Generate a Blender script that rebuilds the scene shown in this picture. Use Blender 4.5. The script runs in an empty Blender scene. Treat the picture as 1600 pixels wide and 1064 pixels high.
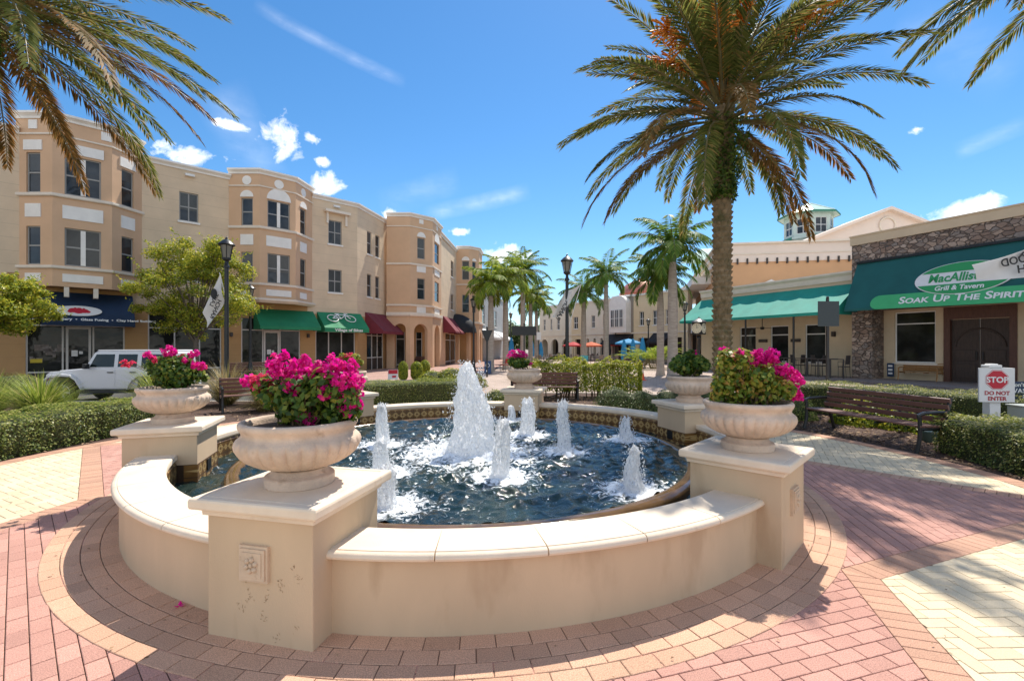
import bpy, math, random
import numpy as np
from mathutils import Vector, Matrix, noise as mnoise

random.seed(7)
RNG = np.random.default_rng(7)
scene = bpy.context.scene
COL = scene.collection
PI = math.pi
F, HC, Y0 = 730.19, 1.7455, 541.75      # focal length in photo pixels, camera height, horizon row
CX, CY = -0.5684, 6.6555                # fountain centre


def G(px, py, z=0.0):
    """ground point seen at a photo pixel"""
    y = F * (HC - z) / (py - Y0)
    return Vector(((px - 800) * y / F, y, z))


def D(px, py, y):
    """point at depth y seen at a photo pixel"""
    return Vector(((px - 800) * y / F, y, HC + (Y0 - py) * y / F))


def V(*a):
    return Vector(a)


# ------------------------------------------------------------------ objects
def settag(o, label=None, cat=None, group=None, kind=None):
    if label: o['label'] = label
    if cat: o['category'] = cat
    if group: o['group'] = group
    if kind: o['kind'] = kind
    return o


def thing(name, label, cat, loc=(0, 0, 0), rz=0.0, group=None):
    o = bpy.data.objects.new(name, None)
    o.empty_display_size = 0.2
    COL.objects.link(o)
    o.location = loc
    o.rotation_euler = (0, 0, rz)
    return settag(o, label, cat, group)


def root_origin(o):
    while o.parent is not None:
        o = o.parent
    return Vector(o.location)


def link(name, me, mats, parent=None):
    o = bpy.data.objects.new(name, me)
    COL.objects.link(o)
    if mats is not None:
        for m in (mats if isinstance(mats, (list, tuple)) else [mats]):
            me.materials.append(m)
    if parent is not None:
        o.parent = parent
    return o


def dup(root, loc=None, rz=None, scale=None, label=None, group=None):
    def rec(o, parent):
        c = o.copy()
        COL.objects.link(c)
        if parent is not None:
            c.parent = parent
        for ch in list(o.children):
            rec(ch, c)
        return c
    r = rec(root, None)
    if loc is not None: r.location = loc
    if rz is not None: r.rotation_euler = (0, 0, rz)
    if scale is not None: r.scale = (scale, scale, scale) if not hasattr(scale, '__len__') else scale
    if label: r['label'] = label
    if group: r['group'] = group
    return r


class MB:
    """collects shapes and links them as ONE mesh object"""
    def __init__(s):
        s.v = []; s.f = []; s.m = []; s.mi = 0

    def face(s, pts):
        b = len(s.v)
        s.v.extend([tuple(p) for p in pts])
        s.f.append(list(range(b, b + len(pts)))); s.m.append(s.mi)

    def grid(s, rows, close_u=False, close_v=False):
        """rows: list of equal length point lists; rows run v, points run u"""
        b = len(s.v); n = len(rows[0]); k = len(rows)
        for r in rows: s.v.extend([tuple(p) for p in r])
        for i in range(k if close_v else k - 1):
            for j in range(n if close_u else n - 1):
                i2 = (i + 1) % k; j2 = (j + 1) % n
                s.f.append([b + i * n + j, b + i * n + j2, b + i2 * n + j2, b + i2 * n + j]); s.m.append(s.mi)
        return b

    def hexa(s, p):
        """8 points: bottom 4 ccw, top 4 ccw"""
        b = len(s.v)
        s.v.extend([tuple(q) for q in p])
        for f in ((3, 2, 1, 0), (4, 5, 6, 7), (0, 1, 5, 4), (1, 2, 6, 5), (2, 3, 7, 6), (3, 0, 4, 7)):
            s.f.append([b + i for i in f]); s.m.append(s.mi)

    def box(s, c, size, rz=0.0, axes=None):
        hx, hy, hz = size[0] / 2, size[1] / 2, size[2] / 2
        c = Vector(c)
        if axes is None:
            ca, sa = math.cos(rz), math.sin(rz)
            ax = (Vector((ca, sa, 0)), Vector((-sa, ca, 0)), Vector((0, 0, 1)))
        else:
            ax = [Vector(a) for a in axes]
        P = []
        for z in (-hz, hz):
            for x, y in ((-hx, -hy), (hx, -hy), (hx, hy), (-hx, hy)):
                P.append(c + ax[0] * x + ax[1] * y + ax[2] * z)
        s.hexa(P)

    def bar(s, a, b, w, h=None, up=(0, 0, 1)):
        """square bar from a to b"""
        a, b = Vector(a), Vector(b); h = h or w
        d = (b - a); L = d.length; d = d / L
        up = Vector(up)
        if abs(d.dot(up)) > 0.98: up = Vector((1, 0, 0))
        x = d.cross(up).normalized(); y = x.cross(d)
        s.box((a + b) / 2, (w, L, h), axes=(x, d, y))

    def lathe(s, prof, n=24, c=(0, 0, 0), fl=None, a0=0.0, cap=True):
        rows = []
        for (r, z) in prof:
            row = []
            for j in range(n):
                a = a0 + 2 * PI * j / n
                rr = r * (fl(a, r, z) if fl else 1)
                row.append((c[0] + rr * math.cos(a), c[1] + rr * math.sin(a), c[2] + z))
            rows.append(row)
        b = s.grid(rows, close_u=True)
        if cap:
            if prof[0][0] > 1e-4: s.f.append([b + j for j in range(n)][::-1]); s.m.append(s.mi)
            if prof[-1][0] > 1e-4: s.f.append([b + (len(prof) - 1) * n + j for j in range(n)]); s.m.append(s.mi)

    def tube(s, pts, rad, n=8, cap=True):
        pts = [Vector(p) for p in pts]
        if not hasattr(rad, '__len__'): rad = [rad] * len(pts)
        rows = []
        ref = None
        for i, p in enumerate(pts):
            d = (pts[min(i + 1, len(pts) - 1)] - pts[max(i - 1, 0)])
            d = d.normalized() if d.length > 1e-9 else Vector((0, 0, 1))
            if ref is None:
                ref = Vector((1, 0, 0)) if abs(d.x) < 0.9 else Vector((0, 1, 0))
            x = (ref - d * ref.dot(d)).normalized(); y = d.cross(x); ref = x
            rows.append([p + (x * math.cos(2 * PI * j / n) + y * math.sin(2 * PI * j / n)) * rad[i] for j in range(n)])
        b = s.grid(rows, close_u=True)
        if cap:
            s.f.append([b + j for j in range(n)][::-1]); s.m.append(s.mi)
            s.f.append([b + (len(pts) - 1) * n + j for j in range(n)]); s.m.append(s.mi)

    def prism(s, poly, z0, z1):
        b = len(s.v); n = len(poly)
        s.v.extend([(p[0], p[1], z0) for p in poly]); s.v.extend([(p[0], p[1], z1) for p in poly])
        s.f.append([b + i for i in range(n)][::-1]); s.m.append(s.mi)
        s.f.append([b + n + i for i in range(n)]); s.m.append(s.mi)
        for i in range(n):
            j = (i + 1) % n
            s.f.append([b + i, b + j, b + n + j, b + n + i]); s.m.append(s.mi)

    def sweep(s, path, prof, closed=False, caps=True):
        """profile (out, z) swept along a plan path with mitred corners; out is to the right of the walking direction"""
        n = len(path); rows = []
        P = [Vector((p[0], p[1])) for p in path]
        for i in range(n):
            def nrm(a, b):
                d = (b - a).normalized(); return Vector((d.y, -d.x))
            if closed or 0 < i < n - 1:
                n1 = nrm(P[i - 1], P[i]); n2 = nrm(P[i], P[(i + 1) % n])
                m = (n1 + n2); m = m / max(0.3, (1 + n1.dot(n2)))
            elif i == 0: m = nrm(P[0], P[1])
            else: m = nrm(P[-2], P[-1])
            rows.append([(P[i].x + m.x * o, P[i].y + m.y * o, z) for o, z in prof])
        b = s.grid(rows, close_v=closed, close_u=True)
        k = len(prof)
        if caps and not closed:
            s.f.append([b + j for j in range(k)]); s.m.append(s.mi)
            s.f.append([b + (n - 1) * k + j for j in range(k)][::-1]); s.m.append(s.mi)

    def ball(s, c, r, n=8, k=6, sz=1.0):
        rows = []
        for i in range(k + 1):
            t = -PI / 2 + PI * i / k
            rows.append([(c[0] + r * math.cos(t) * math.cos(2 * PI * j / n), c[1] + r * math.cos(t) * math.sin(2 * PI * j / n), c[2] + r * sz * math.sin(t)) for j in range(n)])
        s.grid(rows, close_u=True)

    def build(s, name, mat, parent=None, smooth=None, world=True, bevel=0.0, fix=True):
        me = bpy.data.meshes.new(name)
        vs = s.v
        if parent is not None and world:
            o = root_origin(parent)
            vs = [(x - o.x, y - o.y, z - o.z) for x, y, z in vs]
        me.from_pydata(vs, [], s.f)
        if isinstance(mat, (list, tuple)) and len(mat) > 1:
            me.polygons.foreach_set('material_index', s.m)
        if fix:
            import bmesh
            bm = bmesh.new(); bm.from_mesh(me)
            bmesh.ops.remove_doubles(bm, verts=bm.verts, dist=1e-5)
            bmesh.ops.recalc_face_normals(bm, faces=bm.faces)
            bm.to_mesh(me); bm.free()
        if smooth is not None:
            me.polygons.foreach_set('use_smooth', [True] * len(me.polygons))
            me.set_sharp_from_angle(angle=math.radians(smooth))
        me.update()
        ob = link(name, me, mat, parent)
        if bevel > 0:
            md = ob.modifiers.new('edge_rounding', 'BEVEL')
            md.width = bevel; md.segments = 2; md.limit_method = 'ANGLE'; md.angle_limit = math.radians(40)
        return ob


def np_mesh(name, verts, faces, mat, parent=None, world=True, smooth=False, matidx=None):
    """fast mesh from numpy: verts Nx3, faces MxK (all the same K)"""
    verts = np.asarray(verts, dtype=np.float32); faces = np.asarray(faces, dtype=np.int32)
    if parent is not None and world:
        verts = verts - np.array(root_origin(parent), dtype=np.float32)
    me = bpy.data.meshes.new(name)
    M, K = faces.shape
    me.vertices.add(len(verts)); me.vertices.foreach_set('co', verts.ravel())
    me.loops.add(M * K); me.loops.foreach_set('vertex_index', faces.ravel())
    me.polygons.add(M)
    me.polygons.foreach_set('loop_start', np.arange(0, M * K, K, dtype=np.int32))
    if matidx is not None: me.polygons.foreach_set('material_index', np.asarray(matidx, dtype=np.int32))
    if smooth: me.polygons.foreach_set('use_smooth', np.ones(M, dtype=bool))
    me.update(calc_edges=True); me.validate()
    return link(name, me, mat, parent)


def rand_unit(n, rng=RNG):
    v = rng.normal(size=(n, 3)); return v / np.linalg.norm(v, axis=1)[:, None]


def leaves_np(cen, nrm, size, aspect=0.5, jitter=0.6, fold=0.12, rng=RNG):
    """rhombic leaf for each centre, roughly facing nrm; returns verts, quads"""
    n = len(cen)
    nn = nrm + rand_unit(n, rng) * jitter
    nn /= np.linalg.norm(nn, axis=1)[:, None] + 1e-9
    t = np.cross(nn, rand_unit(n, rng)); t /= np.linalg.norm(t, axis=1)[:, None] + 1e-9
    b = np.cross(nn, t)
    L = (size * rng.uniform(0.65, 1.3, n))[:, None]
    W = L * aspect
    v = np.empty((n, 4, 3))
    v[:, 0] = cen - t * L * 0.5
    v[:, 1] = cen + b * W * 0.5 - t * L * 0.05 + nn * L * fold
    v[:, 2] = cen + t * L * 0.5
    v[:, 3] = cen - b * W * 0.5 - t * L * 0.05 + nn * L * fold
    return v.reshape(-1, 3), np.arange(n * 4).reshape(n, 4)


TEXT_CACHE = {}
def text(body, size, origin, right, up, mat, parent, name='lettering', align='CENTER', extrude=0.004, small_caps=False, mirror=False, stretch=1.0, bold=0.0, world=True):
    """lettering as a thin mesh: origin is the anchor on the baseline"""
    cu = bpy.data.curves.new('lettering_curve', 'FONT')
    cu.body = body; cu.size = size; cu.align_x = align; cu.extrude = extrude / 2; cu.offset = bold
    cu.resolution_u = 3
    if small_caps:
        cu.small_caps_scale = 0.75
        for ch in cu.body_format: ch.use_small_caps = True
    ob = bpy.data.objects.new('lettering_curve', cu)
    COL.objects.link(ob)
    dg = bpy.context.evaluated_depsgraph_get()
    me = bpy.data.meshes.new_from_object(ob.evaluated_get(dg))
    bpy.data.objects.remove(ob); bpy.data.curves.remove(cu)
    r = Vector(right).normalized(); u = Vector(up).normalized(); n = r.cross(u)
    o = Vector(origin)
    if parent is not None and world: o = o - root_origin(parent)
    for v in me.vertices:
        x = v.co.x * stretch
        if mirror: x = -x
        v.co = o + r * x + u * v.co.y + n * (v.co.z + extrude * 0.5)
    me.name = name
    me.materials.clear()
    return link(name, me, mat, parent)


# ------------------------------------------------------------------ materials
def nodes_of(m):
    m.use_nodes = True
    nt = m.node_tree
    return nt, nt.nodes, nt.links, nt.nodes['Principled BSDF']


def mat(name, col, rough=0.7, var=0.0, vscale=3.0, col2=None, bump=0.0, bscale=40.0, metal=0.0, spec=0.5, detail=4.0, stretch=None, island=0.0, trans=0.0, dirt=None):
    """plain surface: colour broken up by noise, optional bump, optional per-piece variation, optional translucency"""
    m = bpy.data.materials.new(name)
    nt, N, L, P = nodes_of(m)
    P.inputs['Roughness'].default_value = rough
    P.inputs['Metallic'].default_value = metal
    P.inputs['Specular IOR Level'].default_value = spec
    c = (*col, 1)
    P.inputs['Base Color'].default_value = c
    tc = N.new('ShaderNodeTexCoord')
    src = tc.outputs['Object']
    if stretch:
        mp = N.new('ShaderNodeMapping'); mp.inputs['Scale'].default_value = stretch
        L.new(src, mp.inputs['Vector']); src = mp.outputs['Vector']
    out = None
    if var > 0 or col2:
        nz = N.new('ShaderNodeTexNoise'); nz.inputs['Scale'].default_value = vscale; nz.inputs['Detail'].default_value = detail
        nz.inputs['Roughness'].default_value = 0.6
        L.new(src, nz.inputs['Vector'])
        rp = N.new('ShaderNodeValToRGB')
        rp.color_ramp.elements[0].position = 0.32; rp.color_ramp.elements[1].position = 0.68
        a = col2 if col2 else tuple(x * (1 - var) for x in col)
        b = col if col2 else tuple(min(1, x * (1 + var)) for x in col)
        rp.color_ramp.elements[0].color = (*a, 1); rp.color_ramp.elements[1].color = (*b, 1)
        L.new(nz.outputs['Fac'], rp.inputs['Fac']); out = rp.outputs['Color']
    if dirt:
        dcol, dscale, dpos = dirt
        nz = N.new('ShaderNodeTexNoise'); nz.inputs['Scale'].default_value = dscale; nz.inputs['Detail'].default_value = 6
        L.new(src, nz.inputs['Vector'])
        rp = N.new('ShaderNodeValToRGB')
        rp.color_ramp.elements[0].position = dpos; rp.color_ramp.elements[1].position = dpos + 0.12
        rp.color_ramp.elements[0].color = (0, 0, 0, 1); rp.color_ramp.elements[1].color = (0.6, 0.6, 0.6, 1)
        L.new(nz.outputs['Fac'], rp.inputs['Fac'])
        mx = N.new('ShaderNodeMix'); mx.data_type = 'RGBA'
        L.new(rp.outputs['Color'], mx.inputs['Factor'])
        if out: L.new(out, mx.inputs[6])
        else: mx.inputs[6].default_value = c
        mx.inputs[7].default_value = (*dcol, 1); out = mx.outputs[2]
    if island > 0:
        ge = N.new('ShaderNodeNewGeometry')
        mr = N.new('ShaderNodeMapRange'); mr.inputs[3].default_value = 1 - island; mr.inputs[4].default_value = 1 + island
        L.new(ge.outputs['Random Per Island'], mr.inputs[0])
        hs = N.new('ShaderNodeHueSaturation')
        L.new(mr.outputs[0], hs.inputs['Value'])
        if out: L.new(out, hs.inputs['Color'])
        else: hs.inputs['Color'].default_value = c
        out = hs.outputs['Color']
    if out: L.new(out, P.inputs['Base Color'])
    if bump > 0:
        bz = N.new('ShaderNodeTexNoise'); bz.inputs['Scale'].default_value = bscale; bz.inputs['Detail'].default_value = 5
        L.new(src, bz.inputs['Vector'])
        bp = N.new('ShaderNodeBump'); bp.inputs['Strength'].default_value = bump; bp.inputs['Distance'].default_value = 0.02
        L.new(bz.outputs['Fac'], bp.inputs['Height']); L.new(bp.outputs['Normal'], P.inputs['Normal'])
    if trans > 0:
        tr = N.new('ShaderNodeBsdfTranslucent')
        if out: L.new(out, tr.inputs['Color'])
        else: tr.inputs['Color'].default_value = c
        ms = N.new('ShaderNodeMixShader'); ms.inputs[0].default_value = trans
        o = N['Material Output']
        L.new(P.outputs[0], ms.inputs[1]); L.new(tr.outputs[0], ms.inputs[2]); L.new(ms.outputs[0], o.inputs['Surface'])
    return m


def leafmat(name, stops, rough=0.45, trans=0.35, spec=0.4):
    """leaf colours picked per leaf from a ramp"""
    m = bpy.data.materials.new(name)
    nt, N, L, P = nodes_of(m)
    P.inputs['Roughness'].default_value = rough; P.inputs['Specular IOR Level'].default_value = spec
    ge = N.new('ShaderNodeNewGeometry')
    rp = N.new('ShaderNodeValToRGB')
    el = rp.color_ramp.elements
    el[0].position = stops[0][0]; el[0].color = (*stops[0][1], 1)
    el[1].position = stops[-1][0]; el[1].color = (*stops[-1][1], 1)
    for p, c in stops[1:-1]:
        e = el.new(p); e.color = (*c, 1)
    L.new(ge.outputs['Random Per Island'], rp.inputs['Fac'])
    L.new(rp.outputs['Color'], P.inputs['Base Color'])
    tr = N.new('ShaderNodeBsdfTranslucent')
    hs = N.new('ShaderNodeHueSaturation'); hs.inputs['Value'].default_value = 1.3; hs.inputs['Hue'].default_value = 0.485
    L.new(rp.outputs['Color'], hs.inputs['Color']); L.new(hs.outputs['Color'], tr.inputs['Color'])
    ms = N.new('ShaderNodeMixShader'); ms.inputs[0].default_value = trans
    L.new(P.outputs[0], ms.inputs[1]); L.new(tr.outputs[0], ms.inputs[2])
    L.new(ms.outputs[0], N['Material Output'].inputs['Surface'])
    return m


def glassmat(name, col=(0.012, 0.016, 0.02), rough=0.03, ripple=0.02, spec=0.4):
    m = bpy.data.materials.new(name)
    nt, N, L, P = nodes_of(m)
    P.inputs['Base Color'].default_value = (*col, 1); P.inputs['Roughness'].default_value = rough
    P.inputs['Specular IOR Level'].default_value = spec
    tc = N.new('ShaderNodeTexCoord')
    nz = N.new('ShaderNodeTexNoise'); nz.inputs['Scale'].default_value = 1.3; nz.inputs['Detail'].default_value = 2
    L.new(tc.outputs['Object'], nz.inputs['Vector'])
    bp = N.new('ShaderNodeBump'); bp.inputs['Strength'].default_value = ripple; bp.inputs['Distance'].default_value = 0.3
    L.new(nz.outputs['Fac'], bp.inputs['Height']); L.new(bp.outputs['Normal'], P.inputs['Normal'])
    rp = N.new('ShaderNodeValToRGB')
    rp.color_ramp.elements[0].position = 0.4; rp.color_ramp.elements[1].position = 0.7
    rp.color_ramp.elements[0].color = (*col, 1); rp.color_ramp.elements[1].color = (*[c * 3.2 + 0.004 for c in col], 1)
    n2 = N.new('ShaderNodeTexNoise'); n2.inputs['Scale'].default_value = 0.9; n2.inputs['Detail'].default_value = 6
    L.new(tc.outputs['Object'], n2.inputs['Vector'])
    L.new(n2.outputs['Fac'], rp.inputs['Fac']); L.new(rp.outputs['Color'], P.inputs['Base Color'])
    return m


def scored(name, col, pitch, var=0.08, bump=0.15, depth=0.25, rough=0.85):
    """stucco with horizontal scored joints every `pitch` metres, and faint streaks"""
    m = mat(name, col, rough=rough, var=var, vscale=0.8, bump=bump, bscale=60)
    nt = m.node_tree; N = nt.nodes; L = nt.links; P = N['Principled BSDF']
    ge = N.new('ShaderNodeNewGeometry')
    sp = N.new('ShaderNodeSeparateXYZ'); L.new(ge.outputs['Position'], sp.inputs[0])
    dv = N.new('ShaderNodeMath'); dv.operation = 'DIVIDE'; dv.inputs[1].default_value = pitch
    L.new(sp.outputs['Z'], dv.inputs[0])
    fr = N.new('ShaderNodeMath'); fr.operation = 'FRACT'; L.new(dv.outputs[0], fr.inputs[0])
    lt = N.new('ShaderNodeMath'); lt.operation = 'LESS_THAN'; lt.inputs[1].default_value = 0.025 / pitch
    L.new(fr.outputs[0], lt.inputs[0])
    mu = N.new('ShaderNodeMath'); mu.operation = 'MULTIPLY'; mu.inputs[1].default_value = depth
    L.new(lt.outputs[0], mu.inputs[0])
    mx = N.new('ShaderNodeMix'); mx.data_type = 'RGBA'
    L.new(mu.outputs[0], mx.inputs['Factor'])
    src = P.inputs['Base Color'].links[0].from_socket
    L.new(src, mx.inputs[6]); mx.inputs[7].default_value = (*[c * 0.35 for c in col], 1)
    L.new(mx.outputs[2], P.inputs['Base Color'])
    return m


M = {}
M['stucco'] = mat('fountain_stucco', (0.57, 0.425, 0.28), 0.85, var=0.09, vscale=1.3, bump=0.1, bscale=120, stretch=(1, 1, 0.35), dirt=((0.42, 0.29, 0.18), 3.6, 0.575))
M['coping'] = mat('coping_stone', (0.72, 0.60, 0.465), 0.8, var=0.10, vscale=2.5, bump=0.12, bscale=120, dirt=((0.5, 0.36, 0.25), 7, 0.66))
M['urn'] = mat('urn_stone', (0.60, 0.46, 0.35), 0.85, var=0.14, vscale=7, bump=0.35, bscale=90, dirt=((0.30, 0.2, 0.13), 9, 0.63))
M['soil'] = mat('soil', (0.07, 0.045, 0.03), 0.95, var=0.5, vscale=30, bump=0.8, bscale=60)
M['mulch'] = mat('mulch', (0.12, 0.065, 0.045), 0.95, col2=(0.035, 0.022, 0.016), vscale=35, bump=1.0, bscale=45, detail=8)
M['black_metal'] = mat('black_painted_metal', (0.012, 0.013, 0.014), 0.4, bump=0.05)
M['bench_wood'] = mat('bench_slats', (0.17, 0.085, 0.066), 0.5, var=0.2, vscale=6, stretch=(2, 2, 25), bump=0.1)
M['white_paint'] = mat('white_paint', (0.74, 0.73, 0.71), 0.5, var=0.04, vscale=4)
M['trim'] = mat('cream_trim', (0.74, 0.65, 0.54), 0.75, var=0.06, vscale=2, bump=0.1)
M['trim_white'] = mat('white_trim', (0.80, 0.76, 0.70), 0.7, var=0.06, vscale=2, bump=0.08)
M['tan_wall'] = scored('tan_scored_stucco', (0.66, 0.51, 0.35), 0.62)
M['bay_wall'] = mat('terracotta_stucco', (0.62, 0.40, 0.245), 0.85, var=0.06, vscale=0.9, bump=0.12, bscale=60)
M['ochre_wall'] = scored('ochre_stucco', (0.46, 0.27, 0.115), 0.62, depth=0.12)
M['window_frame'] = mat('window_frame', (0.30, 0.29, 0.27), 0.5)
M['store_frame'] = mat('storefront_aluminium', (0.60, 0.57, 0.53), 0.45)
M['glass'] = glassmat('dark_glass')
M['store_glass'] = glassmat('storefront_glass', (0.014, 0.015, 0.014), ripple=0.05, spec=0.22)
M['green_cloth'] = mat('green_canvas', (0.012, 0.20, 0.085), 0.75, var=0.12, vscale=1.5, bump=0.1, bscale=25)
M['teal_cloth'] = mat('teal_canvas', (0.012, 0.27, 0.205), 0.75, var=0.12, vscale=1.2, bump=0.1, bscale=25)
M['dark_teal_cloth'] = mat('dark_teal_canvas', (0.008, 0.098, 0.095), 0.8, var=0.12, vscale=1.0, bump=0.1, bscale=25)
M['navy_cloth'] = mat('navy_canvas', (0.010, 0.030, 0.075), 0.8, var=0.12, vscale=1.2)
M['maroon_cloth'] = mat('maroon_canvas', (0.17, 0.022, 0.035), 0.8, var=0.1)
M['black_cloth'] = mat('black_canvas', (0.012, 0.012, 0.015), 0.7, var=0.1)
M['white_letter'] = mat('white_lettering', (0.78, 0.78, 0.76), 0.6)
M['black_letter'] = mat('black_lettering', (0.015, 0.015, 0.015), 0.6)
M['red_letter'] = mat('red_lettering', (0.42, 0.03, 0.04), 0.6)
M['sign_red'] = mat('sign_red', (0.52, 0.012, 0.03), 0.45)
M['sign_green'] = mat('sign_green', (0.03, 0.30, 0.09), 0.6)
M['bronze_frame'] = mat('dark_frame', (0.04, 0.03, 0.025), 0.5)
# ================================================================== PAVING
def inset_poly(poly, g):
    n = len(poly); out = []
    for i in range(n):
        a, b, c = poly[i - 1], poly[i], poly[(i + 1) % n]
        d1 = (b[0] - a[0], b[1] - a[1]); d2 = (c[0] - b[0], c[1] - b[1])
        l1 = math.hypot(*d1); l2 = math.hypot(*d2)
        if l1 < 1e-6 or l2 < 1e-6: return None
        n1 = (-d1[1] / l1, d1[0] / l1); n2 = (-d2[1] / l2, d2[0] / l2)
        den = 1 + n1[0] * n2[0] + n1[1] * n2[1]
        if den < 0.15: return None
        out.append((b[0] + (n1[0] + n2[0]) * g / den, b[1] + (n1[1] + n2[1]) * g / den))
    return out


def area(p):
    return 0.5 * sum(p[i - 1][0] * p[i][1] - p[i][0] * p[i - 1][1] for i in range(len(p)))


def clip(poly, hps):
    """keep the side where a*x+b*y<=c"""
    for a, b, c in hps:
        if not poly: return []
        out = []
        for i in range(len(poly)):
            p, q = poly[i - 1], poly[i]
            dp = a * p[0] + b * p[1] - c; dq = a * q[0] + b * q[1] - c
            if dp * dq < 0:
                t = dp / (dp - dq); out.append((p[0] + (q[0] - p[0]) * t, p[1] + (q[1] - p[1]) * t))
            if dq <= 0: out.append(q)
        poly = out
    # drop doubles
    res = []
    for p in poly:
        if not res or math.hypot(p[0] - res[-1][0], p[1] - res[-1][1]) > 2e-3: res.append(p)
    if len(res) > 1 and math.hypot(res[0][0] - res[-1][0], res[0][1] - res[-1][1]) < 2e-3: res.pop()
    return res if len(res) > 2 else []


PRNG = random.Random(3)
def paver(mb, poly, z=0.0, gap=0.0026, bev=0.0035):
    if not poly: return
    if area(poly) < 0: poly = poly[::-1]
    ar = area(poly)
    if ar < 0.0004: return
    mx_, my_ = sum(p[0] for p in poly) / len(poly), sum(p[1] for p in poly) / len(poly)
    def shrink(q, k): return [(mx_ + (x - mx_) * k, my_ + (y - my_) * k) for x, y in q]
    p0 = inset_poly(poly, gap)
    if not p0 or not 0.3 * ar < area(p0) < ar: p0 = shrink(poly, 0.95)
    p1 = inset_poly(p0, bev)
    if not p1 or not 0.3 * ar < area(p1) < ar: p1 = shrink(p0, 0.95)
    dz = PRNG.uniform(-0.0012, 0.0012)
    b = len(mb.v); n = len(p0)
    mb.v.extend([(x, y, z - 0.007) for x, y in p0]); mb.v.extend([(x, y, z - 0.0025 + dz) for x, y in p0]); mb.v.extend([(x, y, z + dz) for x, y in p1])
    for k in (0, 1):
        for i in range(n):
            j = (i + 1) % n
            mb.f.append([b + k * n + i, b + k * n + j, b + (k + 1) * n + j, b + (k + 1) * n + i]); mb.m.append(0)
    mb.f.append([b + 2 * n + i for i in range(n)]); mb.m.append(0)


def hp_line(px, py, ang, keep):
    """half plane through a point along direction ang; keep = a point inside"""
    nx, ny = -math.sin(ang), math.cos(ang)
    c = nx * px + ny * py
    if nx * keep[0] + ny * keep[1] > c: nx, ny, c = -nx, -ny, -c
    return (nx, ny, c)


PED0 = math.radians(256.72)
PA = [PED0 + k * PI / 3 for k in range(6)]
def polar(r, a): return (CX + r * math.cos(a), CY + r * math.sin(a))


def paver_mat(name, col, col2, island, speck=0.25):
    m = mat(name, col, rough=0.85, col2=col2, vscale=1.1, bump=0.35, bscale=220, island=island, dirt=((0.16, 0.11, 0.08), 3.0, 0.68))
    nt = m.node_tree; N = nt.nodes; L = nt.links; P = N['Principled BSDF']
    src = P.inputs['Base Color'].links[0].from_socket
    tc = N.new('ShaderNodeTexCoord')
    nz = N.new('ShaderNodeTexNoise'); nz.inputs['Scale'].default_value = 160; nz.inputs['Detail'].default_value = 3
    L.new(tc.outputs['Object'], nz.inputs['Vector'])
    mr = N.new('ShaderNodeMapRange'); mr.inputs[1].default_value = 0.3; mr.inputs[2].default_value = 0.7
    mr.inputs[3].default_value = 1 - speck; mr.inputs[4].default_value = 1 + speck
    L.new(nz.outputs['Fac'], mr.inputs[0])
    hs = N.new('ShaderNodeHueSaturation'); L.new(src, hs.inputs['Color']); L.new(mr.outputs[0], hs.inputs['Value'])
    L.new(hs.outputs['Color'], P.inputs['Base Color'])
    return m


M['pav_pink'] = paver_mat('pink_pavers', (0.53, 0.285, 0.225), (0.46, 0.24, 0.19), 0.14, 0.35)
M['pav_cream'] = paver_mat('cream_pavers', (0.72, 0.595, 0.41), (0.64, 0.52, 0.345), 0.11, 0.16)
M['pav_band'] = paver_mat('terracotta_pavers', (0.52, 0.30, 0.20), (0.46, 0.26, 0.18), 0.13, 0.35)
M['pav_ring'] = paver_mat('orange_pavers', (0.58, 0.355, 0.24), (0.52, 0.31, 0.205), 0.12, 0.35)
M['joint'] = mat('joint_sand', (0.16, 0.105, 0.07), 0.95, var=0.4, vscale=12, bump=0.4)
M['joint_cream'] = mat('pale_joint_sand', (0.40, 0.31, 0.19), 0.95, var=0.3, vscale=12)

RB, RA, SPREAD = 4.335, 4.585, math.radians(64.8)
ROUT, REDGE = 6.95, 7.2

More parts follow.
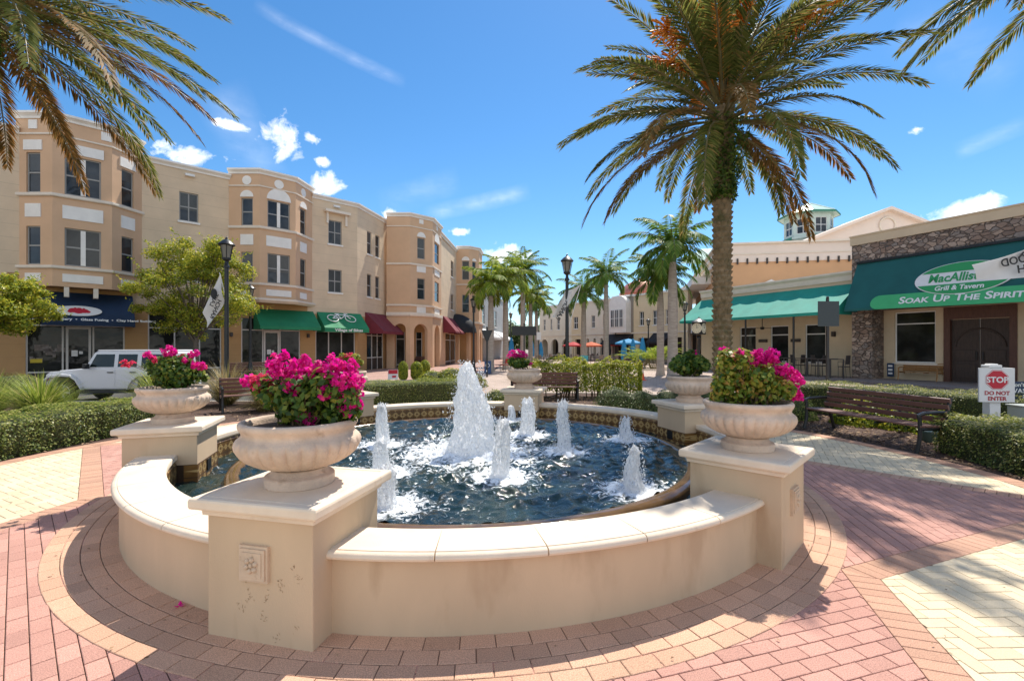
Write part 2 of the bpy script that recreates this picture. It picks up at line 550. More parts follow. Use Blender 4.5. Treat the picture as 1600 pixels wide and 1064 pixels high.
def paving():
    pink = MB(); cream = MB(); band = MB(); ring = MB()
    pw, pl = 0.1, 0.2
    for k in range(6):
        a0, a1 = PA[k], PA[(k + 1) % 6] if k < 5 else PA[0] + 2 * PI
        bis = (a0 + a1) / 2 if a1 > a0 else (a0 + a1 + 2 * PI) / 2
        keep = polar(5.0, bis)
        rlim = 9.5 if k in (0, 5) else ROUT
        # pink kite between two wedges
        hps = [hp_line(CX, CY, a0, keep), hp_line(CX, CY, a1, keep),
               hp_line(*polar(RB, a0), a0 + SPREAD, keep), hp_line(*polar(RB, a1), a1 - SPREAD, keep)]
        for t in range(-3, 4):
            an = bis + t * math.radians(11); hps.append((math.cos(an), math.sin(an), math.cos(an) * CX + math.sin(an) * CY + rlim))
        e1 = (-math.sin(bis), math.cos(bis)); e2 = (math.cos(bis), math.sin(bis))
        for i in range(30, 100):
            r = i * pw
            if r > rlim: break
            off = (i % 2) * pl * 0.5
            for j in range(-32, 32):
                s = j * pl + off
                if abs(s) > 4.2: continue
                if math.hypot(r, s) < 4.05 or math.hypot(r, s) > rlim + 0.3: continue
                q = [(CX + e2[0] * (r + dr) + e1[0] * (s + ds), CY + e2[1] * (r + dr) + e1[1] * (s + ds)) for dr, ds in ((0, 0), (0, pl), (pw, pl), (pw, 0))]
                if max(p[1] for p in q) < -1.5: continue
                paver(pink, clip(q, hps))
        # cream wedge
        a = a0; keep = polar(6.0, a)
        rl = 9.5 if k == 0 else ROUT
        hps = [hp_line(*polar(RA, a), a + SPREAD, keep), hp_line(*polar(RA, a), a - SPREAD, keep)]
        # sector limits where the neighbouring wedges meet
        hps += [hp_line(CX, CY, a + PI / 6, keep), hp_line(CX, CY, a - PI / 6, keep)]
        for t in range(-4, 5):
            an = a + t * math.radians(8); hps.append((math.cos(an), math.sin(an), math.cos(an) * CX + math.sin(an) * CY + rl))
        th = a + PI / 4
        e1 = (math.cos(th), math.sin(th)); e2 = (-e1[1], e1[0])
        o = polar(RA, a)
        for i in range(-70, 70):
            for j in range(-70, 70):
                d = (i - j) % 4
                if d == 0: sz = (2, 1)
                elif d == 3: sz = (1, 2)
                else: continue
                x, y = i * pw, j * pw
                cx_ = o[0] + e1[0] * x + e2[0] * y; cy_ = o[1] + e1[1] * x + e2[1] * y
                if cy_ < -1.5 or math.hypot(cx_ - CX, cy_ - CY) > rl + 0.3: continue
                q = [(o[0] + e1[0] * (x + u * pw) + e2[0] * (y + v * pw), o[1] + e1[1] * (x + u * pw) + e2[1] * (y + v * pw)) for u, v in ((0, 0), (sz[0], 0), sz, (0, sz[1]))]
                paver(cream, clip(q, hps), gap=0.0022, bev=0.0025)
        # soldier band along both edges of the wedge
        for sgn in (1, -1):
            d = (math.cos(a + sgn * SPREAD), math.sin(a + sgn * SPREAD))
            ob, oa = polar(RB, a), polar(RA, a)
            nx = (-d[1], d[0])
            if nx[0] * math.cos(a) + nx[1] * math.sin(a) < 0: nx = (-nx[0], -nx[1])
            wid = (RA - RB) * math.sin(SPREAD)
            keep2 = polar(5.0, a + sgn * 0.3)
            hb = [hp_line(CX, CY, a, keep2), hp_line(CX, CY, a + sgn * PI / 6, keep2)]
            for t in range(0, 5):
                an = a + sgn * t * math.radians(8); hb.append((math.cos(an), math.sin(an), math.cos(an) * CX + math.sin(an) * CY + (9.5 if k == 0 else ROUT)))
            for j in range(-4, 60):
                s = j * pw
                q = [(ob[0] + d[0] * (s + ds) + nx[0] * dn, ob[1] + d[1] * (s + ds) + nx[1] * dn) for ds, dn in ((0, 0), (pw, 0), (pw, wid), (0, wid))]
                paver(band, clip(q, hb))
    # four concentric courses round the wall, and the outer edging
    for i, (r0, r1) in enumerate(((3.845, 3.975), (3.975, 4.1), (4.1, 4.222), (4.222, 4.345))):
        n = int(2 * PI * r0 / 0.205)
        for j in range(n):
            b0 = 2 * PI * (j + 0.5 * (i % 2)) / n; b1 = b0 + 2 * PI / n
            paver(ring, [polar(r0, b0), polar(r1, b0), polar(r1, b1), polar(r0, b1)], z=0.006, gap=0.003)
    n = int(2 * PI * ROUT / 0.103)
    for j in range(n):
        b0 = 2 * PI * j / n; b1 = b0 + 2 * PI / n
        m_ = (b0 + b1) / 2
        if math.radians(228) < m_ < math.radians(302): continue
        paver(band, [polar(ROUT, b0), polar(REDGE, b0), polar(REDGE, b1), polar(ROUT, b1)], z=0.006)
    for mb, nm, mm in ((pink, 'pink_paving', 'pav_pink'), (cream, 'cream_paving', 'pav_cream'), (band, 'paving_border', 'pav_band'), (ring, 'paving_ring', 'pav_ring')):
        settag(mb.build(nm, M[mm], fix=False), kind='structure')
    j = MB()
    j.lathe([(4.05, -0.012), (0.0, -0.012)], 8, (CX, CY, 0), cap=False)
    j = MB()
    pts = [polar(9.8, 2 * PI * i / 96) for i in range(96)]
    j.face([(x, y, -0.009) for x, y in pts])
    settag(j.build('paving_bed', M['joint']), kind='structure')
    jr = MB()
    jr.grid([[(*polar(3.6, 2 * PI * i / 96), 0.0005) for i in range(96)], [(*polar(4.343, 2 * PI * i / 96), 0.0005) for i in range(96)]], close_u=True)
    settag(jr.build('paving_ring_bed', M['joint']), kind='structure')

paving()

# ================================================================== FOUNTAIN
def tile_mat():
    m = bpy.data.materials.new('glazed_pattern_tile')
    nt, N, L, P = nodes_of(m)
    P.inputs['Roughness'].default_value = 0.3
    ge = N.new('ShaderNodeNewGeometry'); sp = N.new('ShaderNodeSeparateXYZ'); L.new(ge.outputs['Position'], sp.inputs[0])
    def mth(op, a, b=None, c=None):
        n = N.new('ShaderNodeMath'); n.operation = op
        for i, x in enumerate((a, b, c)):
            if x is None: continue
            if isinstance(x, (int, float)): n.inputs[i].default_value = x
            else: L.new(x, n.inputs[i])
        return n.outputs[0]
    x = mth('SUBTRACT', sp.outputs['X'], CX); y = mth('SUBTRACT', sp.outputs['Y'], CY)
    ang = mth('ARCTAN2', y, x)
    u = mth('MULTIPLY', ang, 3.5 / 0.15); v = mth('DIVIDE', mth('SUBTRACT', sp.outputs['Z'], 0.25), 0.15)
    fu = mth('SUBTRACT', mth('FRACT', u), 0.5); fv = mth('SUBTRACT', mth('FRACT', v), 0.5)
    dd = mth('SQRT', mth('ADD', mth('MULTIPLY', fu, fu), mth('MULTIPLY', fv, fv)))
    dia = mth('ADD', mth('ABSOLUTE', fu), mth('ABSOLUTE', fv))
    r1 = mth('LESS_THAN', mth('ABSOLUTE', mth('SUBTRACT', dia, 0.42)), 0.05)
    r2 = mth('LESS_THAN', mth('ABSOLUTE', mth('SUBTRACT', dd, 0.2)), 0.045)
    g = mth('GREATER_THAN', mth('MAXIMUM', mth('ABSOLUTE', fu), mth('ABSOLUTE', fv)), 0.47)
    gold = mth('MAXIMUM', r1, r2)
    nz = N.new('ShaderNodeTexNoise'); nz.inputs['Scale'].default_value = 5
    rp = N.new('ShaderNodeValToRGB')
    rp.color_ramp.elements[0].color = (0.10, 0.05, 0.018, 1); rp.color_ramp.elements[1].color = (0.22, 0.115, 0.035, 1)
    rp.color_ramp.elements[0].position = 0.35; rp.color_ramp.elements[1].position = 0.65
    tc = N.new('ShaderNodeTexCoord'); L.new(tc.outputs['Object'], nz.inputs['Vector']); L.new(nz.outputs['Fac'], rp.inputs['Fac'])
    mx = N.new('ShaderNodeMix'); mx.data_type = 'RGBA'; L.new(gold, mx.inputs['Factor']); L.new(rp.outputs['Color'], mx.inputs[6]); mx.inputs[7].default_value = (0.50, 0.35, 0.15, 1)
    m2 = N.new('ShaderNodeMix'); m2.data_type = 'RGBA'; L.new(g, m2.inputs['Factor']); L.new(mx.outputs[2], m2.inputs[6]); m2.inputs[7].default_value = (0.05, 0.03, 0.02, 1)
    L.new(m2.outputs[2], P.inputs['Base Color'])
    return m

M['tile'] = tile_mat()
M['plaque'] = mat('cast_plaque', (0.60, 0.455, 0.325), 0.85, var=0.1, vscale=8, dirt=((0.4, 0.28, 0.18), 20, 0.6))
M['wet_ledge'] = mat('wet_brown_ledge', (0.13, 0.075, 0.035), 0.12, var=0.3, vscale=4, bump=0.15, bscale=8)
M['basin'] = mat('basin_floor', (0.035, 0.04, 0.04), 0.5, var=0.4, vscale=3)
PR, PS, PB, ZC, ZW = 3.65, 0.4355, 0.3633, 0.8455, 0.525

fountain = thing('fountain', 'round cream stucco fountain with six capped pedestals and a low curved seat wall', 'fountain', (CX, CY, 0))

def square_rows(c, a, prof):
    rows = []
    e1 = Vector((math.cos(a), math.sin(a), 0)); e2 = Vector((-math.sin(a), math.cos(a), 0))
    for h, z in prof:
        rows.append([Vector((c[0], c[1], z)) + e1 * (h * sx) + e2 * (h * sy) for sx, sy in ((-1, -1), (1, -1), (1, 1), (-1, 1))])
    return rows


def pedestal(k):
    a = PA[k]; c = polar(PR, a)
    e1 = Vector((math.cos(a), math.sin(a), 0)); e2 = Vector((-math.sin(a), math.cos(a), 0)); C = Vector((*c, 0))
    mb = MB()
    mb.grid(square_rows(c, a, [(PB, -0.02), (PB, 0.735)]), close_u=True)
    p = mb.build('pedestal', M['stucco'], fountain, bevel=0.007)
    cp = MB()
    prof = [(0.1, 0.733), (PB + 0.02, 0.733), (PB + 0.022, 0.757), (PB + 0.030, 0.772), (PS - 0.018, 0.774), (PS - 0.005, 0.779), (PS, 0.791), (PS, 0.826), (PS - 0.004, 0.838), (PS - 0.014, 0.8445), (PS - 0.055, ZC),
            (PS - 0.057, ZC - 0.005), (PS - 0.063, ZC - 0.005), (PS - 0.065, ZC), (0.001, ZC)]
    b = cp.grid(square_rows(c, a, prof), close_u=True)
    cp.build('cap', M['coping'], p, bevel=0.003)
    # carved rosette plaque on the outer face
    pl = MB()
    for w, t0, t1 in ((0.098, -0.01, 0.022), (0.084, 0.02, 0.033), (0.066, 0.03, 0.038)):
        pl.box(C + e1 * (PB + (t0 + t1) / 2) + Vector((0, 0, 0.475)) - e2 * 0.02, (t1 - t0, 2 * w, 2.15 * w), axes=(e1, e2, Vector((0, 0, 1))))
    cc = C + e1 * (PB + 0.038) + Vector((0, 0, 0.475)) - e2 * 0.02
    for i in range(6):
        t = PI / 3 * i + 0.3
        q = cc + e2 * (0.032 * math.cos(t)) + Vector((0, 0, 0.034 * math.sin(t)))
        pl.ball((q.x, q.y, q.z), 0.0165, 10, 6)
    pl.ball((cc.x, cc.y, cc.z), 0.014, 10, 6)
    pl.build('rosette_plaque', M['plaque'], p, smooth=40)
    # patterned tile on the waterside faces, and the black inlet
    tl = MB()
    tl.box(C - e1 * (PB * 0.62) + Vector((0, 0, 0.22)), (PB * 0.8, 2 * PB + 0.016, 0.36), axes=(e1, e2, Vector((0, 0, 1))))
    tl.build('tile_band', M['tile'], p)
    il = MB()
    il.box(C - e1 * (PB * 1.03) + Vector((0, 0, 0.32)), (0.02, 0.13, 0.13), axes=(e1, e2, Vector((0, 0, 1))))
    il.build('water_inlet', M['black_metal'], p)

for k in range(6): pedestal(k)

def arc(r, a0, a1, n): return [polar(r, a0 + (a1 - a0) * i / n) for i in range(n + 1)]

for k in range(6):
    a0 = PA[k] + 0.085; a1 = PA[k] + PI / 3 - 0.085
    w = MB()
    w.sweep(arc(3.69, a0, a1, 40), [(-0.16, 0.0), (0.16, -0.02), (0.16, 0.47), (-0.16, 0.47)])
    wall = w.build('seat_wall', M['stucco'], fountain, smooth=30)
    cp = MB()
    n = 5; gap = 0.0006
    for i in range(n):
        b0 = a0 + (a1 - a0) * i / n + gap; b1 = a0 + (a1 - a0) * (i + 1) / n - gap
        prof = [(-0.19, 0.463), (0.155, 0.462), (0.163, 0.468), (0.195, 0.471), (0.208, 0.478), (0.214, 0.492), (0.210, 0.508), (0.198, 0.519), (0.182, 0.523),
                (0.178, 0.519), (0.172, 0.519), (0.169, 0.525), (-0.175, 0.525), (-0.188, 0.519), (-0.192, 0.51)]
        cp.sweep(arc(3.692, b0, b1, 9), prof)
    cp.build('coping', M['coping'], wall, smooth=35)
    tl = MB()
    tl.sweep(arc(3.52, a0, a1, 40), [(-0.012, 0.05), (0.03, 0.05), (0.03, 0.455), (-0.012, 0.41)])
    tl.build('tile_band', M['tile'], wall)
fl = MB(); fl.lathe([(3.56, 0.06), (0.001, 0.06)], 64, (CX, CY, 0), cap=False)
fl.build('basin_floor', M['basin'], fountain)
lg = MB()
lg.lathe([(2.86, 0.1), (2.86, 0.285), (2.875, 0.308), (2.90, 0.316), (2.965, 0.314), (3.0, 0.30), (3.02, 0.26), (3.03, 0.1)], 160, (CX, CY, 0), cap=False)
lg.build('overflow_ledge', M['wet_ledge'], fountain, smooth=60)

# ------------------------------------------------------------------ water
JETS = []   # (x, y, height, base radius, top radius)
def jet_at(px, py, ptop, rb, rt, z=0.3):
    g = G(px, py, z)
    h = HC + (Y0 - ptop) * g.y / F - z
    JETS.append((g.x, g.y, h, rb * g.y / F, rt * g.y / F))

jet_at(735, 704, 565, 42, 14)
jet_at(597, 694, 631, 10.5, 7.5)
jet_at(596, 738, 684, 14, 9)
jet_at(604, 789, 726, 15.5, 12)
jet_at(784, 743, 655, 13.5, 11)
jet_at(824, 679, 622, 12, 9)
jet_at(799, 655, 632, 6.5, 5)
jet_at(880, 704, 625, 10.5, 8)
jet_at(978, 686, 651, 11, 6)
jet_at(990, 764, 697, 16, 8)


def water_mat():
    m = bpy.data.materials.new('fountain_water')
    nt, N, L, P = nodes_of(m)
    P.inputs['Roughness'].default_value = 0.04; P.inputs['Specular IOR Level'].default_value = 0.36
    tc = N.new('ShaderNodeTexCoord')
    at = N.new('ShaderNodeAttribute'); at.attribute_name = 'foam'
    nz = N.new('ShaderNodeTexNoise'); nz.inputs['Scale'].default_value = 13; nz.inputs['Detail'].default_value = 10; nz.inputs['Roughness'].default_value = 0.65; nz.inputs['Distortion'].default_value = 1.2
    L.new(tc.outputs['Object'], nz.inputs['Vector'])
    ad = N.new('ShaderNodeMath'); ad.operation = 'ADD'; L.new(nz.outputs['Fac'], ad.inputs[0])
    ml = N.new('ShaderNodeMath'); ml.operation = 'MULTIPLY'; ml.inputs[1].default_value = 0.30; L.new(at.outputs['Fac'], ml.inputs[0]); L.new(ml.outputs[0], ad.inputs[1])
    rp = N.new('ShaderNodeValToRGB'); rp.color_ramp.elements[0].position = 0.66; rp.color_ramp.elements[1].position = 0.80
    L.new(ad.outputs[0], rp.inputs['Fac'])
    n2 = N.new('ShaderNodeTexNoise'); n2.inputs['Scale'].default_value = 1.2; L.new(tc.outputs['Object'], n2.inputs['Vector'])
    cr = N.new('ShaderNodeValToRGB'); cr.color_ramp.elements[0].color = (0.006, 0.018, 0.020, 1); cr.color_ramp.elements[1].color = (0.020, 0.036, 0.030, 1)
    cr.color_ramp.elements[0].position = 0.35; cr.color_ramp.elements[1].position = 0.65
    L.new(n2.outputs['Fac'], cr.inputs['Fac'])
    mx = N.new('ShaderNodeMix'); mx.data_type = 'RGBA'; L.new(rp.outputs['Color'], mx.inputs['Factor']); L.new(cr.outputs['Color'], mx.inputs[6]); mx.inputs[7].default_value = (0.78, 0.82, 0.86, 1)
    L.new(mx.outputs[2], P.inputs['Base Color'])
    mr = N.new('ShaderNodeMapRange'); mr.inputs[3].default_value = 0.05; mr.inputs[4].default_value = 0.6
    L.new(rp.outputs['Color'], mr.inputs[0]); L.new(mr.outputs[0], P.inputs['Roughness'])
    b1 = N.new('ShaderNodeTexNoise'); b1.inputs['Scale'].default_value = 22; b1.inputs['Detail'].default_value = 4; L.new(tc.outputs['Object'], b1.inputs['Vector'])
    bp = N.new('ShaderNodeBump'); bp.inputs['Strength'].default_value = 0.6; bp.inputs['Distance'].default_value = 0.02
    L.new(b1.outputs['Fac'], bp.inputs['Height']); L.new(bp.outputs['Normal'], P.inputs['Normal'])
    return m

M['water'] = water_mat()

def water_sheet(name, r0, r1, z, nr, na, amp, base_foam):
    rr = np.linspace(r0, r1, nr); aa = np.linspace(0, 2 * PI, na, endpoint=False)
    R, A = np.meshgrid(rr, aa, indexing='ij')
    X = CX + R * np.cos(A); Y = CY + R * np.sin(A); Z = np.full_like(X, z)
    foam = np.full_like(X, base_foam)
    rg = np.random.default_rng(5)
    for i in range(70):
        lam = 10 ** rg.uniform(-1.05, -0.25); d = rg.uniform(0, 2 * PI); ph = rg.uniform(0, 2 * PI)
        Z += amp * 0.10 * lam ** 0.8 * 4.0 * np.sin((X * math.cos(d) + Y * math.sin(d)) * 2 * PI / lam + ph)
    for i, (jx, jy, h, rb, rt) in enumerate(JETS):
        dist = np.hypot(X - jx, Y - jy)
        s = 0.34 if i else 0.9
        Z += amp * (1.2 if i else 2.2) * np.sin(dist * 2 * PI / (0.17 if i else 0.3)) * np.exp(-dist / (0.5 if i else 0.9)) * np.clip((R[-1, 0] - R) / 0.3 + 0.15, 0, 1)
        foam = np.maximum(foam, 1.0 * np.exp(-(dist / s) ** 2) + 0.45 * np.exp(-dist / (s * 2.2)))
    v = np.stack([X, Y, Z], -1).reshape(-1, 3)
    i, j = np.meshgrid(np.arange(nr - 1), np.arange(na), indexing='ij'); j2 = (j + 1) % na
    f = np.stack([i * na + j, (i + 1) * na + j, (i + 1) * na + j2, i * na + j2], -1).reshape(-1, 4)
    o = np_mesh(name, v, f, M['water'], smooth=True)
    at = o.data.attributes.new('foam', 'FLOAT', 'POINT')
    at.data.foreach_set('value', foam.ravel().astype(np.float32))
    settag(o, kind='structure')

water_sheet('water', 0.01, 2.875, 0.296, 120, 420, 0.016, 0.0)
water_sheet('water', 3.0, 3.53, 0.205, 26, 420, 0.012, 0.16)

M['foam'] = mat('white_water', (0.93, 0.94, 0.95), 0.3, bump=0.9, bscale=70, trans=0.45)

def break_up(m):
    # foam is full of gaps: let parts of the skin be see-through
    nt = m.node_tree; N = nt.nodes; L = nt.links; out = N['Material Output']
    src = out.inputs['Surface'].links[0].from_socket
    tc = N.new('ShaderNodeTexCoord'); mp = N.new('ShaderNodeMapping'); mp.inputs['Scale'].default_value = (1, 1, 0.3); L.new(tc.outputs['Object'], mp.inputs['Vector'])
    nz = N.new('ShaderNodeTexNoise'); nz.inputs['Scale'].default_value = 25; nz.inputs['Detail'].default_value = 5; L.new(mp.outputs[0], nz.inputs['Vector'])
    rp = N.new('ShaderNodeValToRGB'); rp.color_ramp.elements[0].position = 0.52; rp.color_ramp.elements[1].position = 0.66; rp.color_ramp.elements[1].color = (0.62, 0.62, 0.62, 1)
    L.new(nz.outputs['Fac'], rp.inputs['Fac'])
    tr = N.new('ShaderNodeBsdfTransparent'); ms = N.new('ShaderNodeMixShader')
    L.new(rp.outputs['Color'], ms.inputs[0]); L.new(src, ms.inputs[1]); L.new(tr.outputs[0], ms.inputs[2]); L.new(ms.outputs[0], out.inputs['Surface'])
break_up(M['foam'])

def water_jet(i, jt, label):
    x, y, h, rb, rt = jt
    rg = random.Random(40 + i)
    big = i == 0
    n = 96 if big else 56; k = 170 if big else 80
    mb = MB(); rows = []
    off = Vector((rg.uniform(0, 50), rg.uniform(0, 50), 0))
    for a in range(k + 1):
        t = a / k
        if big:
            # broad bell that narrows to a blunt crest, as measured from the photograph
            prof = [(0, 1.15), (0.05, 0.86), (0.2, 0.70), (0.45, 0.62), (0.65, 0.50), (0.82, 0.37), (0.93, 0.26), (1.0, 0.08)]
        else:
            q = rt / rb
            prof = [(0, 1.5), (0.07, 1.0), (0.4, (1 + q) * 0.5), (0.8, q), (0.93, q * 0.9), (1.0, q * 0.35)]
        for (t0, p0), (t1, p1) in zip(prof, prof[1:]):
            if t <= t1 + 1e-9:
                r = rb * (p0 + (p1 - p0) * (t - t0) / (t1 - t0)); break
        row = []
        for j in range(n):
            an = 2 * PI * j / n
            p = Vector((math.cos(an) * 1.6, math.sin(an) * 1.6, t * h / rb * (0.6 if not big else 0.9)))
            d = 0.20 * mnoise.noise(p * 1.1 + off) + 0.16 * mnoise.noise(p * 2.6 + off) + 0.10 * mnoise.noise(p * 6 + off)
            d *= 0.45 + 0.9 * t if i != 6 else 0.25
            d += (0.10 * mnoise.noise(Vector((p.x * 5, p.y * 5, p.z * 3)) + off) + 0.09 * mnoise.noise(Vector((p.x * 11, p.y * 11, p.z * 7)) + off) + 0.06 * mnoise.noise(Vector((p.x * 22, p.y * 22, p.z * 15)) + off)) * (1.0 if i != 6 else 0.4)
            rr = r * (1 + d)
            zz = 0.285 + t * h * (1 + 0.08 * (t ** 3) * mnoise.noise(Vector((math.cos(an), math.sin(an), 0)) * 2.2 + off) * (2.2 if not big and i != 6 else 0.6))
            row.append((x + rr * math.cos(an) + 0.12 * rb * math.sin(t * 5 + i), y + rr * math.sin(an), zz))
        rows.append(row)
    b = mb.grid(rows, close_u=True)
    mb.f.append([b + k * n + j for j in range(n)]); mb.m.append(0)
    if not big and i != 6:          # ragged fingers on top
        for q in range(5):
            an = rg.uniform(0, 2 * PI); r = rt * 0.5
            p0 = Vector((x + r * math.cos(an), y + r * math.sin(an), 0.285 + h * 0.86))
            L = h * rg.uniform(0.08, 0.2)
            d = Vector((math.cos(an) * 0.35, math.sin(an) * 0.35, 1))
            mb.tube([p0, p0 + d * L * 0.5, p0 + d * L + Vector((0, 0, -L * 0.1))], [rt * 0.42, rt * 0.3, rt * 0.1], 7)
    nd = 1500 if big else (8 if i == 6 else 230)
    for q in range(nd):
        t = rg.random() ** (1.6 if big else 1.2)
        an = rg.uniform(0, 2 * PI)
        t_r = rb * (1.0 - 0.65 * t) if big else rb * (1.1 - 0.4 * t)
        r = t_r * (0.92 + abs(rg.gauss(0, 0.22)) + (0.5 * rg.random() ** 3) * (1 - t))
        s = rg.uniform(0.002, 0.009) * rg.uniform(0.6, 1.1)
        mb.ball((x + r * math.cos(an), y + r * math.sin(an), 0.30 + t * h * 1.02), s, 5, 3, sz=rg.uniform(1, 2))
    # churned collar of foam at the foot
    for q in range(60 if big else 18):
        an = rg.uniform(0, 2 * PI); r = rb * rg.uniform(0.9, 1.9)
        s = rg.uniform(0.012, 0.03) * (1.4 if big else 0.8)
        mb.ball((x + r * math.cos(an), y + r * math.sin(an), 0.296), s, 7, 5, sz=0.6)
    o = mb.build('water_jet', M['foam'], smooth=70, fix=False)
    settag(o, label, 'water jet', 'fountain jets')

for i, lb in enumerate(('tall broad central plume of white water rising above every other jet',
        'white jet behind the urn of magenta flowers, highest in the left column of jets',
        'white jet in the middle of the left column of three jets',
        'white jet nearest the front pedestal, low in the left column of jets',
        'thick white jet just right of the base of the tall central plume',
        'stout ragged jet between the central plume and the back pedestal',
        'small smooth rounded jet in front of the back pedestal',
        'tall thin jet with forked tip and a small side spout',
        'lone short jet near the far right edge of the pool',
        'lone wide jet near the front right edge of the pool')):
    water_jet(i, JETS[i], lb)

# ------------------------------------------------------------------ urns
def flute(a, r, z):
    w = min(1.0, max(0.0, 1 - abs(z - 0.21) / 0.11) * 2.2)
    return 1 - 0.05 * w * (1 - abs(math.sin(a * 14))) ** 1.2 

def urn(k, label):
    c = polar(PR, PA[k])
    t = thing('stone_urn', label, 'urn', (c[0], c[1], ZC), PA[k], 'urns on the fountain pedestals')
    mb = MB()
    prof = [(0.0, 0.0), (0.212, 0.0), (0.216, 0.004), (0.216, 0.058), (0.208, 0.066), (0.196, 0.068), (0.182, 0.078), (0.172, 0.092), (0.168, 0.104), (0.178, 0.110), (0.19, 0.116)]
    mb.lathe(prof, 64, cap=False)
    mb.build('foot', M['urn'], t, smooth=40, world=False)
    bw = MB()
    prof = [(0.16, 0.112), (0.21, 0.124), (0.27, 0.146), (0.325, 0.178), (0.362, 0.214), (0.383, 0.25), (0.388, 0.278), (0.380, 0.303), (0.362, 0.320), (0.348, 0.33),
            (0.342, 0.345), (0.346, 0.362), (0.358, 0.378), (0.364, 0.392), (0.363, 0.41), (0.354, 0.420), (0.338, 0.423), (0.325, 0.414), (0.318, 0.39), (0.315, 0.33), (0.30, 0.30)]
    bw.lathe(prof, 364, cap=False, fl=flute)
    bw.build('bowl', M['urn'], t, smooth=50, world=False)
    so = MB()
    so.lathe([(0.325, 0.372), (0.2, 0.392), (0.001, 0.40)], 32, cap=False)
    so.build('soil', M['soil'], t, smooth=60, world=False)
    return t

urn(0, 'large stone urn on the pedestal nearest the viewer, filled with magenta bougainvillea')
urn(1, 'stone urn on the right front pedestal, holding yellowing bougainvillea with pink sprays')
urn(2, 'stone urn with plain green leaves, on the pedestal beside the red cone')
urn(3, 'stone urn on the back pedestal in front of the dark bench')
urn(4, 'stone urn half hidden behind the big magenta flowers, sparse tall sprigs in it')
urn(5, 'stone urn on the left pedestal in front of the white off-roader')

# ------------------------------------------------------------------ plants in the urns
M['boug_leaf'] = leafmat('bougainvillea_leaves', [(0, (0.03, 0.075, 0.014)), (0.45, (0.07, 0.15, 0.022)), (0.8, (0.16, 0.24, 0.03)), (1, (0.34, 0.32, 0.05))], trans=0.5)
M['boug_yellow'] = leafmat('yellowing_leaves', [(0, (0.055, 0.12, 0.018)), (0.4, (0.19, 0.28, 0.03)), (0.75, (0.40, 0.40, 0.055)), (1, (0.50, 0.26, 0.07))], trans=0.5)
M['magenta'] = leafmat('magenta_bracts', [(0, (0.55, 0.002, 0.17)), (0.5, (0.74, 0.004, 0.28)), (0.85, (0.80, 0.02, 0.38)), (1, (0.80, 0.06, 0.14))], trans=0.4, rough=0.6)
M['coral'] = leafmat('coral_bracts', [(0, (0.62, 0.02, 0.10)), (0.6, (0.75, 0.07, 0.16)), (1, (0.75, 0.20, 0.08))], trans=0.4, rough=0.6)
M['stem'] = mat('brown_stem', (0.10, 0.065, 0.03), 0.8, var=0.3)

def ball_pts(n, c, r, rng, shell=0.35):
    d = rand_unit(n, rng); rad = r * (shell + (1 - shell) * rng.random(n)) ** 0.6
    return np.array(c) + d * rad[:, None], d

def blob_plant(name, k, label, cat, leaf, flowers, leafmat_, depth_j=0.14, leaf_size=0.05, dens=1.0, seed=1, group=None):
    rng = np.random.default_rng(seed)
    c = polar(PR, PA[k]); y = c[1]
    top = ZC + 0.39
    t = thing(name, label, cat, (c[0], c[1], top), 0, group)
    cen = []; nr = []; tips = []
    for px, py, rp in leaf:
        for rep in range(2):
            dy = rng.uniform(-depth_j, depth_j)
            p = D(px, py, y + dy); r = rp * y / F
            n = int(dens * 420 * (r / 0.12) ** 2 * 0.5) + 6; r *= 1.12
            q, d = ball_pts(n, p, r, rng); cen.append(q); nr.append(d + np.array([0, -0.2, 0.5])); tips.append(p)
    v, f = leaves_np(np.concatenate(cen), np.concatenate(nr), leaf_size, 0.62, 0.8, rng=rng)
    keep = v.reshape(-1, 4, 3)[:, :, 2].min(axis=1) > top - 0.04
    rad = np.hypot(v.reshape(-1, 4, 3)[:, 0, 0] - c[0], v.reshape(-1, 4, 3)[:, 0, 1] - c[1])
    keep |= (rad > 0.36) & (v.reshape(-1, 4, 3)[:, :, 2].min(axis=1) > top - 0.3)
    np_mesh('foliage', v.reshape(-1, 4, 3)[keep].reshape(-1, 3), f[:keep.sum()], leafmat_, t)
    for gi, (fl, mm) in enumerate(flowers):
        for px, py, rp in fl:
            cen = []; nr = []
            dy = rng.uniform(-depth_j * 1.2, depth_j * 0.3)
            p = D(px, py, y + dy); r = rp * y / F
            nb = int(760 * (r / 0.12) ** 2 * 0.55) + 14; r *= 1.05
            # little heads of three papery bracts
            hc, d = ball_pts(max(4, nb // 4), p, r, rng, 0.5)
            for s in range(4):
                cen.append(hc + rand_unit(len(hc), rng) * 0.013); nr.append(d)
            tips.append(p)
            v, f = leaves_np(np.concatenate(cen), np.concatenate(nr), 0.036, 0.78, 1.0, fold=0.22, rng=rng)
            np_mesh('flower_cluster', v, f, mm, t)
    sb = MB()
    for p in tips:
        b0 = Vector((c[0] + rng.uniform(-0.12, 0.12), c[1] + rng.uniform(-0.12, 0.12), top - 0.03))
        mid = b0.lerp(p, 0.5) + Vector((0, 0, 0.07))
        sb.tube([b0, mid, p], [0.006, 0.0045, 0.002], 5)
    sb.build('stems', M['stem'], t, fix=False)
    return t

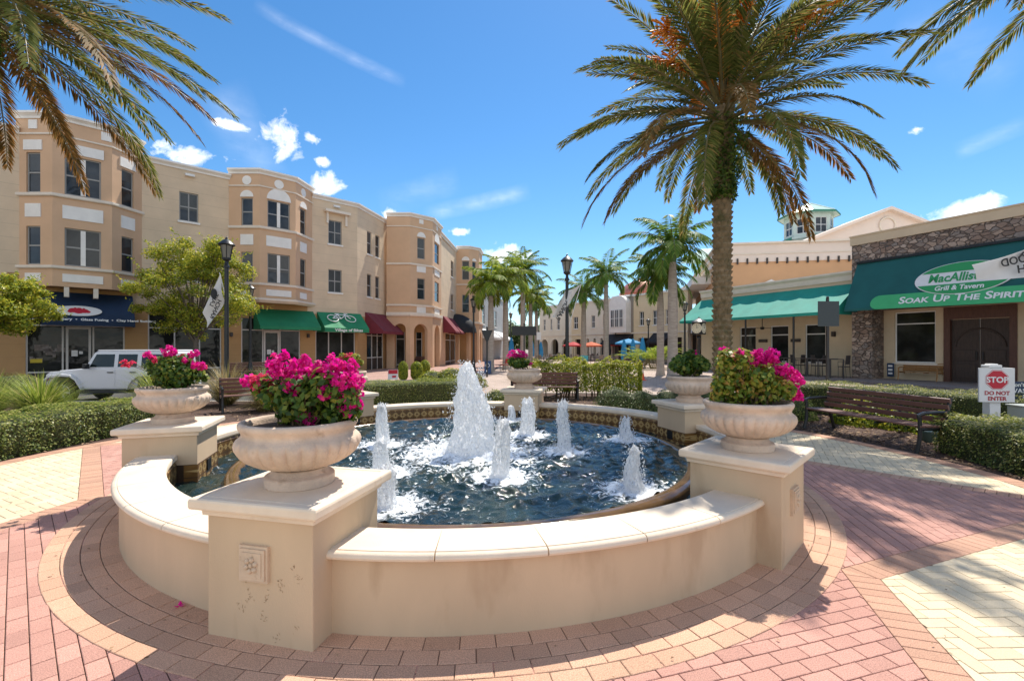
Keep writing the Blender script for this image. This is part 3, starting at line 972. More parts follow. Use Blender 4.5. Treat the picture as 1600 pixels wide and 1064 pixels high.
blob_plant('bougainvillea', 0, 'magenta bougainvillea in full bloom in the urn nearest the viewer', 'flowers',
    [(470, 620, 34), (505, 625, 34), (450, 600, 22), (535, 615, 26), (430, 615, 22), (485, 640, 22), (520, 642, 22), (545, 640, 18), (455, 640, 20), (420, 600, 14), (405, 605, 10), (500, 600, 24), (555, 640, 10)],
    [([(445, 570, 14), (468, 574, 15), (480, 590, 15), (430, 565, 9), (455, 588, 15), (492, 580, 9), (508, 593, 14), (525, 606, 14), (530, 572, 10), (545, 584, 12), (551, 606, 15), (540, 630, 11), (557, 620, 10), (508, 613, 9), (547, 641, 8), (472, 650, 10), (484, 655, 8), (387, 594, 9), (562, 632, 6), (443, 557, 6), (520, 562, 7), (458, 602, 12), (495, 606, 12), (535, 596, 13), (430, 578, 11), (478, 566, 10), (515, 580, 11), (556, 594, 11), (436, 590, 9), (548, 570, 8), (500, 575, 9)], M['magenta']),
     ([(410, 593, 9), (400, 606, 8), (420, 600, 7), (478, 613, 8), (470, 625, 7), (398, 598, 8)], M['coral'])],
    M['boug_leaf'], seed=11, group='flowering shrubs in the urns')
blob_plant('bougainvillea', 1, 'yellow leaved bougainvillea with pink sprays on its right side, in the right front urn', 'flowers',
    [(1140, 570, 20), (1165, 585, 24), (1150, 605, 26), (1190, 590, 22), (1180, 612, 24), (1130, 600, 16), (1205, 608, 18), (1220, 600, 14), (1135, 556, 10), (1215, 580, 14), (1230, 610, 12), (1160, 560, 14), (1120, 620, 9)],
    [([(1166, 561, 9), (1180, 561, 10), (1193, 564, 12), (1206, 555, 11), (1185, 552, 7), (1200, 572, 9), (1148, 557, 4), (1131, 547, 5), (1158, 551, 4), (1218, 581, 9), (1227, 577, 8), (1240, 588, 9), (1246, 597, 9), (1230, 604, 8), (1240, 615, 9), (1222, 592, 7), (1249, 621, 5), (1210, 566, 5)], M['magenta'])],
    M['boug_yellow'], seed=12, group='flowering shrubs in the urns')
blob_plant('leafy_plant', 2, 'dark green leafy plant with almost no flowers in the urn beside the cone', 'plant',
    [(1062, 565, 10), (1075, 562, 11), (1090, 566, 11), (1070, 574, 12), (1085, 574, 12), (1100, 570, 9), (1055, 572, 8), (1080, 552, 6)],
    [([(1086, 551, 2.2), (1075, 556, 1.5)], M['magenta'])], M['boug_leaf'], leaf_size=0.06, dens=1.3, seed=13)
blob_plant('flower_bush', 3, 'small bush with a magenta crown of flowers in the urn on the back pedestal', 'flowers',
    [(800, 565, 6), (808, 568, 7), (817, 567, 7), (812, 562, 6), (822, 566, 5)],
    [([(800, 552, 5), (808, 551, 5), (815, 553, 5), (820, 556, 4), (803, 557, 4), (828, 568, 3.5), (796, 556, 3)], M['magenta'])], M['boug_leaf'], leaf_size=0.07, dens=1.6, seed=14)
blob_plant('sprig_plant', 4, 'sparse reddish sprigs in the urn behind the big magenta flowers', 'plant',
    [(545, 563, 7), (555, 560, 7), (535, 558, 6), (550, 570, 8), (562, 566, 5), (528, 562, 4)],
    [([(540, 556, 4), (548, 555, 4), (533, 560, 3), (556, 562, 3)], M['coral'])], M['boug_yellow'], leaf_size=0.055, seed=15)
blob_plant('bougainvillea', 5, 'bougainvillea with scattered pink tips in the left urn before the off-roader', 'flowers',
    [(250, 575, 17), (268, 580, 20), (290, 578, 18), (275, 592, 18), (300, 585, 13), (255, 590, 14), (240, 566, 9), (310, 585, 9), (262, 565, 11), (285, 565, 11), (320, 590, 5)],
    [([(262, 548, 8), (268, 551, 7), (305, 552, 5), (303, 570, 5), (308, 573, 7), (314, 571, 6), (230, 553, 4.5), (298, 557, 5), (290, 563, 4), (237, 557, 4)], M['magenta']),
     ([(193, 567, 4), (200, 570, 3), (206, 567, 3), (240, 563, 3), (284, 557, 3), (318, 573, 4)], M['coral'])],
    M['boug_leaf'], seed=16, group='flowering shrubs in the urns')

# one fallen bract on the ring of pavers
fb = MB()
g = G(281, 949)
for q in range(3):
    an = 2.1 * q
    p = Vector((g.x, g.y, 0.012))
    d = Vector((math.cos(an), math.sin(an), 0.15)); s = Vector((-math.sin(an), math.cos(an), 0))
    fb.face([p, p + d * 0.02 + s * 0.014, p + d * 0.04 + Vector((0, 0, 0.012)), p + d * 0.02 - s * 0.014])
settag(fb.build('fallen_petal', M['magenta']), 'single magenta petal fallen on the pavers by the wall', 'petal')
# ================================================================== GROUND, ROADS, KERBS
M['ground'] = mat('weathered_concrete_ground', (0.30, 0.245, 0.21), 0.9, var=0.12, vscale=0.8, bump=0.2)
M['asphalt'] = mat('asphalt', (0.075, 0.073, 0.072), 0.9, var=0.2, vscale=1.5, bump=0.5, bscale=90)
M['kerb'] = mat('kerb_concrete', (0.45, 0.40, 0.34), 0.85, var=0.12, vscale=2)
M['grass'] = mat('lawn', (0.06, 0.10, 0.02), 0.9, var=0.4, vscale=8)


def brick_mat(name, c1, c2, mortar, scale=1.0, rot=0.0, w=0.5, h=0.25):
    m = bpy.data.materials.new(name)
    nt, N, L, P = nodes_of(m); P.inputs['Roughness'].default_value = 0.9
    tc = N.new('ShaderNodeTexCoord'); mp = N.new('ShaderNodeMapping'); mp.inputs['Rotation'].default_value = (0, 0, rot)
    L.new(tc.outputs['Object'], mp.inputs['Vector'])
    b = N.new('ShaderNodeTexBrick'); b.inputs['Scale'].default_value = scale; b.inputs['Color1'].default_value = (*c1, 1); b.inputs['Color2'].default_value = (*c2, 1); b.inputs['Mortar'].default_value = (*mortar, 1)
    b.inputs['Mortar Size'].default_value = 0.012; b.inputs['Brick Width'].default_value = w; b.inputs['Row Height'].default_value = h
    L.new(mp.outputs[0], b.inputs['Vector'])
    nz = N.new('ShaderNodeTexNoise'); nz.inputs['Scale'].default_value = 0.6; nz.inputs['Detail'].default_value = 6; L.new(tc.outputs['Object'], nz.inputs['Vector'])
    mr = N.new('ShaderNodeMapRange'); mr.inputs[3].default_value = 0.75; mr.inputs[4].default_value = 1.25; L.new(nz.outputs['Fac'], mr.inputs[0])
    hs = N.new('ShaderNodeHueSaturation'); L.new(b.outputs['Color'], hs.inputs['Color']); L.new(mr.outputs[0], hs.inputs['Value'])
    L.new(hs.outputs['Color'], P.inputs['Base Color'])
    return m

M['walk'] = brick_mat('pink_paver_walk', (0.42, 0.26, 0.215), (0.36, 0.22, 0.18), (0.2, 0.13, 0.1), 2.5, 0.78)
M['plaza'] = brick_mat('pale_plaza_pavers', (0.46, 0.36, 0.30), (0.38, 0.29, 0.24), (0.25, 0.19, 0.15), 1.6, 0.3)
M['grey_walk'] = brick_mat('grey_paver_walk', (0.27, 0.22, 0.195), (0.22, 0.18, 0.165), (0.12, 0.1, 0.09), 2.5, 0.44)


def sheet(name, pts, z, m):
    g = MB(); g.face([(x, y, z) for x, y in pts]); o = g.build(name, m, fix=False)
    return settag(o, kind='structure')


def slab(name, pts, z0, z1, m):
    g = MB(); g.prism(pts, z0, z1); o = g.build(name, m)
    return settag(o, kind='structure')

sheet('ground', [(-500, -40), (500, -40), (500, 1200), (-500, 1200)], -0.13, M['ground'])
sheet('road', [(-60, -20), (-26, 9.0), (-23.6, 14.95), (-4.5, 14.95), (-2, 22.0), (-8.6, 24.3), (-13.6, 25.2), (-17.9, 22.8), (-24, 17), (-34, 7.2), (-60, -14)], -0.125, M['asphalt'])
slab('sidewalk', [(-44, -2), (-24, 17), (-17.9, 22.8), (-13.6, 25.2), (-8.6, 24.3), (-3.5, 24.6), (-1.5, 30), (-1.0, 50), (2, 90), (-30, 90), (-30, 20), (-48, 3)], -0.2, 0.0, M['walk'])
sheet('plaza', [(-3.2, 16.6), (16, 15.5), (15.0, 26), (14.5, 90), (-2, 90), (-0.9, 50), (-1.4, 30), (-3.4, 24.6)], -0.02, M['plaza'])
slab('restaurant_sidewalk', [(12.5, 40), (14.2, 32), (16.5, 27.0), (19.5, 18.0), (22, 8), (60, 8), (60, 40)], -0.2, 0.0, M['grey_walk'])
# planting bed ring round the plaza, with a kerb on the street side
ro = MB()
bed = []
inner = [polar(7.21, math.radians(a)) for a in range(-28, 214, 4)]
outer = [(12.5, -1.5), (11.6, 6), (11.3, 12.5), (9.2, 15.2), (6.5, 16.6), (2.5, 17.6), (-2.5, 17.4), (-4.6, 14.9), (-23.5, 14.9), (-24.5, 9), (-24.5, -1)]
b = MB(); b.face([(x, y, -0.005) for x, y in inner + outer[::-1]])
settag(b.build('planting_bed', M['mulch'], fix=False), kind='structure')
k = MB()
k.sweep([(-24.6, 9), (-23.6, 14.95), (-4.55, 14.95), (-2.4, 17.45), (2.6, 17.65), (6.6, 16.65), (9.3, 15.25), (11.4, 12.5)], [(-0.07, -0.12), (0.07, -0.12), (0.07, 0.015), (-0.07, 0.015)])
k.sweep([(-44, -2.06), (-24, 16.94), (-17.9, 22.74), (-13.6, 25.14), (-8.6, 24.24), (-3.5, 24.54)], [(-0.1, -0.12), (0.1, -0.12), (0.1, 0.012), (-0.1, 0.012)])
settag(k.build('kerb', M['kerb']), kind='structure')
# ================================================================== BUILDINGS
WRNG = random.Random(19)
M['blind'] = mat('glass_dimmed_blind', (0.075, 0.078, 0.08), 0.12, var=0.1, spec=0.4)  # slat colour painted dark to look dimmed by the glass
class Fac:
    """a straight facade: p0 is its left end and p1 its right end, seen from outside"""
    def __init__(s, bld, p0, p1):
        s.b = bld; s.p0 = Vector((p0[0], p0[1], 0)); d = Vector((p1[0] - p0[0], p1[1] - p0[1], 0))
        s.L = d.length; s.d = d / s.L; s.n = Vector((s.d.y, -s.d.x, 0))

    def P(s, a, o, z): return s.p0 + s.d * a + s.n * o + Vector((0, 0, z))

    def s_px(s, px, o=0.0):
        k = (px - 800) / F; p = s.p0 + s.n * o
        return (k * p.y - p.x) / (s.d.x - k * s.d.y)

    def z_px(s, px, py, o=0.0):
        a = s.s_px(px, o); return HC + (Y0 - py) * s.P(a, o, 0).y / F

    def box(s, mb, s0, s1, z0, z1, o0, o1):
        mb.box(s.P((s0 + s1) / 2, (o0 + o1) / 2, (z0 + z1) / 2), (abs(s1 - s0), abs(o1 - o0), z1 - z0), axes=(s.d, s.n, (0, 0, 1)))

    def wall(s, z0, z1, m, ops=(), name='wall', reveal=0.14, parent=None, s0=0.0, s1=None):
        s1 = s.L if s1 is None else s1
        mb = MB()
        cs = sorted({s0, s1, *[min(max(o[0], s0), s1) for o in ops], *[min(max(o[1], s0), s1) for o in ops]})
        cz = sorted({z0, z1, *[min(max(o[2], z0), z1) for o in ops], *[min(max(o[3], z0), z1) for o in ops]})
        for a, b in zip(cs, cs[1:]):
            for c, e in zip(cz, cz[1:]):
                ma, mc = (a + b) / 2, (c + e) / 2
                if any(o[0] < ma < o[1] and o[2] < mc < o[3] for o in ops): continue
                mb.face([s.P(a, 0, c), s.P(b, 0, c), s.P(b, 0, e), s.P(a, 0, e)])
        for o in ops:
            a, b, c, e = o[:4]
            arch = len(o) > 4
            if not arch:
                mb.face([s.P(a, 0, e), s.P(b, 0, e), s.P(b, -reveal, e), s.P(a, -reveal, e)])
                mb.face([s.P(a, 0, c), s.P(a, -reveal, c), s.P(b, -reveal, c), s.P(b, 0, c)])
                top = e
            else:
                r = (b - a) / 2; top = e - r; n = 12; m_ = (a + b) / 2
                pts = [(m_ - r * math.cos(PI * i / n), top + r * math.sin(PI * i / n)) for i in range(n + 1)]
                for (x0, q0), (x1, q1) in zip(pts, pts[1:]):
                    mb.face([s.P(x0, 0, q0), s.P(x1, 0, q1), s.P(x1, 0, e), s.P(x0, 0, e)])
                    mb.face([s.P(x0, 0, q0), s.P(x0, -reveal, q0), s.P(x1, -reveal, q1), s.P(x1, 0, q1)])
            mb.face([s.P(a, 0, c), s.P(a, 0, top), s.P(a, -reveal, top), s.P(a, -reveal, c)])
            mb.face([s.P(b, 0, c), s.P(b, -reveal, c), s.P(b, -reveal, top), s.P(b, 0, top)])
        # back skin so the wall has thickness
        return mb.build(name, m, parent or s.b, fix=False)

    def window(s, s0, s1, z0, z1, style='dh', rec=0.1, fm=None, gm=None, sill=True, sill_m=None, fw=0.06, name='window'):
        fb = MB(); o0, o1 = -rec - 0.03, -rec + 0.03
        e = 0.003
        s.box(fb, s0 + e, s0 + fw, z0 + e, z1 - e, o0, o1); s.box(fb, s1 - fw, s1 - e, z0 + e, z1 - e, o0, o1)
        s.box(fb, s0 + fw, s1 - fw, z0 + e, z0 + fw, o0, o1); s.box(fb, s0 + fw, s1 - fw, z1 - fw, z1 - e, o0, o1)
        zm = (z0 + z1) / 2
        if style == 'dh':
            s.box(fb, s0 + fw, s1 - fw, zm - 0.035, zm + 0.035, o0, o1 - 0.004)
        elif style == 'pair':
            m_ = (s0 + s1) / 2
            for a, b in ((s0 + fw, m_ - 0.09), (m_ + 0.09, s1 - fw)): s.box(fb, a, b, zm - 0.035, zm + 0.035, o0, o1 - 0.004)
        elif style == 'grid':
            m_ = (s0 + s1) / 2
            s.box(fb, m_ - 0.03, m_ + 0.03, z0 + fw, z1 - fw, o0, o1 - 0.004)
            s.box(fb, s0 + fw, m_ - 0.03, zm - 0.035, zm + 0.035, o0, o1 - 0.006); s.box(fb, m_ + 0.03, s1 - fw, zm - 0.035, zm + 0.035, o0, o1 - 0.006)
        w = fb.build(name, fm or M['window_frame'], s.b)
        if style == 'pair':
            mm = MB(); m_ = (s0 + s1) / 2; s.box(mm, m_ - 0.09, m_ + 0.09, z0 + fw, z1 - fw, o0, o1 + 0.02); mm.build('mullion', M['trim_white'], w)
        pb = MB(); pb.face([s.P(s0, -rec, z0), s.P(s1, -rec, z0), s.P(s1, -rec, z1), s.P(s0, -rec, z1)])
        pb.build('pane', gm or M['glass'], w, fix=False)
        if WRNG.random() < 0.4 and style != 'none' and z1 - z0 > 1:
            bl_ = MB(); k_ = WRNG.choice((0.3, 0.45, 0.62, 1.0)); zz = z1 - fw
            while zz > z1 - k_ * (z1 - z0) + 0.05:
                bl_.face([s.P(s0 + fw, -rec + 0.006, zz - 0.045), s.P(s1 - fw, -rec + 0.006, zz - 0.045), s.P(s1 - fw, -rec + 0.01, zz), s.P(s0 + fw, -rec + 0.01, zz)]); zz -= 0.055
            bl_.build('blind', M['blind'], w, fix=False)
        if sill:
            sb = MB(); s.box(sb, s0 - 0.08, s1 + 0.08, z0 - 0.11, z0 - 0.002, -0.05, 0.07); sb.build('sill', sill_m or M['trim_white'], w)
        return w

    def shop(s, s0, s1, z0, z1, mull=(), trans=None, door=None, base=0.45, name='shop_window'):
        """storefront glazing with mullions, a transom bar and maybe a door"""
        fb = MB(); o0, o1 = -0.13, -0.05; w = 0.065
        for a in [s0 + w / 2, s1 - w / 2, *mull]: s.box(fb, a - w / 2, a + w / 2, z0, z1, o0, o1)
        if trans: s.box(fb, s0 + w, s1 - w, trans - w / 2, trans + w / 2, o0, o1 - 0.005)
        segs = [(s0, s1)] if not door else [(s0, door[0]), (door[1], s1)]
        for a, b in segs:
            s.box(fb, a + w, b - w, z0 + base - w / 2, z0 + base + w / 2, o0, o1 - 0.007)
        wd = fb.build(name, M['store_frame'], s.b)
        pb = MB(); pb.face([s.P(s0, -0.1, z0), s.P(s1, -0.1, z0), s.P(s1, -0.1, z1), s.P(s0, -0.1, z1)]); pb.build('pane', M['store_glass'], wd, fix=False)
        for a, b in segs:
            kb = MB(); s.box(kb, a + w, b - w, z0, z0 + base - w / 2, -0.12, -0.07)
            kb.build('base_panel', M['bronze_frame'], wd)
        if door:
            a, b = door; zt = (trans or z1)
            db = MB(); q = 0.11
            s.box(db, a + 0.02, a + q, z0 + 0.02, zt - 0.04, -0.12, -0.035); s.box(db, b - q, b - 0.02, z0 + 0.02, zt - 0.04, -0.12, -0.035)
            s.box(db, a + q, b - q, zt - 0.16, zt - 0.04, -0.12, -0.037); s.box(db, a + q, b - q, z0 + 0.02, z0 + 0.24, -0.12, -0.037)
            dd = db.build('door', M['store_frame'], s.b)
            hb = MB(); s.box(hb, a + 0.13, a + 0.17, z0 + 0.95, z0 + 1.25, -0.03, 0.02); hb.build('handle', M['black_metal'], dd)
            nb = MB(); s.box(nb, a + 0.22, a + 0.45, z0 + 1.25, z0 + 1.55, -0.095, -0.09); s.box(nb, a + 0.5, a + 0.64, z0 + 1.36, z0 + 1.5, -0.095, -0.09); nb.build('notice', M['white_paint'], dd)
        return wd

    def awning(s, s0, s1, zt, zb, proj, m, val=0.22, name='awning'):
        mb = MB(); t = 0.02
        a, b = s.P(s0, 0.02, zt), s.P(s1, 0.02, zt); c, e = s.P(s1, proj, zb), s.P(s0, proj, zb)
        n = (s.n * (zt - zb) + Vector((0, 0, proj))).normalized() * t
        K = 40
        rows = []
        for i in range(K + 1):
            q = i / K; sag = -0.085 * abs(math.sin(PI * q * max(3, round((s1 - s0) / 1.5))))
            rows.append([a.lerp(b, q), (a.lerp(b, q) + e.lerp(c, q)) / 2 + Vector((0, 0, sag)), e.lerp(c, q)])
        mb.grid(rows)
        mb.grid([[p - n for p in r] for r in rows])
        dn = Vector((0, 0, -val))
        mb.face([e, c, c + dn, e + dn])
        for p, q in ((a, e), (b, c)):
            low = Vector((p.x, p.y, q.z - val)); mb.face([p, q, q + dn, low])
        return mb.build(name, m, s.b, smooth=20, fix=False)


def ray_plane(px, py, p, n):
    d = Vector(((px - 800) / F, 1, (Y0 - py) / F)); o = Vector((0, 0, HC))
    return o + d * ((Vector(p) - o).dot(n) / d.dot(n))


def cornice(bld, path, z, m, name='cornice', big=1.0, parent=None):
    mb = MB()
    prof = [(-0.30, z - 0.02), (0.0, z - 0.30 * big), (0.05 * big, z - 0.30 * big), (0.07 * big, z - 0.2 * big), (0.16 * big, z - 0.12 * big), (0.20 * big, z - 0.10 * big), (0.20 * big, z + 0.0), (-0.30, z + 0.02)]
    mb.sweep(path, prof); return mb.build(name, m, parent or bld)


def band(bld, path, z0, z1, o, m, name='trim_band'):
    mb = MB(); mb.sweep(path, [(-0.05, z0), (o * 0.7, z0), (o, z0 + (z1 - z0) * 0.3), (o, z1), (-0.05, z1)]); return mb.build(name, m, bld)


# ------------------------------------------------------------------ long three storey block on the left
LB = thing('apartment_building', 'long three storey tan block with terracotta bays and shop awnings, by the street', 'building', (-16, 28, 0))
O = Vector((-19.85, 25.03)); DV = Vector((0.717, 0.697)).normalized()
def on(t): return (O.x + DV.x * t, O.y + DV.y * t)
HW, ZG = 12.0, 3.95
corner = (-11.1, 33.53)

def upper_windows(f, px0, px1, style='grid', rows=((8.83, 10.47), (5.5, 7.08)), **k):
    a, b = f.s_px(px0), f.s_px(px1); return [(a, b, z0, z1, style) for z0, z1 in rows]

def put(f, z0, z1, m, wins, sill=True):
    f.wall(z0, z1, m, [w[:4] for w in wins])
    for w in wins: f.window(*w[:4], style=w[4], sill=sill)

# far left stretch beyond the first bay, then the stretch between the bays
f = Fac(LB, on(-24), on(-4.5)); put(f, ZG, HW, M['tan_wall'], [(3, 4.2, 8.83, 10.47, 'grid'), (3, 4.2, 5.5, 7.08, 'grid'), (9, 10.2, 8.83, 10.47, 'grid'), (9, 10.2, 5.5, 7.08, 'grid')])
f1 = Fac(LB, on(-0.4), on(4.3)); put(f1, ZG, HW, M['tan_wall'], upper_windows(f1, 280, 310))
f2 = Fac(LB, on(8.7), corner); put(f2, ZG, HW, M['tan_wall'], upper_windows(f2, 513, 534))
p3 = (-10.15, 38.2)
f3 = Fac(LB, corner, p3); put(f3, ZG, HW, M['tan_wall'], upper_windows(f3, 573.5, 580.5, 'dh', ((8.7, 10.4), (5.5, 7.2))) + upper_windows(f3, 586.5, 593, 'dh', ((8.7, 10.4), (5.5, 7.2))))
# little projecting hood over the top window of the middle stretch
hb = MB(); a, b = f2.s_px(506), f2.s_px(545)
f2.box(hb, a, b, 10.95, 11.12, 0.002, 0.35); f2.box(hb, a + 0.15, a + 0.3, 10.2, 10.95, 0.002, 0.12); f2.box(hb, b - 0.3, b - 0.15, 10.2, 10.95, 0.002, 0.12)
hb.build('window_hood', M['trim'], LB)
for path in ([on(-24), on(-4.5)], [on(0.05), on(4.2)], [on(9.0), corner, p3]): cornice(LB, path, HW, M['trim_white'])
# ground floor: ochre wall with shop fronts
fg = Fac(LB, on(-24), corner); t0 = -24.0
def sg(px): return fg.s_px(px)
zt1 = 2.95
ops = []
shops = [(40, 195, [98, 146], (102, 143), 2.78), (231, 346, [273, 312], None, 2.78), (377, 469, [411, 438], (412, 437), 2.78), (493, 555, [514, 534], None, 2.78)]
for a, b, mu, dr, tr in shops: ops.append((sg(a), sg(b), 0.02, 3.5))
fg.wall(-0.05, ZG, M['ochre_wall'], ops)
for a, b, mu, dr, tr in shops:
    fg.shop(sg(a), sg(b), 0.02, 3.5, [sg(q) for q in mu], tr, tuple(sg(q) for q in dr) if dr else None, base=0.5)
fg3 = Fac(LB, corner, p3)
a, b = fg3.s_px(573), fg3.s_px(599)
fg3.wall(-0.05, ZG, M['ochre_wall'], [(a, b, 0.02, 3.5)])
fg3.shop(a, b, 0.02, 3.5, [a + (b - a) * 0.33, a + (b - a) * 0.66], 2.6, None, base=0.9)
# goods glimpsed inside the pottery shop window
gb = MB()
rg = random.Random(4)
for q in range(14):
    s_ = sg(46 + q * 3.6); z = rg.uniform(0.9, 1.6); wdt = rg.uniform(0.1, 0.3)
    fg.box(gb, s_, s_ + wdt, z, z + rg.uniform(0.1, 0.35), -0.093, -0.088)
gb.build('window_display', mat('display_goods', (0.10, 0.07, 0.05), 0.6, col2=(0.25, 0.22, 0.2), vscale=5), LB)
yb = MB(); fg.box(yb, sg(47), sg(66), 0.98, 1.16, -0.087, -0.082); yb.build('shop_notice', mat('yellow_notice', (0.55, 0.42, 0.03), 0.6), LB)
# wall lamps between the shops
for px in (361, 481):
    lb_ = MB(); q = sg(px); fg.box(lb_, q - 0.07, q + 0.07, 2.35, 2.6, 0.002, 0.16); lb_.build('wall_lamp', M['bronze_frame'], LB)

# awnings
aw = fg.awning(sg(66), sg(207), 4.42, 2.95, 1.3, M['navy_cloth'], 0.2)
n_aw = (fg.n * (4.42 - 2.95) + Vector((0, 0, 1.3 - 0.02))).normalized(); up_aw = (Vector((0, 0, 4.42 - 2.95)) - fg.n * (1.3 - 0.02)).normalized()
def awn_pt(px, py, lift=0.04): return ray_plane(px, py, fg.P(0, 1.3, 2.95), n_aw) + n_aw * lift
text('Paint Your Own Pottery  \u2022  Glass Fusing  \u2022  Clay Hand Building', 0.205, awn_pt(138, 502), fg.d, up_aw, M['white_letter'], aw, bold=0.006)
def ellipse(c, r, u, rx, ry, n, m, parent, name, t=0.02, a0=0.0, a1=2 * PI):
    mb = MB(); k = 40
    nn = Vector(r).cross(Vector(u))
    rim = [Vector(c) + r * (rx * math.cos(a0 + (a1 - a0) * i / k)) + u * (ry * math.sin(a0 + (a1 - a0) * i / k)) for i in range(k)]
    mb.face([p + nn * t for p in rim]); mb.grid([[p for p in rim], [p + nn * t for p in rim]], close_u=True)
    return mb.build(name, m, parent, fix=False)
e = ellipse(awn_pt(123, 487), fg.d, up_aw, 0.85, 0.34, n_aw, M['white_paint'], aw, 'oval_badge')
rb = MB(); c0 = awn_pt(123, 487) + n_aw * 0.012
for dx, dy, r_ in ((-0.18, 0.02, 0.19), (0.0, -0.03, 0.2), (0.2, -0.01, 0.17), (0.33, -0.06, 0.1), (-0.28, -0.05, 0.12), (0.02, 0.12, 0.1), (0.18, 0.14, 0.05), (-0.12, 0.17, 0.05)):
    rim = [c0 + n_aw * (0.012 + 0.002 * abs(dx)) + fg.d * (dx + r_ * math.cos(2 * PI * i / 14)) + up_aw * (dy + r_ * 0.8 * math.sin(2 * PI * i / 14)) for i in range(14)]
    rb.face(rim)
rb.build('red_emblem', M['sign_red'], aw, fix=False)
fg.awning(sg(396), sg(489), 4.1, 3.0, 1.35, M['green_cloth'], 0.2)
a2 = fg.awning(sg(495), sg(563), 4.1, 3.0, 1.35, M['green_cloth'], 0.28)
n2 = (fg.n * 1.1 + Vector((0, 0, 1.33))).normalized(); u2 = (Vector((0, 0, 1.1)) - fg.n * 1.33).normalized()
c2 = ray_plane(533, 497, fg.P(0, 1.35, 3.0), n2) + n2 * 0.05
bk = MB()
for sx in (-0.62, 0.62):
    bk.tube([c2 + fg.d * (sx + 0.36 * math.cos(2 * PI * i / 24)) + u2 * (-0.12 + 0.36 * math.sin(2 * PI * i / 24)) for i in range(25)], 0.032, 6)
J = {'bb': (-0.05, -0.14), 'seat': (-0.2, 0.3), 'head': (0.4, 0.3), 'rw': (-0.62, -0.12), 'fw': (0.62, -0.12), 'bar': (0.36, 0.47)}
def jj(q): return c2 + fg.d * J[q][0] + u2 * J[q][1]
for p, q in (('bb', 'seat'), ('bb', 'head'), ('seat', 'head'), ('rw', 'bb'), ('rw', 'seat'), ('fw', 'head'), ('head', 'bar')): bk.tube([jj(p), jj(q)], 0.035, 6)
bk.tube([jj('seat') + fg.d * -0.15 + u2 * 0.07, jj('seat') + fg.d * 0.12 + u2 * 0.07], 0.045, 6)
bk.tube([jj('bar') + fg.d * -0.05, jj('bar') + fg.d * 0.17, jj('bar') + fg.d * 0.2 - u2 * 0.1], 0.03, 6)
bk.build('bicycle_emblem', M['white_letter'], a2)
text('Village of Bikes', 0.26, fg.P((sg(495) + sg(563)) / 2 + 0.1, 1.355, 2.78), fg.d, (0, 0, 1), M['white_letter'], a2, bold=0.006, stretch=1.25)
fg3.awning(fg3.s_px(570), fg3.s_px(604), 4.3, 2.9, 1.5, M['maroon_cloth'], 0.2)

for t0_, t1_ in ((-4.9, 0.4), (3.6, 9.3)):
    fx = Fac(LB, on(t0_), on(t1_)); fx.wall(ZG, 5.2, M['ochre_wall'])
# bays
def bay(pts, H, arched, panels, sides_win, pxs, bottom, molding, ground_arch=False):
    path = [Vector(p) for p in pts]
    facs = [Fac(LB, pts[i], pts[i + 1]) for i in range(3)]
    for i, fc in enumerate(facs):
        a, b = fc.s_px(pxs[i][0]), fc.s_px(pxs[i][1])
        st = sides_win[i]
        wins = [(a, b, 8.98, 10.85 if not arched else 10.62, st), (a, b, 5.6, 7.4, st)]
        fc.wall(bottom, H, M['bay_wall'], [w[:4] for w in wins])
        for w in wins: fc.window(*w[:4], style=st, sill=False)
        tr = MB(); e = 0.03
        if arched:
            m_ = (a + b) / 2; r = (b - a) / 2 + 0.05; h = min(r, 0.78)
            arcp = [(m_ + r * math.cos(PI * k / 14), 10.68 + h * math.sin(PI * k / 14)) for k in range(15)]
            q0 = [fc.P(x, 0.05, z) for x, z in arcp]; q1 = [fc.P(x, -0.01, z) for x, z in arcp]
            tr.face(q0); tr.grid([q1, q0], close_u=True)
        else:
            fc.box(tr, a - 0.1, b + 0.1, 10.95, 11.42, -0.01, 0.05)
        tr.build('lintel_panel', M['trim_white'], LB)
        for z0, z1 in ((7.82, 8.45), (4.82, 5.2)):
            pb = MB(); fc.box(pb, a - 0.06 * (b - a), b + 0.06 * (b - a), z0, z1, -0.01, 0.035); pb.build('trim_panel', M['trim_white'], LB)
        # small ornaments under the cornice
        m_ = (a + b) / 2
        for x in ([m_] if st != 'pair' or arched else [m_ - 0.85, m_ + 0.85]):
            ob = MB()
            if arched:
                rim = [(x + 0.27 * math.cos(2 * PI * k / 20), H - 0.68 + 0.27 * math.sin(2 * PI * k / 20)) for k in range(20)]
                q0 = [fc.P(u, 0.04, z) for u, z in rim]; q1 = [fc.P(u, -0.01, z) for u, z in rim]
                ob.face(q0); ob.grid([q1, q0], close_u=True)
            else: fc.box(ob, x - 0.2, x + 0.2, H - 0.78, H - 0.36, -0.01, 0.04)
            ob.build('ornament', M['trim_white'], LB)
    P2 = [tuple(p) for p in path]
    cornice(LB, P2, H, M['trim_white'])
    band(LB, P2, H - 1.05, H - 0.97, 0.06, M['trim']); band(LB, P2, 8.80, 8.95, 0.10, M['trim']); band(LB, P2, 5.42, 5.56, 0.10, M['trim'])
    if molding:
        mb = MB(); mb.sweep(P2, [(-0.1, bottom - 0.02), (0.02, bottom - 0.02), (0.2, bottom + 0.12), (0.2, bottom + 0.22), (0.0, bottom + 0.26), (-0.1, bottom + 0.26)]); mb.build('bay_base_moulding', M['trim'], LB)
    sb = MB(); sb.face([(*p, bottom) for p in reversed(P2)]); sb.build('soffit', M['ochre_wall'], LB, fix=False)
    rf = MB(); rf.face([(*p, H - 0.1) for p in P2]); rf.build('bay_roof', M['trim'], LB, fix=False)
    return facs

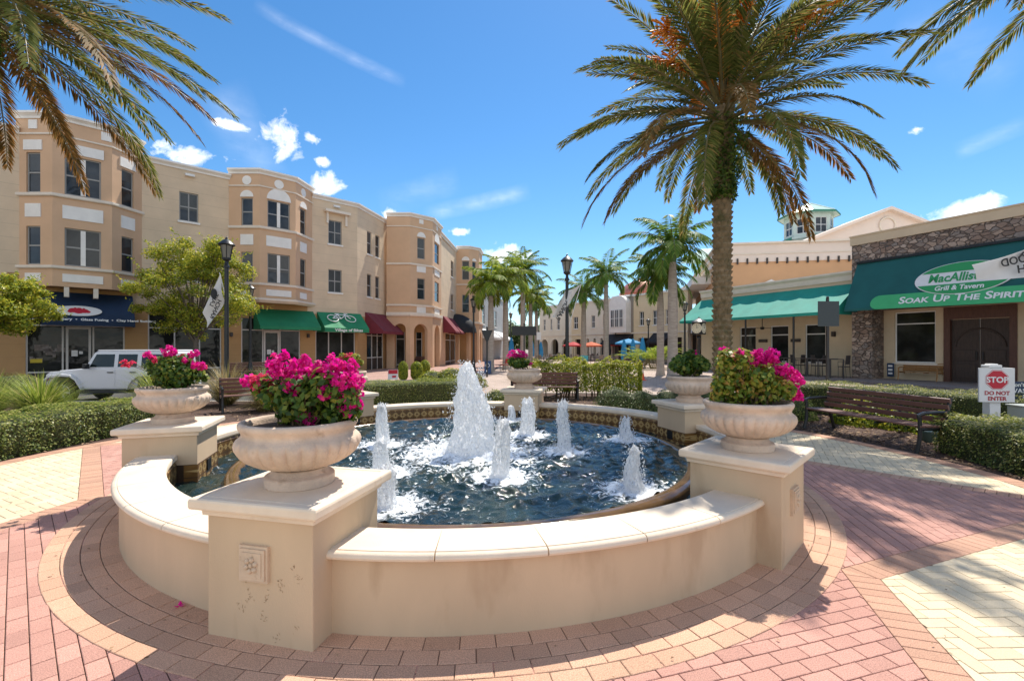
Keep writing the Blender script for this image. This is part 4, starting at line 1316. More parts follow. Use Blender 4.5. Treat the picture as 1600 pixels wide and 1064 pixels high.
B1 = [(-23.25, 21.89), (-21.53, 21.89), (-20.0, 23.37), (-19.83, 25.1)]
bay(B1, 12.72, False, True, ('dh', 'pair', 'dh'), ((41, 63), (101, 158), (190, 209)), 4.6, False)
B2 = [(-16.9, 27.89), (-15.06, 27.89), (-13.58, 29.33), (-13.38, 31.4)]
bay(B2, 12.35, True, True, ('dh', 'pair', 'dh'), ((377, 395), (418, 453), (469, 478)), 4.42, True)
# brackets under the first bay
bb = MB(); fb1 = Fac(LB, B1[1], B1[2])
for px in (104, 150): q = fb1.s_px(px); fb1.box(bb, q - 0.09, q + 0.09, 4.12, 4.598, -0.5, -0.02)
bb.build('bracket', M['trim'], LB)
# third bay stands on an arcade
B3 = [(-10.04, 37.4), (-8.15, 37.4), (-6.61, 38.9), (-6.34, 41.9)]
fc3 = [Fac(LB, B3[i], B3[i + 1]) for i in range(3)]
arch_px = ((616, 634), (647, 668), (679, 687))
win_px = (None, (652, 664), (679, 686))
for i, fc in enumerate(fc3):
    wins = []
    if win_px[i]:
        a, b = fc.s_px(win_px[i][0]), fc.s_px(win_px[i][1])
        wins = [(a, b, 8.9, 10.6, 'dh'), (a, b, 5.6, 7.3, 'dh')]
    fc.wall(4.5, 12.45, M['bay_wall'], [w[:4] for w in wins])
    for w in wins:
        fc.window(*w[:4], style='dh', sill=False)
        m_ = (w[0] + w[1]) / 2; r = (w[1] - w[0]) / 2 + 0.04
        tr = MB()
        if w[2] > 8:
            arcp = [(m_ + r * math.cos(PI * k / 14), 10.66 + r * math.sin(PI * k / 14)) for k in range(15)]
            q0 = [fc.P(x, 0.05, z) for x, z in arcp]; q1 = [fc.P(x, -0.01, z) for x, z in arcp]; tr.face(q0); tr.grid([q1, q0], close_u=True)
            tr.build('arched_lintel', M['trim_white'], LB)
            tr = MB(); fc.box(tr, m_ - 0.2, m_ + 0.2, 11.75, 12.1, -0.01, 0.04); tr.build('ornament', M['trim_white'], LB); tr = MB()
        fc.box(tr, w[0] - 0.06, w[1] + 0.06, w[2] - 1.1, w[2] - 0.45, -0.01, 0.035)
        tr.build('trim_panel', M['trim_white'], LB)
    a, b = fc.s_px(arch_px[i][0]), fc.s_px(arch_px[i][1])
    fc.wall(-0.02, 4.5, M['bay_wall'], [(a, b, -0.02, 3.6, 'arch')], name='arcade', reveal=0.4)
cornice(LB, B3, 12.45, M['trim_white'])
band(LB, B3, 11.35, 11.43, 0.06, M['trim']); band(LB, B3, 8.3, 8.45, 0.1, M['trim']); band(LB, B3, 5.0, 5.15, 0.1, M['trim']); band(LB, B3, 4.2, 4.5, 0.14, M['trim'])
fi = Fac(LB, (-10.1, 39.6), (-6.4, 42.2)); a, b = fi.s_px(619), fi.s_px(633); c, e_ = fi.s_px(650), fi.s_px(660)
fi.wall(-0.02, 4.4, M['ochre_wall'], [(a, b, 0, 3.0), (c, e_, 0, 3.0)]); fi.shop(a, b, 0.02, 3.0, [], 2.4, None, base=0.2); fi.shop(c, e_, 0.02, 3.0, [], 2.4, None, base=0.2)
rf = MB(); rf.face([(*p, 4.48) for p in reversed(B3)]); rf.face([(*p, 12.3) for p in B3]); rf.build('soffit', M['ochre_wall'], LB, fix=False)
# the block carries on past the arcade to a last bay
p4, p5 = (-6.5, 41.9), (-5.95, 50.0)
f4 = Fac(LB, p4, p5)
wins = upper_windows(f4, 704.5, 708.5, 'dh')
put(f4, ZG, HW + 0.1, M['tan_wall'], wins)
cornice(LB, [p4, p5], HW + 0.1, M['trim_white'])
a, b = f4.s_px(696), f4.s_px(712)
f4.wall(-0.02, ZG, M['bay_wall'], [(a, b, 0, 3.0)]); f4.shop(a, b, 0.02, 3.0, [(a + b) / 2], 2.4, None, base=0.3)
f4.awning(f4.s_px(692), f4.s_px(700), 4.6, 3.2, 1.2, M['maroon_cloth'], 0.15); f4.awning(f4.s_px(701.5), f4.s_px(709), 4.6, 3.2, 1.2, M['maroon_cloth'], 0.15)
B4 = [(-5.95, 50), (-4.6, 50), (-3.6, 51), (-3.45, 54)]
fc4 = [Fac(LB, B4[i], B4[i + 1]) for i in range(3)]
for i, fc in enumerate(fc4):
    wins = []
    pr = ((722, 733), (738, 743.5), None)[i]
    if pr:
        a, b = fc.s_px(pr[0]), fc.s_px(pr[1]); wins = [(a, b, 8.9, 10.9, 'dh'), (a, b, 5.4, 7.3, 'dh')]
    fc.wall(4.2, 12.5, M['bay_wall'], [w[:4] for w in wins])
    for w in wins:
        fc.window(*w[:4], style='dh', sill=False)
        if w[2] > 8:
            tr = MB(); m_ = (w[0] + w[1]) / 2; r = (w[1] - w[0]) / 2 + 0.05
            arcp = [(m_ + r * math.cos(PI * k / 14), 10.95 + r * math.sin(PI * k / 14)) for k in range(15)]
            q0 = [fc.P(x, 0.05, z) for x, z in arcp]; q1 = [fc.P(x, -0.01, z) for x, z in arcp]; tr.face(q0); tr.grid([q1, q0], close_u=True)
            tr.build('trim_panel', M['trim_white'], LB)
    a, b = (fc.L * 0.2, fc.L * 0.8)
    fc.wall(-0.02, 4.2, M['bay_wall'], [(a, b, -0.02, 3.4, 'arch')], name='arcade', reveal=0.5)
cornice(LB, B4, 12.5, M['trim_white']); band(LB, B4, 8.3, 8.45, 0.1, M['trim']); band(LB, B4, 4.2, 4.45, 0.14, M['trim'])
bk_ = MB(); bk_.face([(-6, 51.5, 0), (-3.4, 54, 0), (-3.4, 54, 4.2), (-6, 51.5, 4.2)]); bk_.build('arcade_back_wall', M['ochre_wall'], LB, fix=False)
# domed black canopy by the last bay
cb = MB()
cx, cy = f4.P(f4.s_px(711), 0.0, 0).x, f4.P(f4.s_px(711), 0, 0).y
rows = []
for i in range(9):
    t = PI / 2 * i / 8
    rows.append([Vector((cx, cy, 3.2)) + f4.n * (2.3 * math.cos(t) * math.sin(PI * j / 14)) + f4.d * (1.5 * math.cos(t) * -math.cos(PI * j / 14)) + Vector((0, 0, 2.0 * math.sin(t))) for j in range(15)])
cb.grid(rows); cb.build('dome_canopy', M['black_cloth'], LB, smooth=60)
# roof slab closes the block
rf = MB(); rf.face([(*on(-24), 11.7), (*on(0), 11.7), (*corner, 11.7), (*p3, 11.7), (-6.4, 42, 11.7), (*p5, 11.7), (-20, 60, 11.7), (-45, 35, 11.7)]); rf.build('roof', M['trim'], LB, fix=False)
ib = MB()
ib.face([(*on(-24), 0), (-45, 35, 0), (-45, 35, 11.7), (*on(-24), 11.7)]); ib.build('side_wall', M['tan_wall'], LB, fix=False)
# low parapet lamps
pl_ = MB(); q = f1.s_px(296); f1.box(pl_, q - 0.22, q + 0.22, 11.38, 11.5, 0.002, 0.2); q = f2.s_px(525); f2.box(pl_, q - 0.22, q + 0.22, 11.38, 11.5, 0.002, 0.2)
pl_.build('flood_lamp', M['white_paint'], LB)

# ------------------------------------------------------------------ grey building beyond the bays
M['grey_wall'] = scored('pale_grey_siding', (0.36, 0.37, 0.36), 0.35, depth=0.15)
GB = thing('grey_building', 'pale grey two storey building behind the palms at the end of the tan block', 'building', (-3, 62, 0))
fg_ = Fac(GB, (-3.9, 56.5), (-1.2, 78))
ops = [(fg_.s_px(a), fg_.s_px(b), 4.6, 7.0) for a, b in ((751.5, 757.5), (772.5, 776))]
fg_.wall(-0.1, 9.2, M['grey_wall'], ops)
for o in ops: fg_.window(*o, style='grid', fm=M['white_paint'], sill=True)
cornice(GB, [(-3.9, 56.5), (-1.2, 78)], 9.2, M['trim_white'], big=0.7)
fs = Fac(GB, (-14, 56.5), (-3.9, 56.5)); fs.wall(-0.1, 9.2, M['grey_wall'])
fg_.awning(fg_.s_px(748), fg_.s_px(766), 4.0, 3.0, 1.5, M['white_paint']); fg_.awning(fg_.s_px(768), fg_.s_px(784), 4.0, 2.9, 1.8, M['white_paint'])
a, b = fg_.s_px(752), fg_.s_px(778)
fg_.shop(a, b, 0, 3.0, [a + (b - a) * q for q in (0.25, 0.5, 0.75)], 2.4, None, name='shop_window')
rf = MB(); rf.face([(-3.9, 56.5, 9.1), (-1.2, 78, 9.1), (-14, 78, 9.1), (-14, 56.5, 9.1)]); rf.build('roof', M['trim'], GB, fix=False)

# ------------------------------------------------------------------ arcaded row with the copper dome
M['cream_wall'] = mat('pale_cream_stucco', (0.74, 0.66, 0.53), 0.85, var=0.05, vscale=0.7)
M['yellow_wall'] = mat('pale_yellow_stucco', (0.70, 0.56, 0.36), 0.85, var=0.05, vscale=0.7)
M['taupe_wall'] = mat('taupe_stucco', (0.28, 0.235, 0.19), 0.85, var=0.05)
M['copper'] = mat('copper_roof', (0.50, 0.17, 0.12), 0.42, var=0.15, vscale=3, metal=0.25)
DB = thing('arcade_building', 'cream and yellow two storey shops with a copper red dome beyond the plaza', 'building', (11, 63, 0))
q0, q1 = (4.55, 74.0), (18.6, 52.0)
fd = Fac(DB, q0, q1)
sec = [(843, 893, 'cream_wall', 7.85, [(849, 852.5), (860, 863), (870, 874.5)]), (893, 913, 'yellow_wall', 7.85, [(896, 903)]), (913, 957, 'cream_wall', 7.85, [(924, 929.5), (942, 945)]),
       (957, 990, 'taupe_wall', 8.0, []), (990, 1075, 'yellow_wall', 7.95, [(999, 1006), (1020, 1028), (1040, 1048)])]
for a, b, m_, H, ws in sec:
    s0, s1 = fd.s_px(a), fd.s_px(b)
    wn = [(fd.s_px(x), fd.s_px(y), 4.3, 6.0) for x, y in ws]
    arches = []
    if m_ == 'cream_wall':
        k = 3 if a < 900 else 4
        for i in range(k):
            w_ = (s1 - s0) / k; arches.append((s0 + w_ * i + 0.45, s0 + w_ * (i + 1) - 0.45, 0, 2.9, 'arch'))
    else: arches.append((s0 + 0.8, s1 - 0.8, 0, 2.8))
    o_ = 0.0
    fd.wall(-0.1, H, M[m_], wn + arches, s0=s0, s1=s1, reveal=0.3)
    for o in wn: fd.window(*o, style='grid', fm=M['white_paint'], sill=True, rec=0.15)
    mb = MB(); fd.box(mb, s0, s1, H, H + 0.22, -0.4, 0.16); mb.build('cornice', M['trim_white'], DB)
    mb = MB(); fd.box(mb, s0, s1, 3.35, 3.5, 0.002, 0.1); mb.build('trim_band', M['trim'], DB)
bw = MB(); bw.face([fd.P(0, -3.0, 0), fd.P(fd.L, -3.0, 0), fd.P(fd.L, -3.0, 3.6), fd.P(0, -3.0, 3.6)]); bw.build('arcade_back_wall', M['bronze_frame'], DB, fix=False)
rf = MB(); rf.face([fd.P(0, 0, 7.8), fd.P(fd.L, 0, 7.8), fd.P(fd.L, -14, 7.8), fd.P(0, -14, 7.8)]); rf.build('roof', M['trim'], DB, fix=False)
sw = MB(); sw.face([fd.P(0, 0, 0), fd.P(0, -14, 0), fd.P(0, -14, 7.8), fd.P(0, 0, 7.8)]); sw.build('side_wall', M['cream_wall'], DB, fix=False)
# white gabled bay in the taupe section
s0, s1 = fd.s_px(960), fd.s_px(986)
gb = MB(); fd.box(gb, s0, s1, 3.5, 7.1, 0.0, 0.9)
m_ = (s0 + s1) / 2
rim = [fd.P(m_ + (s1 - s0) / 2 * math.cos(PI * i / 16), 0.9, 7.1 + 1.05 * math.sin(PI * i / 16)) for i in range(17)]
gb.face(rim); gb.grid([[p - fd.n * 0.9 for p in rim], rim]); gb.build('gabled_bay', M['trim_white'], DB)
for i in range(3):
    a = s0 + 0.3 + i * (s1 - s0 - 0.6) / 3; b = a + (s1 - s0 - 0.6) / 3 - 0.15
    fq = Fac(DB, tuple(fd.P(0, 0.93, 0))[:2], tuple(fd.P(fd.L, 0.93, 0))[:2]); fq.window(a, b, 4.2, 6.4, style='grid', rec=-0.03, fm=M['white_paint'], sill=False)
fd.awning(fd.s_px(952), fd.s_px(990), 3.4, 2.2, 1.6, M['black_cloth']); fd.awning(fd.s_px(1022), fd.s_px(1050), 3.4, 2.3, 1.4, M['black_cloth'])
dm = MB(); c = fd.P(m_ - 1.2, -4.8, 7.0)
dm.lathe([(2.75, 1.0), (2.8, 1.7), (2.95, 1.75), (2.9, 1.95), (2.62, 2.5), (2.1, 3.05), (1.4, 3.4), (0.7, 3.58), (0.5, 3.62), (0.5, 3.8), (0.28, 3.85), (0.0, 4.15)], 32, c)
dm.build('copper_dome', M['copper'], DB, smooth=50)
dr = MB(); dr.lathe([(3.1, 0.5), (3.1, 1.2), (2.7, 1.25)], 8, c); dr.build('dome_drum', M['trim_white'], DB)

# ------------------------------------------------------------------ stone fronted restaurant on the right
def stone_mat():
    m = bpy.data.materials.new('rubble_stone')
    nt, N, L, P = nodes_of(m); P.inputs['Roughness'].default_value = 0.85
    tc = N.new('ShaderNodeTexCoord'); ge = N.new('ShaderNodeNewGeometry')
    mp = N.new('ShaderNodeMapping'); mp.inputs['Scale'].default_value = (1, 1, 1.6); L.new(tc.outputs['Object'], mp.inputs['Vector'])
    nz = N.new('ShaderNodeTexNoise'); nz.inputs['Scale'].default_value = 2.5; nz.inputs['Detail'].default_value = 3; L.new(mp.outputs[0], nz.inputs['Vector'])
    ad = N.new('ShaderNodeVectorMath'); ad.operation = 'MULTIPLY_ADD'; L.new(nz.outputs['Color'], ad.inputs[0]); ad.inputs[1].default_value = (0.25, 0.25, 0.25); L.new(mp.outputs[0], ad.inputs[2])
    v1 = N.new('ShaderNodeTexVoronoi'); v1.inputs['Scale'].default_value = 3.4; L.new(ad.outputs[0], v1.inputs['Vector'])
    v2 = N.new('ShaderNodeTexVoronoi'); v2.feature = 'DISTANCE_TO_EDGE'; v2.inputs['Scale'].default_value = 3.4; L.new(ad.outputs[0], v2.inputs['Vector'])
    sp = N.new('ShaderNodeSeparateColor'); L.new(v1.outputs['Color'], sp.inputs[0])
    rp = N.new('ShaderNodeValToRGB'); el = rp.color_ramp.elements
    el[0].color = (0.12, 0.09, 0.075, 1); el[1].color = (0.42, 0.33, 0.27, 1)
    for p, c in ((0.25, (0.26, 0.18, 0.135)), (0.5, (0.22, 0.19, 0.17)), (0.75, (0.34, 0.25, 0.19))):
        e = el.new(p); e.color = (*c, 1)
    L.new(sp.outputs[0], rp.inputs['Fac'])
    n3 = N.new('ShaderNodeTexNoise'); n3.inputs['Scale'].default_value = 14; n3.inputs['Detail'].default_value = 6; L.new(tc.outputs['Object'], n3.inputs['Vector'])
    mr = N.new('ShaderNodeMapRange'); mr.inputs[3].default_value = 0.6; mr.inputs[4].default_value = 1.4; L.new(n3.outputs['Fac'], mr.inputs[0])
    hs = N.new('ShaderNodeHueSaturation'); L.new(rp.outputs['Color'], hs.inputs['Color']); L.new(mr.outputs[0], hs.inputs['Value'])
    er = N.new('ShaderNodeValToRGB'); er.color_ramp.elements[0].position = 0.0; er.color_ramp.elements[1].position = 0.075; L.new(v2.outputs['Distance'], er.inputs['Fac'])
    mx = N.new('ShaderNodeMix'); mx.data_type = 'RGBA'; L.new(er.outputs['Color'], mx.inputs['Factor']); mx.inputs[6].default_value = (0.19, 0.145, 0.115, 1); L.new(hs.outputs['Color'], mx.inputs[7])
    L.new(mx.outputs[2], P.inputs['Base Color'])
    bp = N.new('ShaderNodeBump'); bp.inputs['Strength'].default_value = 0.9; bp.inputs['Distance'].default_value = 0.12; L.new(er.outputs['Color'], bp.inputs['Height']); L.new(bp.outputs['Normal'], P.inputs['Normal'])
    return m

M['stone'] = stone_mat()
M['beige_wall'] = mat('beige_stucco', (0.62, 0.49, 0.33), 0.85, var=0.06, vscale=1)
M['dark_wood'] = mat('dark_stained_wood', (0.045, 0.026, 0.018), 0.5, var=0.3, vscale=3, stretch=(6, 6, 0.8), bump=0.2)
M['red_wood'] = mat('reddish_wood', (0.10, 0.04, 0.025), 0.5, var=0.2, vscale=3, stretch=(6, 6, 0.8))
RA_, RD = Vector((19.2, 26.4)), Vector((0.424, -0.906)).normalized()
RBD = thing('restaurant_building', 'stone faced restaurant with a wide dark green sign awning over its wooden doors', 'building', (20, 25, 0))
fr = Fac(RBD, tuple(RA_), tuple(RA_ + RD * 15))
sr0 = fr.s_px(1363)
fr.wall(-0.05, 7.42, M['stone'], [(sr0, 15.5, -0.05, 3.75)], reveal=1.1)
# return wall at the left end
fl_ = Fac(RBD, tuple(RA_ + Vector((0.906, 0.424)) * 9), tuple(RA_)); fl_.wall(-0.05, 7.42, M['stone'])
mb = MB(); mb.sweep([tuple(RA_ + Vector((0.906, 0.424)) * 9), tuple(RA_), tuple(RA_ + RD * 15)], [(-0.4, 7.42), (0.06, 7.42), (0.06, 7.86), (0.1, 7.88), (0.1, 7.95), (-0.4, 7.95)]); mb.build('parapet', M['beige_wall'], RBD)
rf = MB(); rf.face([fr.P(0, 0, 7.4), fr.P(15, 0, 7.4), fr.P(15, -9, 7.4), fr.P(0, -9, 7.4)]); rf.build('roof', M['trim'], RBD, fix=False)
fb = Fac(RBD, tuple(fr.P(0, -1.1, 0))[:2], tuple(fr.P(15, -1.1, 0))[:2])
wa, wb = fb.s_px(1398), fb.s_px(1462); da, db_ = fb.s_px(1485), fb.s_px(1578)
fb.wall(-0.05, 4.2, M['beige_wall'], [(wa, wb, 0.9, 3.6), (da - 0.25, db_ + 0.25, 0.0, 3.7)], s0=sr0)
w_ = fb.window(wa, wb, 0.9, 3.6, style='none', fm=M['white_paint'], gm=M['store_glass'], sill=True, sill_m=M['trim'])
mb = MB(); fb.box(mb, wa + 0.06, wb - 0.06, 2.93, 2.99, -0.13, -0.075); mb.build('transom_bar', M['white_paint'], w_)
# double doors with an arched moulding and a heavy wooden surround
sb = MB(); fb.box(sb, da - 0.25, da, 0, 3.7, -0.2, 0.06); fb.box(sb, db_, db_ + 0.25, 0, 3.7, -0.2, 0.06); fb.box(sb, da, db_, 3.1, 3.7, -0.2, 0.05); sb.build('door_surround', M['red_wood'], RBD)
mid = (da + db_) / 2
for a, b in ((da, mid - 0.008), (mid + 0.008, db_)):
    dm_ = MB(); fb.box(dm_, a + 0.004, b, 0.02, 3.09, -0.19, -0.12)
    fb.box(dm_, a + 0.16, b - 0.16, 0.2, 0.9, -0.125, -0.09); fb.box(dm_, a + 0.16, b - 0.16, 1.05, 1.6, -0.125, -0.09)
    d_ = dm_.build('door', M['dark_wood'], RBD, bevel=0.01)
    hb_ = MB(); x = mid - 0.12 if a == da else mid + 0.12; fb.box(hb_, x - 0.025, x + 0.025, 1.1, 1.5, -0.118, -0.06); hb_.build('handle', M['black_metal'], d_)
am = MB(); R_ = (db_ - da) / 2 - 0.16
am.tube([fb.P(mid - R_ * math.cos(PI * i / 24), -0.112, 1.75 + R_ * 0.95 * math.sin(PI * i / 24)) for i in range(25)], 0.045, 6)
am.build('arch_moulding', M['dark_wood'], RBD)
# the sign awning
sa0, sa1 = fr.s_px(1340), 15.0
ZT, ZB_, PJ = 6.35, 3.78, 1.25
aw = fr.awning(sa0, sa1, ZT, ZB_, PJ, M['dark_teal_cloth'], 0.12, name='sign_awning')
nw = (fr.n * (ZT - ZB_) + Vector((0, 0, PJ - 0.02))).normalized(); uw = (Vector((0, 0, ZT - ZB_)) - fr.n * (PJ - 0.02)).normalized()
def aw_pt(px, py, l=0.03): return ray_plane(px, py, fr.P(0, PJ, ZB_), nw) + nw * l
tb = MB(); tb.bar(fr.P(sa0, 0.05, ZT + 0.05), fr.P(sa1, 0.05, ZT + 0.05), 0.12); tb.build('awning_rail', M['black_metal'], aw)
# pale green banner with the motto
M['banner_green'] = mat('banner_green', (0.055, 0.40, 0.15), 0.7, var=0.05)
c0, c1 = aw_pt(1374, 473), aw_pt(1600, 459)
mb = MB(); h = 0.40
u_ = (c1 - c0); u_ -= nw * u_.dot(nw); u_.normalize(); v_ = nw.cross(u_)
if v_.z < 0: v_ = -v_
rim = [c0 + u_ * (-h * math.sin(PI * i / 12)) + v_ * (h * math.cos(PI * i / 12)) for i in range(13)]
far = c0 + u_ * 9.0
rim += [far - v_ * h, far + v_ * h]
mb.face([p + nw * 0.015 for p in rim]); mb.grid([rim, [p + nw * 0.015 for p in rim]], close_u=True); mb.build('motto_banner', M['banner_green'], aw, fix=False)
o_ = aw_pt(1404, 475.5, 0.055)
text('Soak Up The Spirit Of The Scots', 0.52, o_, u_, v_, M['white_letter'], aw, align='LEFT', small_caps=True, bold=0.012, stretch=1.12)
# oval badge with the name
cb_ = aw_pt(1503, 434.5, 0.035)
rx, ry = 1.78, 0.86
ob = ellipse(cb_, u_, v_, rx, ry, nw, M['white_paint'], aw, 'oval_badge')
gm_ = MB()
def cap_seg(y0, sg_):
    t0 = math.asin(y0); pts = []
    for i in range(25):
        t = t0 + (PI - 2 * t0) * i / 24; pts.append(cb_ + nw * 0.03 + u_ * (rx * 0.965 * math.cos(t)) + v_ * (sg_ * ry * 0.965 * math.sin(t)))
    gm_.face(pts)
cap_seg(0.42, 1); cap_seg(0.36, -1)
gm_.build('badge_band', M['sign_green'], ob, fix=False)
text('MacAllisters', 0.62, cb_ + nw * 0.032 - v_ * 0.15, u_, v_, M['sign_green'], ob, bold=0.016, stretch=0.8)
text('Grill & Tavern', 0.34, cb_ + nw * 0.036 - v_ * 0.62, u_, v_, M['white_letter'], ob, bold=0.008, stretch=0.9)

# ------------------------------------------------------------------ low restaurant wing with the teal awning
LW = thing('patio_building', 'low beige restaurant wing with a long bright teal awning over its patio', 'building', (17, 31, 0))
wo = RA_ + Vector((0.906, 0.424)) * 0.8
fw = Fac(LW, tuple(wo - RD * 11.5), tuple(wo))
wn = [(fw.s_px(a), fw.s_px(b), 0.75, 3.15) for a, b in ((1156, 1181), (1204, 1232), (1258, 1290))]
fw.wall(-0.05, 5.75, M['beige_wall'], wn)
for o in wn:
    w_ = fw.window(*o, style='none', fm=M['white_paint'], gm=M['store_glass'], sill=True, sill_m=M['trim'])
    mb = MB(); fw.box(mb, o[0] + 0.06, o[1] - 0.06, 2.5, 2.57, -0.13, -0.075); mb.build('transom_bar', M['white_paint'], w_)
mb = MB(); mb.sweep([tuple(wo - RD * 11.5), tuple(wo)], [(-0.3, 5.6), (0.05, 5.6), (0.08, 5.9), (0.22, 6.05), (0.22, 6.15), (-0.3, 6.15)]); mb.build('cornice', M['trim'], LW)
fw.awning(0.0, fw.L - 0.05, 5.4, 3.72, 2.3, M['teal_cloth'], 0.18)
fe = Fac(LW, tuple(wo - RD * 11.5 + Vector((0.906, 0.424)) * 9), tuple(wo - RD * 11.5)); fe.wall(-0.05, 5.75, M['beige_wall'])
rf = MB(); rf.face([fw.P(0, 0, 5.7), fw.P(fw.L, 0, 5.7), fw.P(fw.L, -10, 5.7), fw.P(0, -10, 5.7)]); rf.build('roof', M['trim'], LW, fix=False)
for px in (1193, 1244):
    mb = MB(); q = fw.s_px(px); fw.box(mb, q - 0.3, q + 0.3, 2.05, 2.25, 0.0, 0.12); mb.build('wall_plaque', M['bronze_frame'], LW)
lm = MB(); q = fw.s_px(1304); fw.box(lm, q - 0.08, q + 0.08, 2.35, 2.65, 0.0, 0.2); lm.build('wall_lamp', M['bronze_frame'], LW)
for px in (1165, 1240):
    pb = MB(); p = fw.P(fw.s_px(px, 2.2), 2.2, 0); pb.tube([p, p + Vector((0, 0, 3.72))], 0.06, 8); pb.build('awning_post', M['black_metal'], LW)
fan = thing('ceiling_fan', 'black ceiling fan hanging under the teal patio awning', 'fan', tuple(fw.P(fw.s_px(1191, 1.2), 1.2, 2.95)))
mb = MB(); mb.tube([(0, 0, 0.1), (0, 0, 1.4)], 0.025, 6); mb.build('rod', M['black_metal'], fan, world=False)
mb = MB(); mb.lathe([(0.0, -0.08), (0.1, -0.06), (0.14, 0.0), (0.12, 0.1), (0.0, 0.13)], 12); mb.build('motor', M['black_metal'], fan, world=False)
for i in range(4):
    mb = MB(); a = i * PI / 2 + 0.3; d = Vector((math.cos(a), math.sin(a), 0)); mb.bar(d * 0.1 + Vector((0, 0, 0.02)), d * 0.75 + Vector((0, 0, 0.02)), 0.14, 0.015); mb.build('blade', M['dark_wood'], fan, world=False)

# ------------------------------------------------------------------ tall tan building behind it, with gable and cupola
M['peach_wall'] = mat('peach_stucco', (0.62, 0.36, 0.19), 0.85, var=0.06, vscale=0.6)
M['blush_wall'] = mat('blush_stucco', (0.76, 0.64, 0.55), 0.85, var=0.04, vscale=0.6)
M['green_metal'] = mat('pale_green_metal_roof', (0.36, 0.52, 0.44), 0.4, var=0.08, metal=0.1)
M['mint_wall'] = mat('mint_wall', (0.55, 0.64, 0.58), 0.7, var=0.05)
M['green_trim'] = mat('green_trim', (0.03, 0.20, 0.13), 0.6)
TB = thing('theatre_building', 'tall tan building with blush parapet, behind the teal awning restaurant', 'building', (20, 42, 0))
tc0 = Vector((17.9, 40.0)); td = Vector((0.986, -0.164)).normalized(); tl_ = Vector((0.27, 0.963)).normalized()
ft = Fac(TB, tuple(tc0), tuple(tc0 + td * 30))
ft.wall(-0.05, 8.9, M['peach_wall'])
mb = MB(); ft.box(mb, -0.1, 30, 8.9, 10.4, -0.5, 0.08); mb.build('parapet', M['blush_wall'], TB)
mb = MB(); ft.box(mb, -0.3, 30, 10.4, 10.55, -0.6, 0.28); ft.box(mb, -0.2, 30, 9.55, 9.65, 0.08, 0.14); mb.build('cornice', M['trim'], TB)
for i in range(22):
    mb = MB(); x = 0.5 + i * 0.78; ft.box(mb, x - 0.06, x + 0.06, 8.72, 9.2, 0.082, 0.2); mb.build('parapet_bracket', M['bronze_frame'], TB)
for px in (1204, 1263):
    q = ft.s_px(px); mb = MB(); mb.face([ft.P(q - 0.75, 0.16, 6.6), ft.P(q + 0.75, 0.16, 6.6), ft.P(q + 0.75, 0.16, 7.05), ft.P(q, 0.16, 7.4), ft.P(q - 0.75, 0.16, 7.05)])
    ft.box(mb, q - 0.75, q + 0.75, 6.5, 6.6, 0, 0.16); mb.build('window_pediment', M['trim_white'], TB, fix=False)
    ft.window(q - 0.55, q + 0.55, 4.6, 6.5, style='grid', rec=-0.03, fm=M['white_paint'], sill=False)
fl2 = Fac(TB, tuple(tc0 + tl_ * 20), tuple(tc0))
wn = [(fl2.s_px(a), fl2.s_px(b), z0, z1) for a, b, z0, z1 in ((1102, 1106.5, 5.0, 7.3), (1086, 1093.5, 4.0, 7.0))]
fl2.wall(-0.05, 8.9, M['peach_wall'], wn)
for o in wn: fl2.window(*o, style='grid', fm=M['white_paint'], sill=True)
mb = MB(); fl2.box(mb, 0, fl2.L + 0.1, 8.9, 10.4, -0.5, 0.08); mb.build('parapet', M['blush_wall'], TB)
mb = MB(); fl2.box(mb, 0, fl2.L + 0.3, 10.4, 10.55, -0.6, 0.45); fl2.box(mb, 0, fl2.L + 0.1, 9.9, 10.15, 0.08, 0.3); fl2.box(mb, 0, fl2.L + 0.1, 8.6, 8.9, 0.0, 0.12); mb.build('cornice', M['trim'], TB)
# porch with columns and balcony on the plaza side
po = fl2.s_px(1082)
for px in (1063, 1077):
    cm = MB(); c = fl2.P(fl2.s_px(px, 1.4), 1.4, 0)
    cm.lathe([(0.5, 0), (0.5, 0.5), (0.4, 0.6), (0.36, 0.7), (0.33, 7.4), (0.45, 7.6), (0.5, 7.9)], 20, c); cm.build('column', M['trim_white'], TB, smooth=40)
bl = MB(); s0 = fl2.s_px(1062, 1.4) - 0.6; s1 = fl2.s_px(1096, 0.9)
fl2.box(bl, s0, s1, 3.2, 3.6, 0.01, 1.4); fl2.box(bl, s0, s1, 4.5, 4.62, 1.2, 1.4)
for i in range(26): x = s0 + (s1 - s0) * (i + 0.5) / 26; fl2.box(bl, x - 0.06, x + 0.06, 3.6, 4.5, 1.24, 1.36)
bl.build('balcony', M['trim_white'], TB)
ent = MB(); fl2.box(ent, s0, s1, 7.9, 8.6, 0.01, 1.8); ent.build('entablature', M['trim_white'], TB)
rf = MB(); rf.face([ft.P(0, 0, 8.95), ft.P(30, 0, 8.95), ft.P(30, -20, 8.95), ft.P(0, -20, 8.95)]); rf.build('roof', M['trim'], TB, fix=False)
# pale green metal hip roof seen over the parapet
hr = MB(); a = D(1062, 412, 58); b = D(1150, 412, 50); c = D(1096, 389, 60); c2_ = D(1150, 386, 54)
hr.face([a, b, c2_, c]); hr.face([a, c, D(1080, 412, 66)]); hr.face([c, c2_, D(1150, 412, 64), D(1080, 412, 66)]); hr.build('hip_roof', M['green_metal'], TB, fix=False)
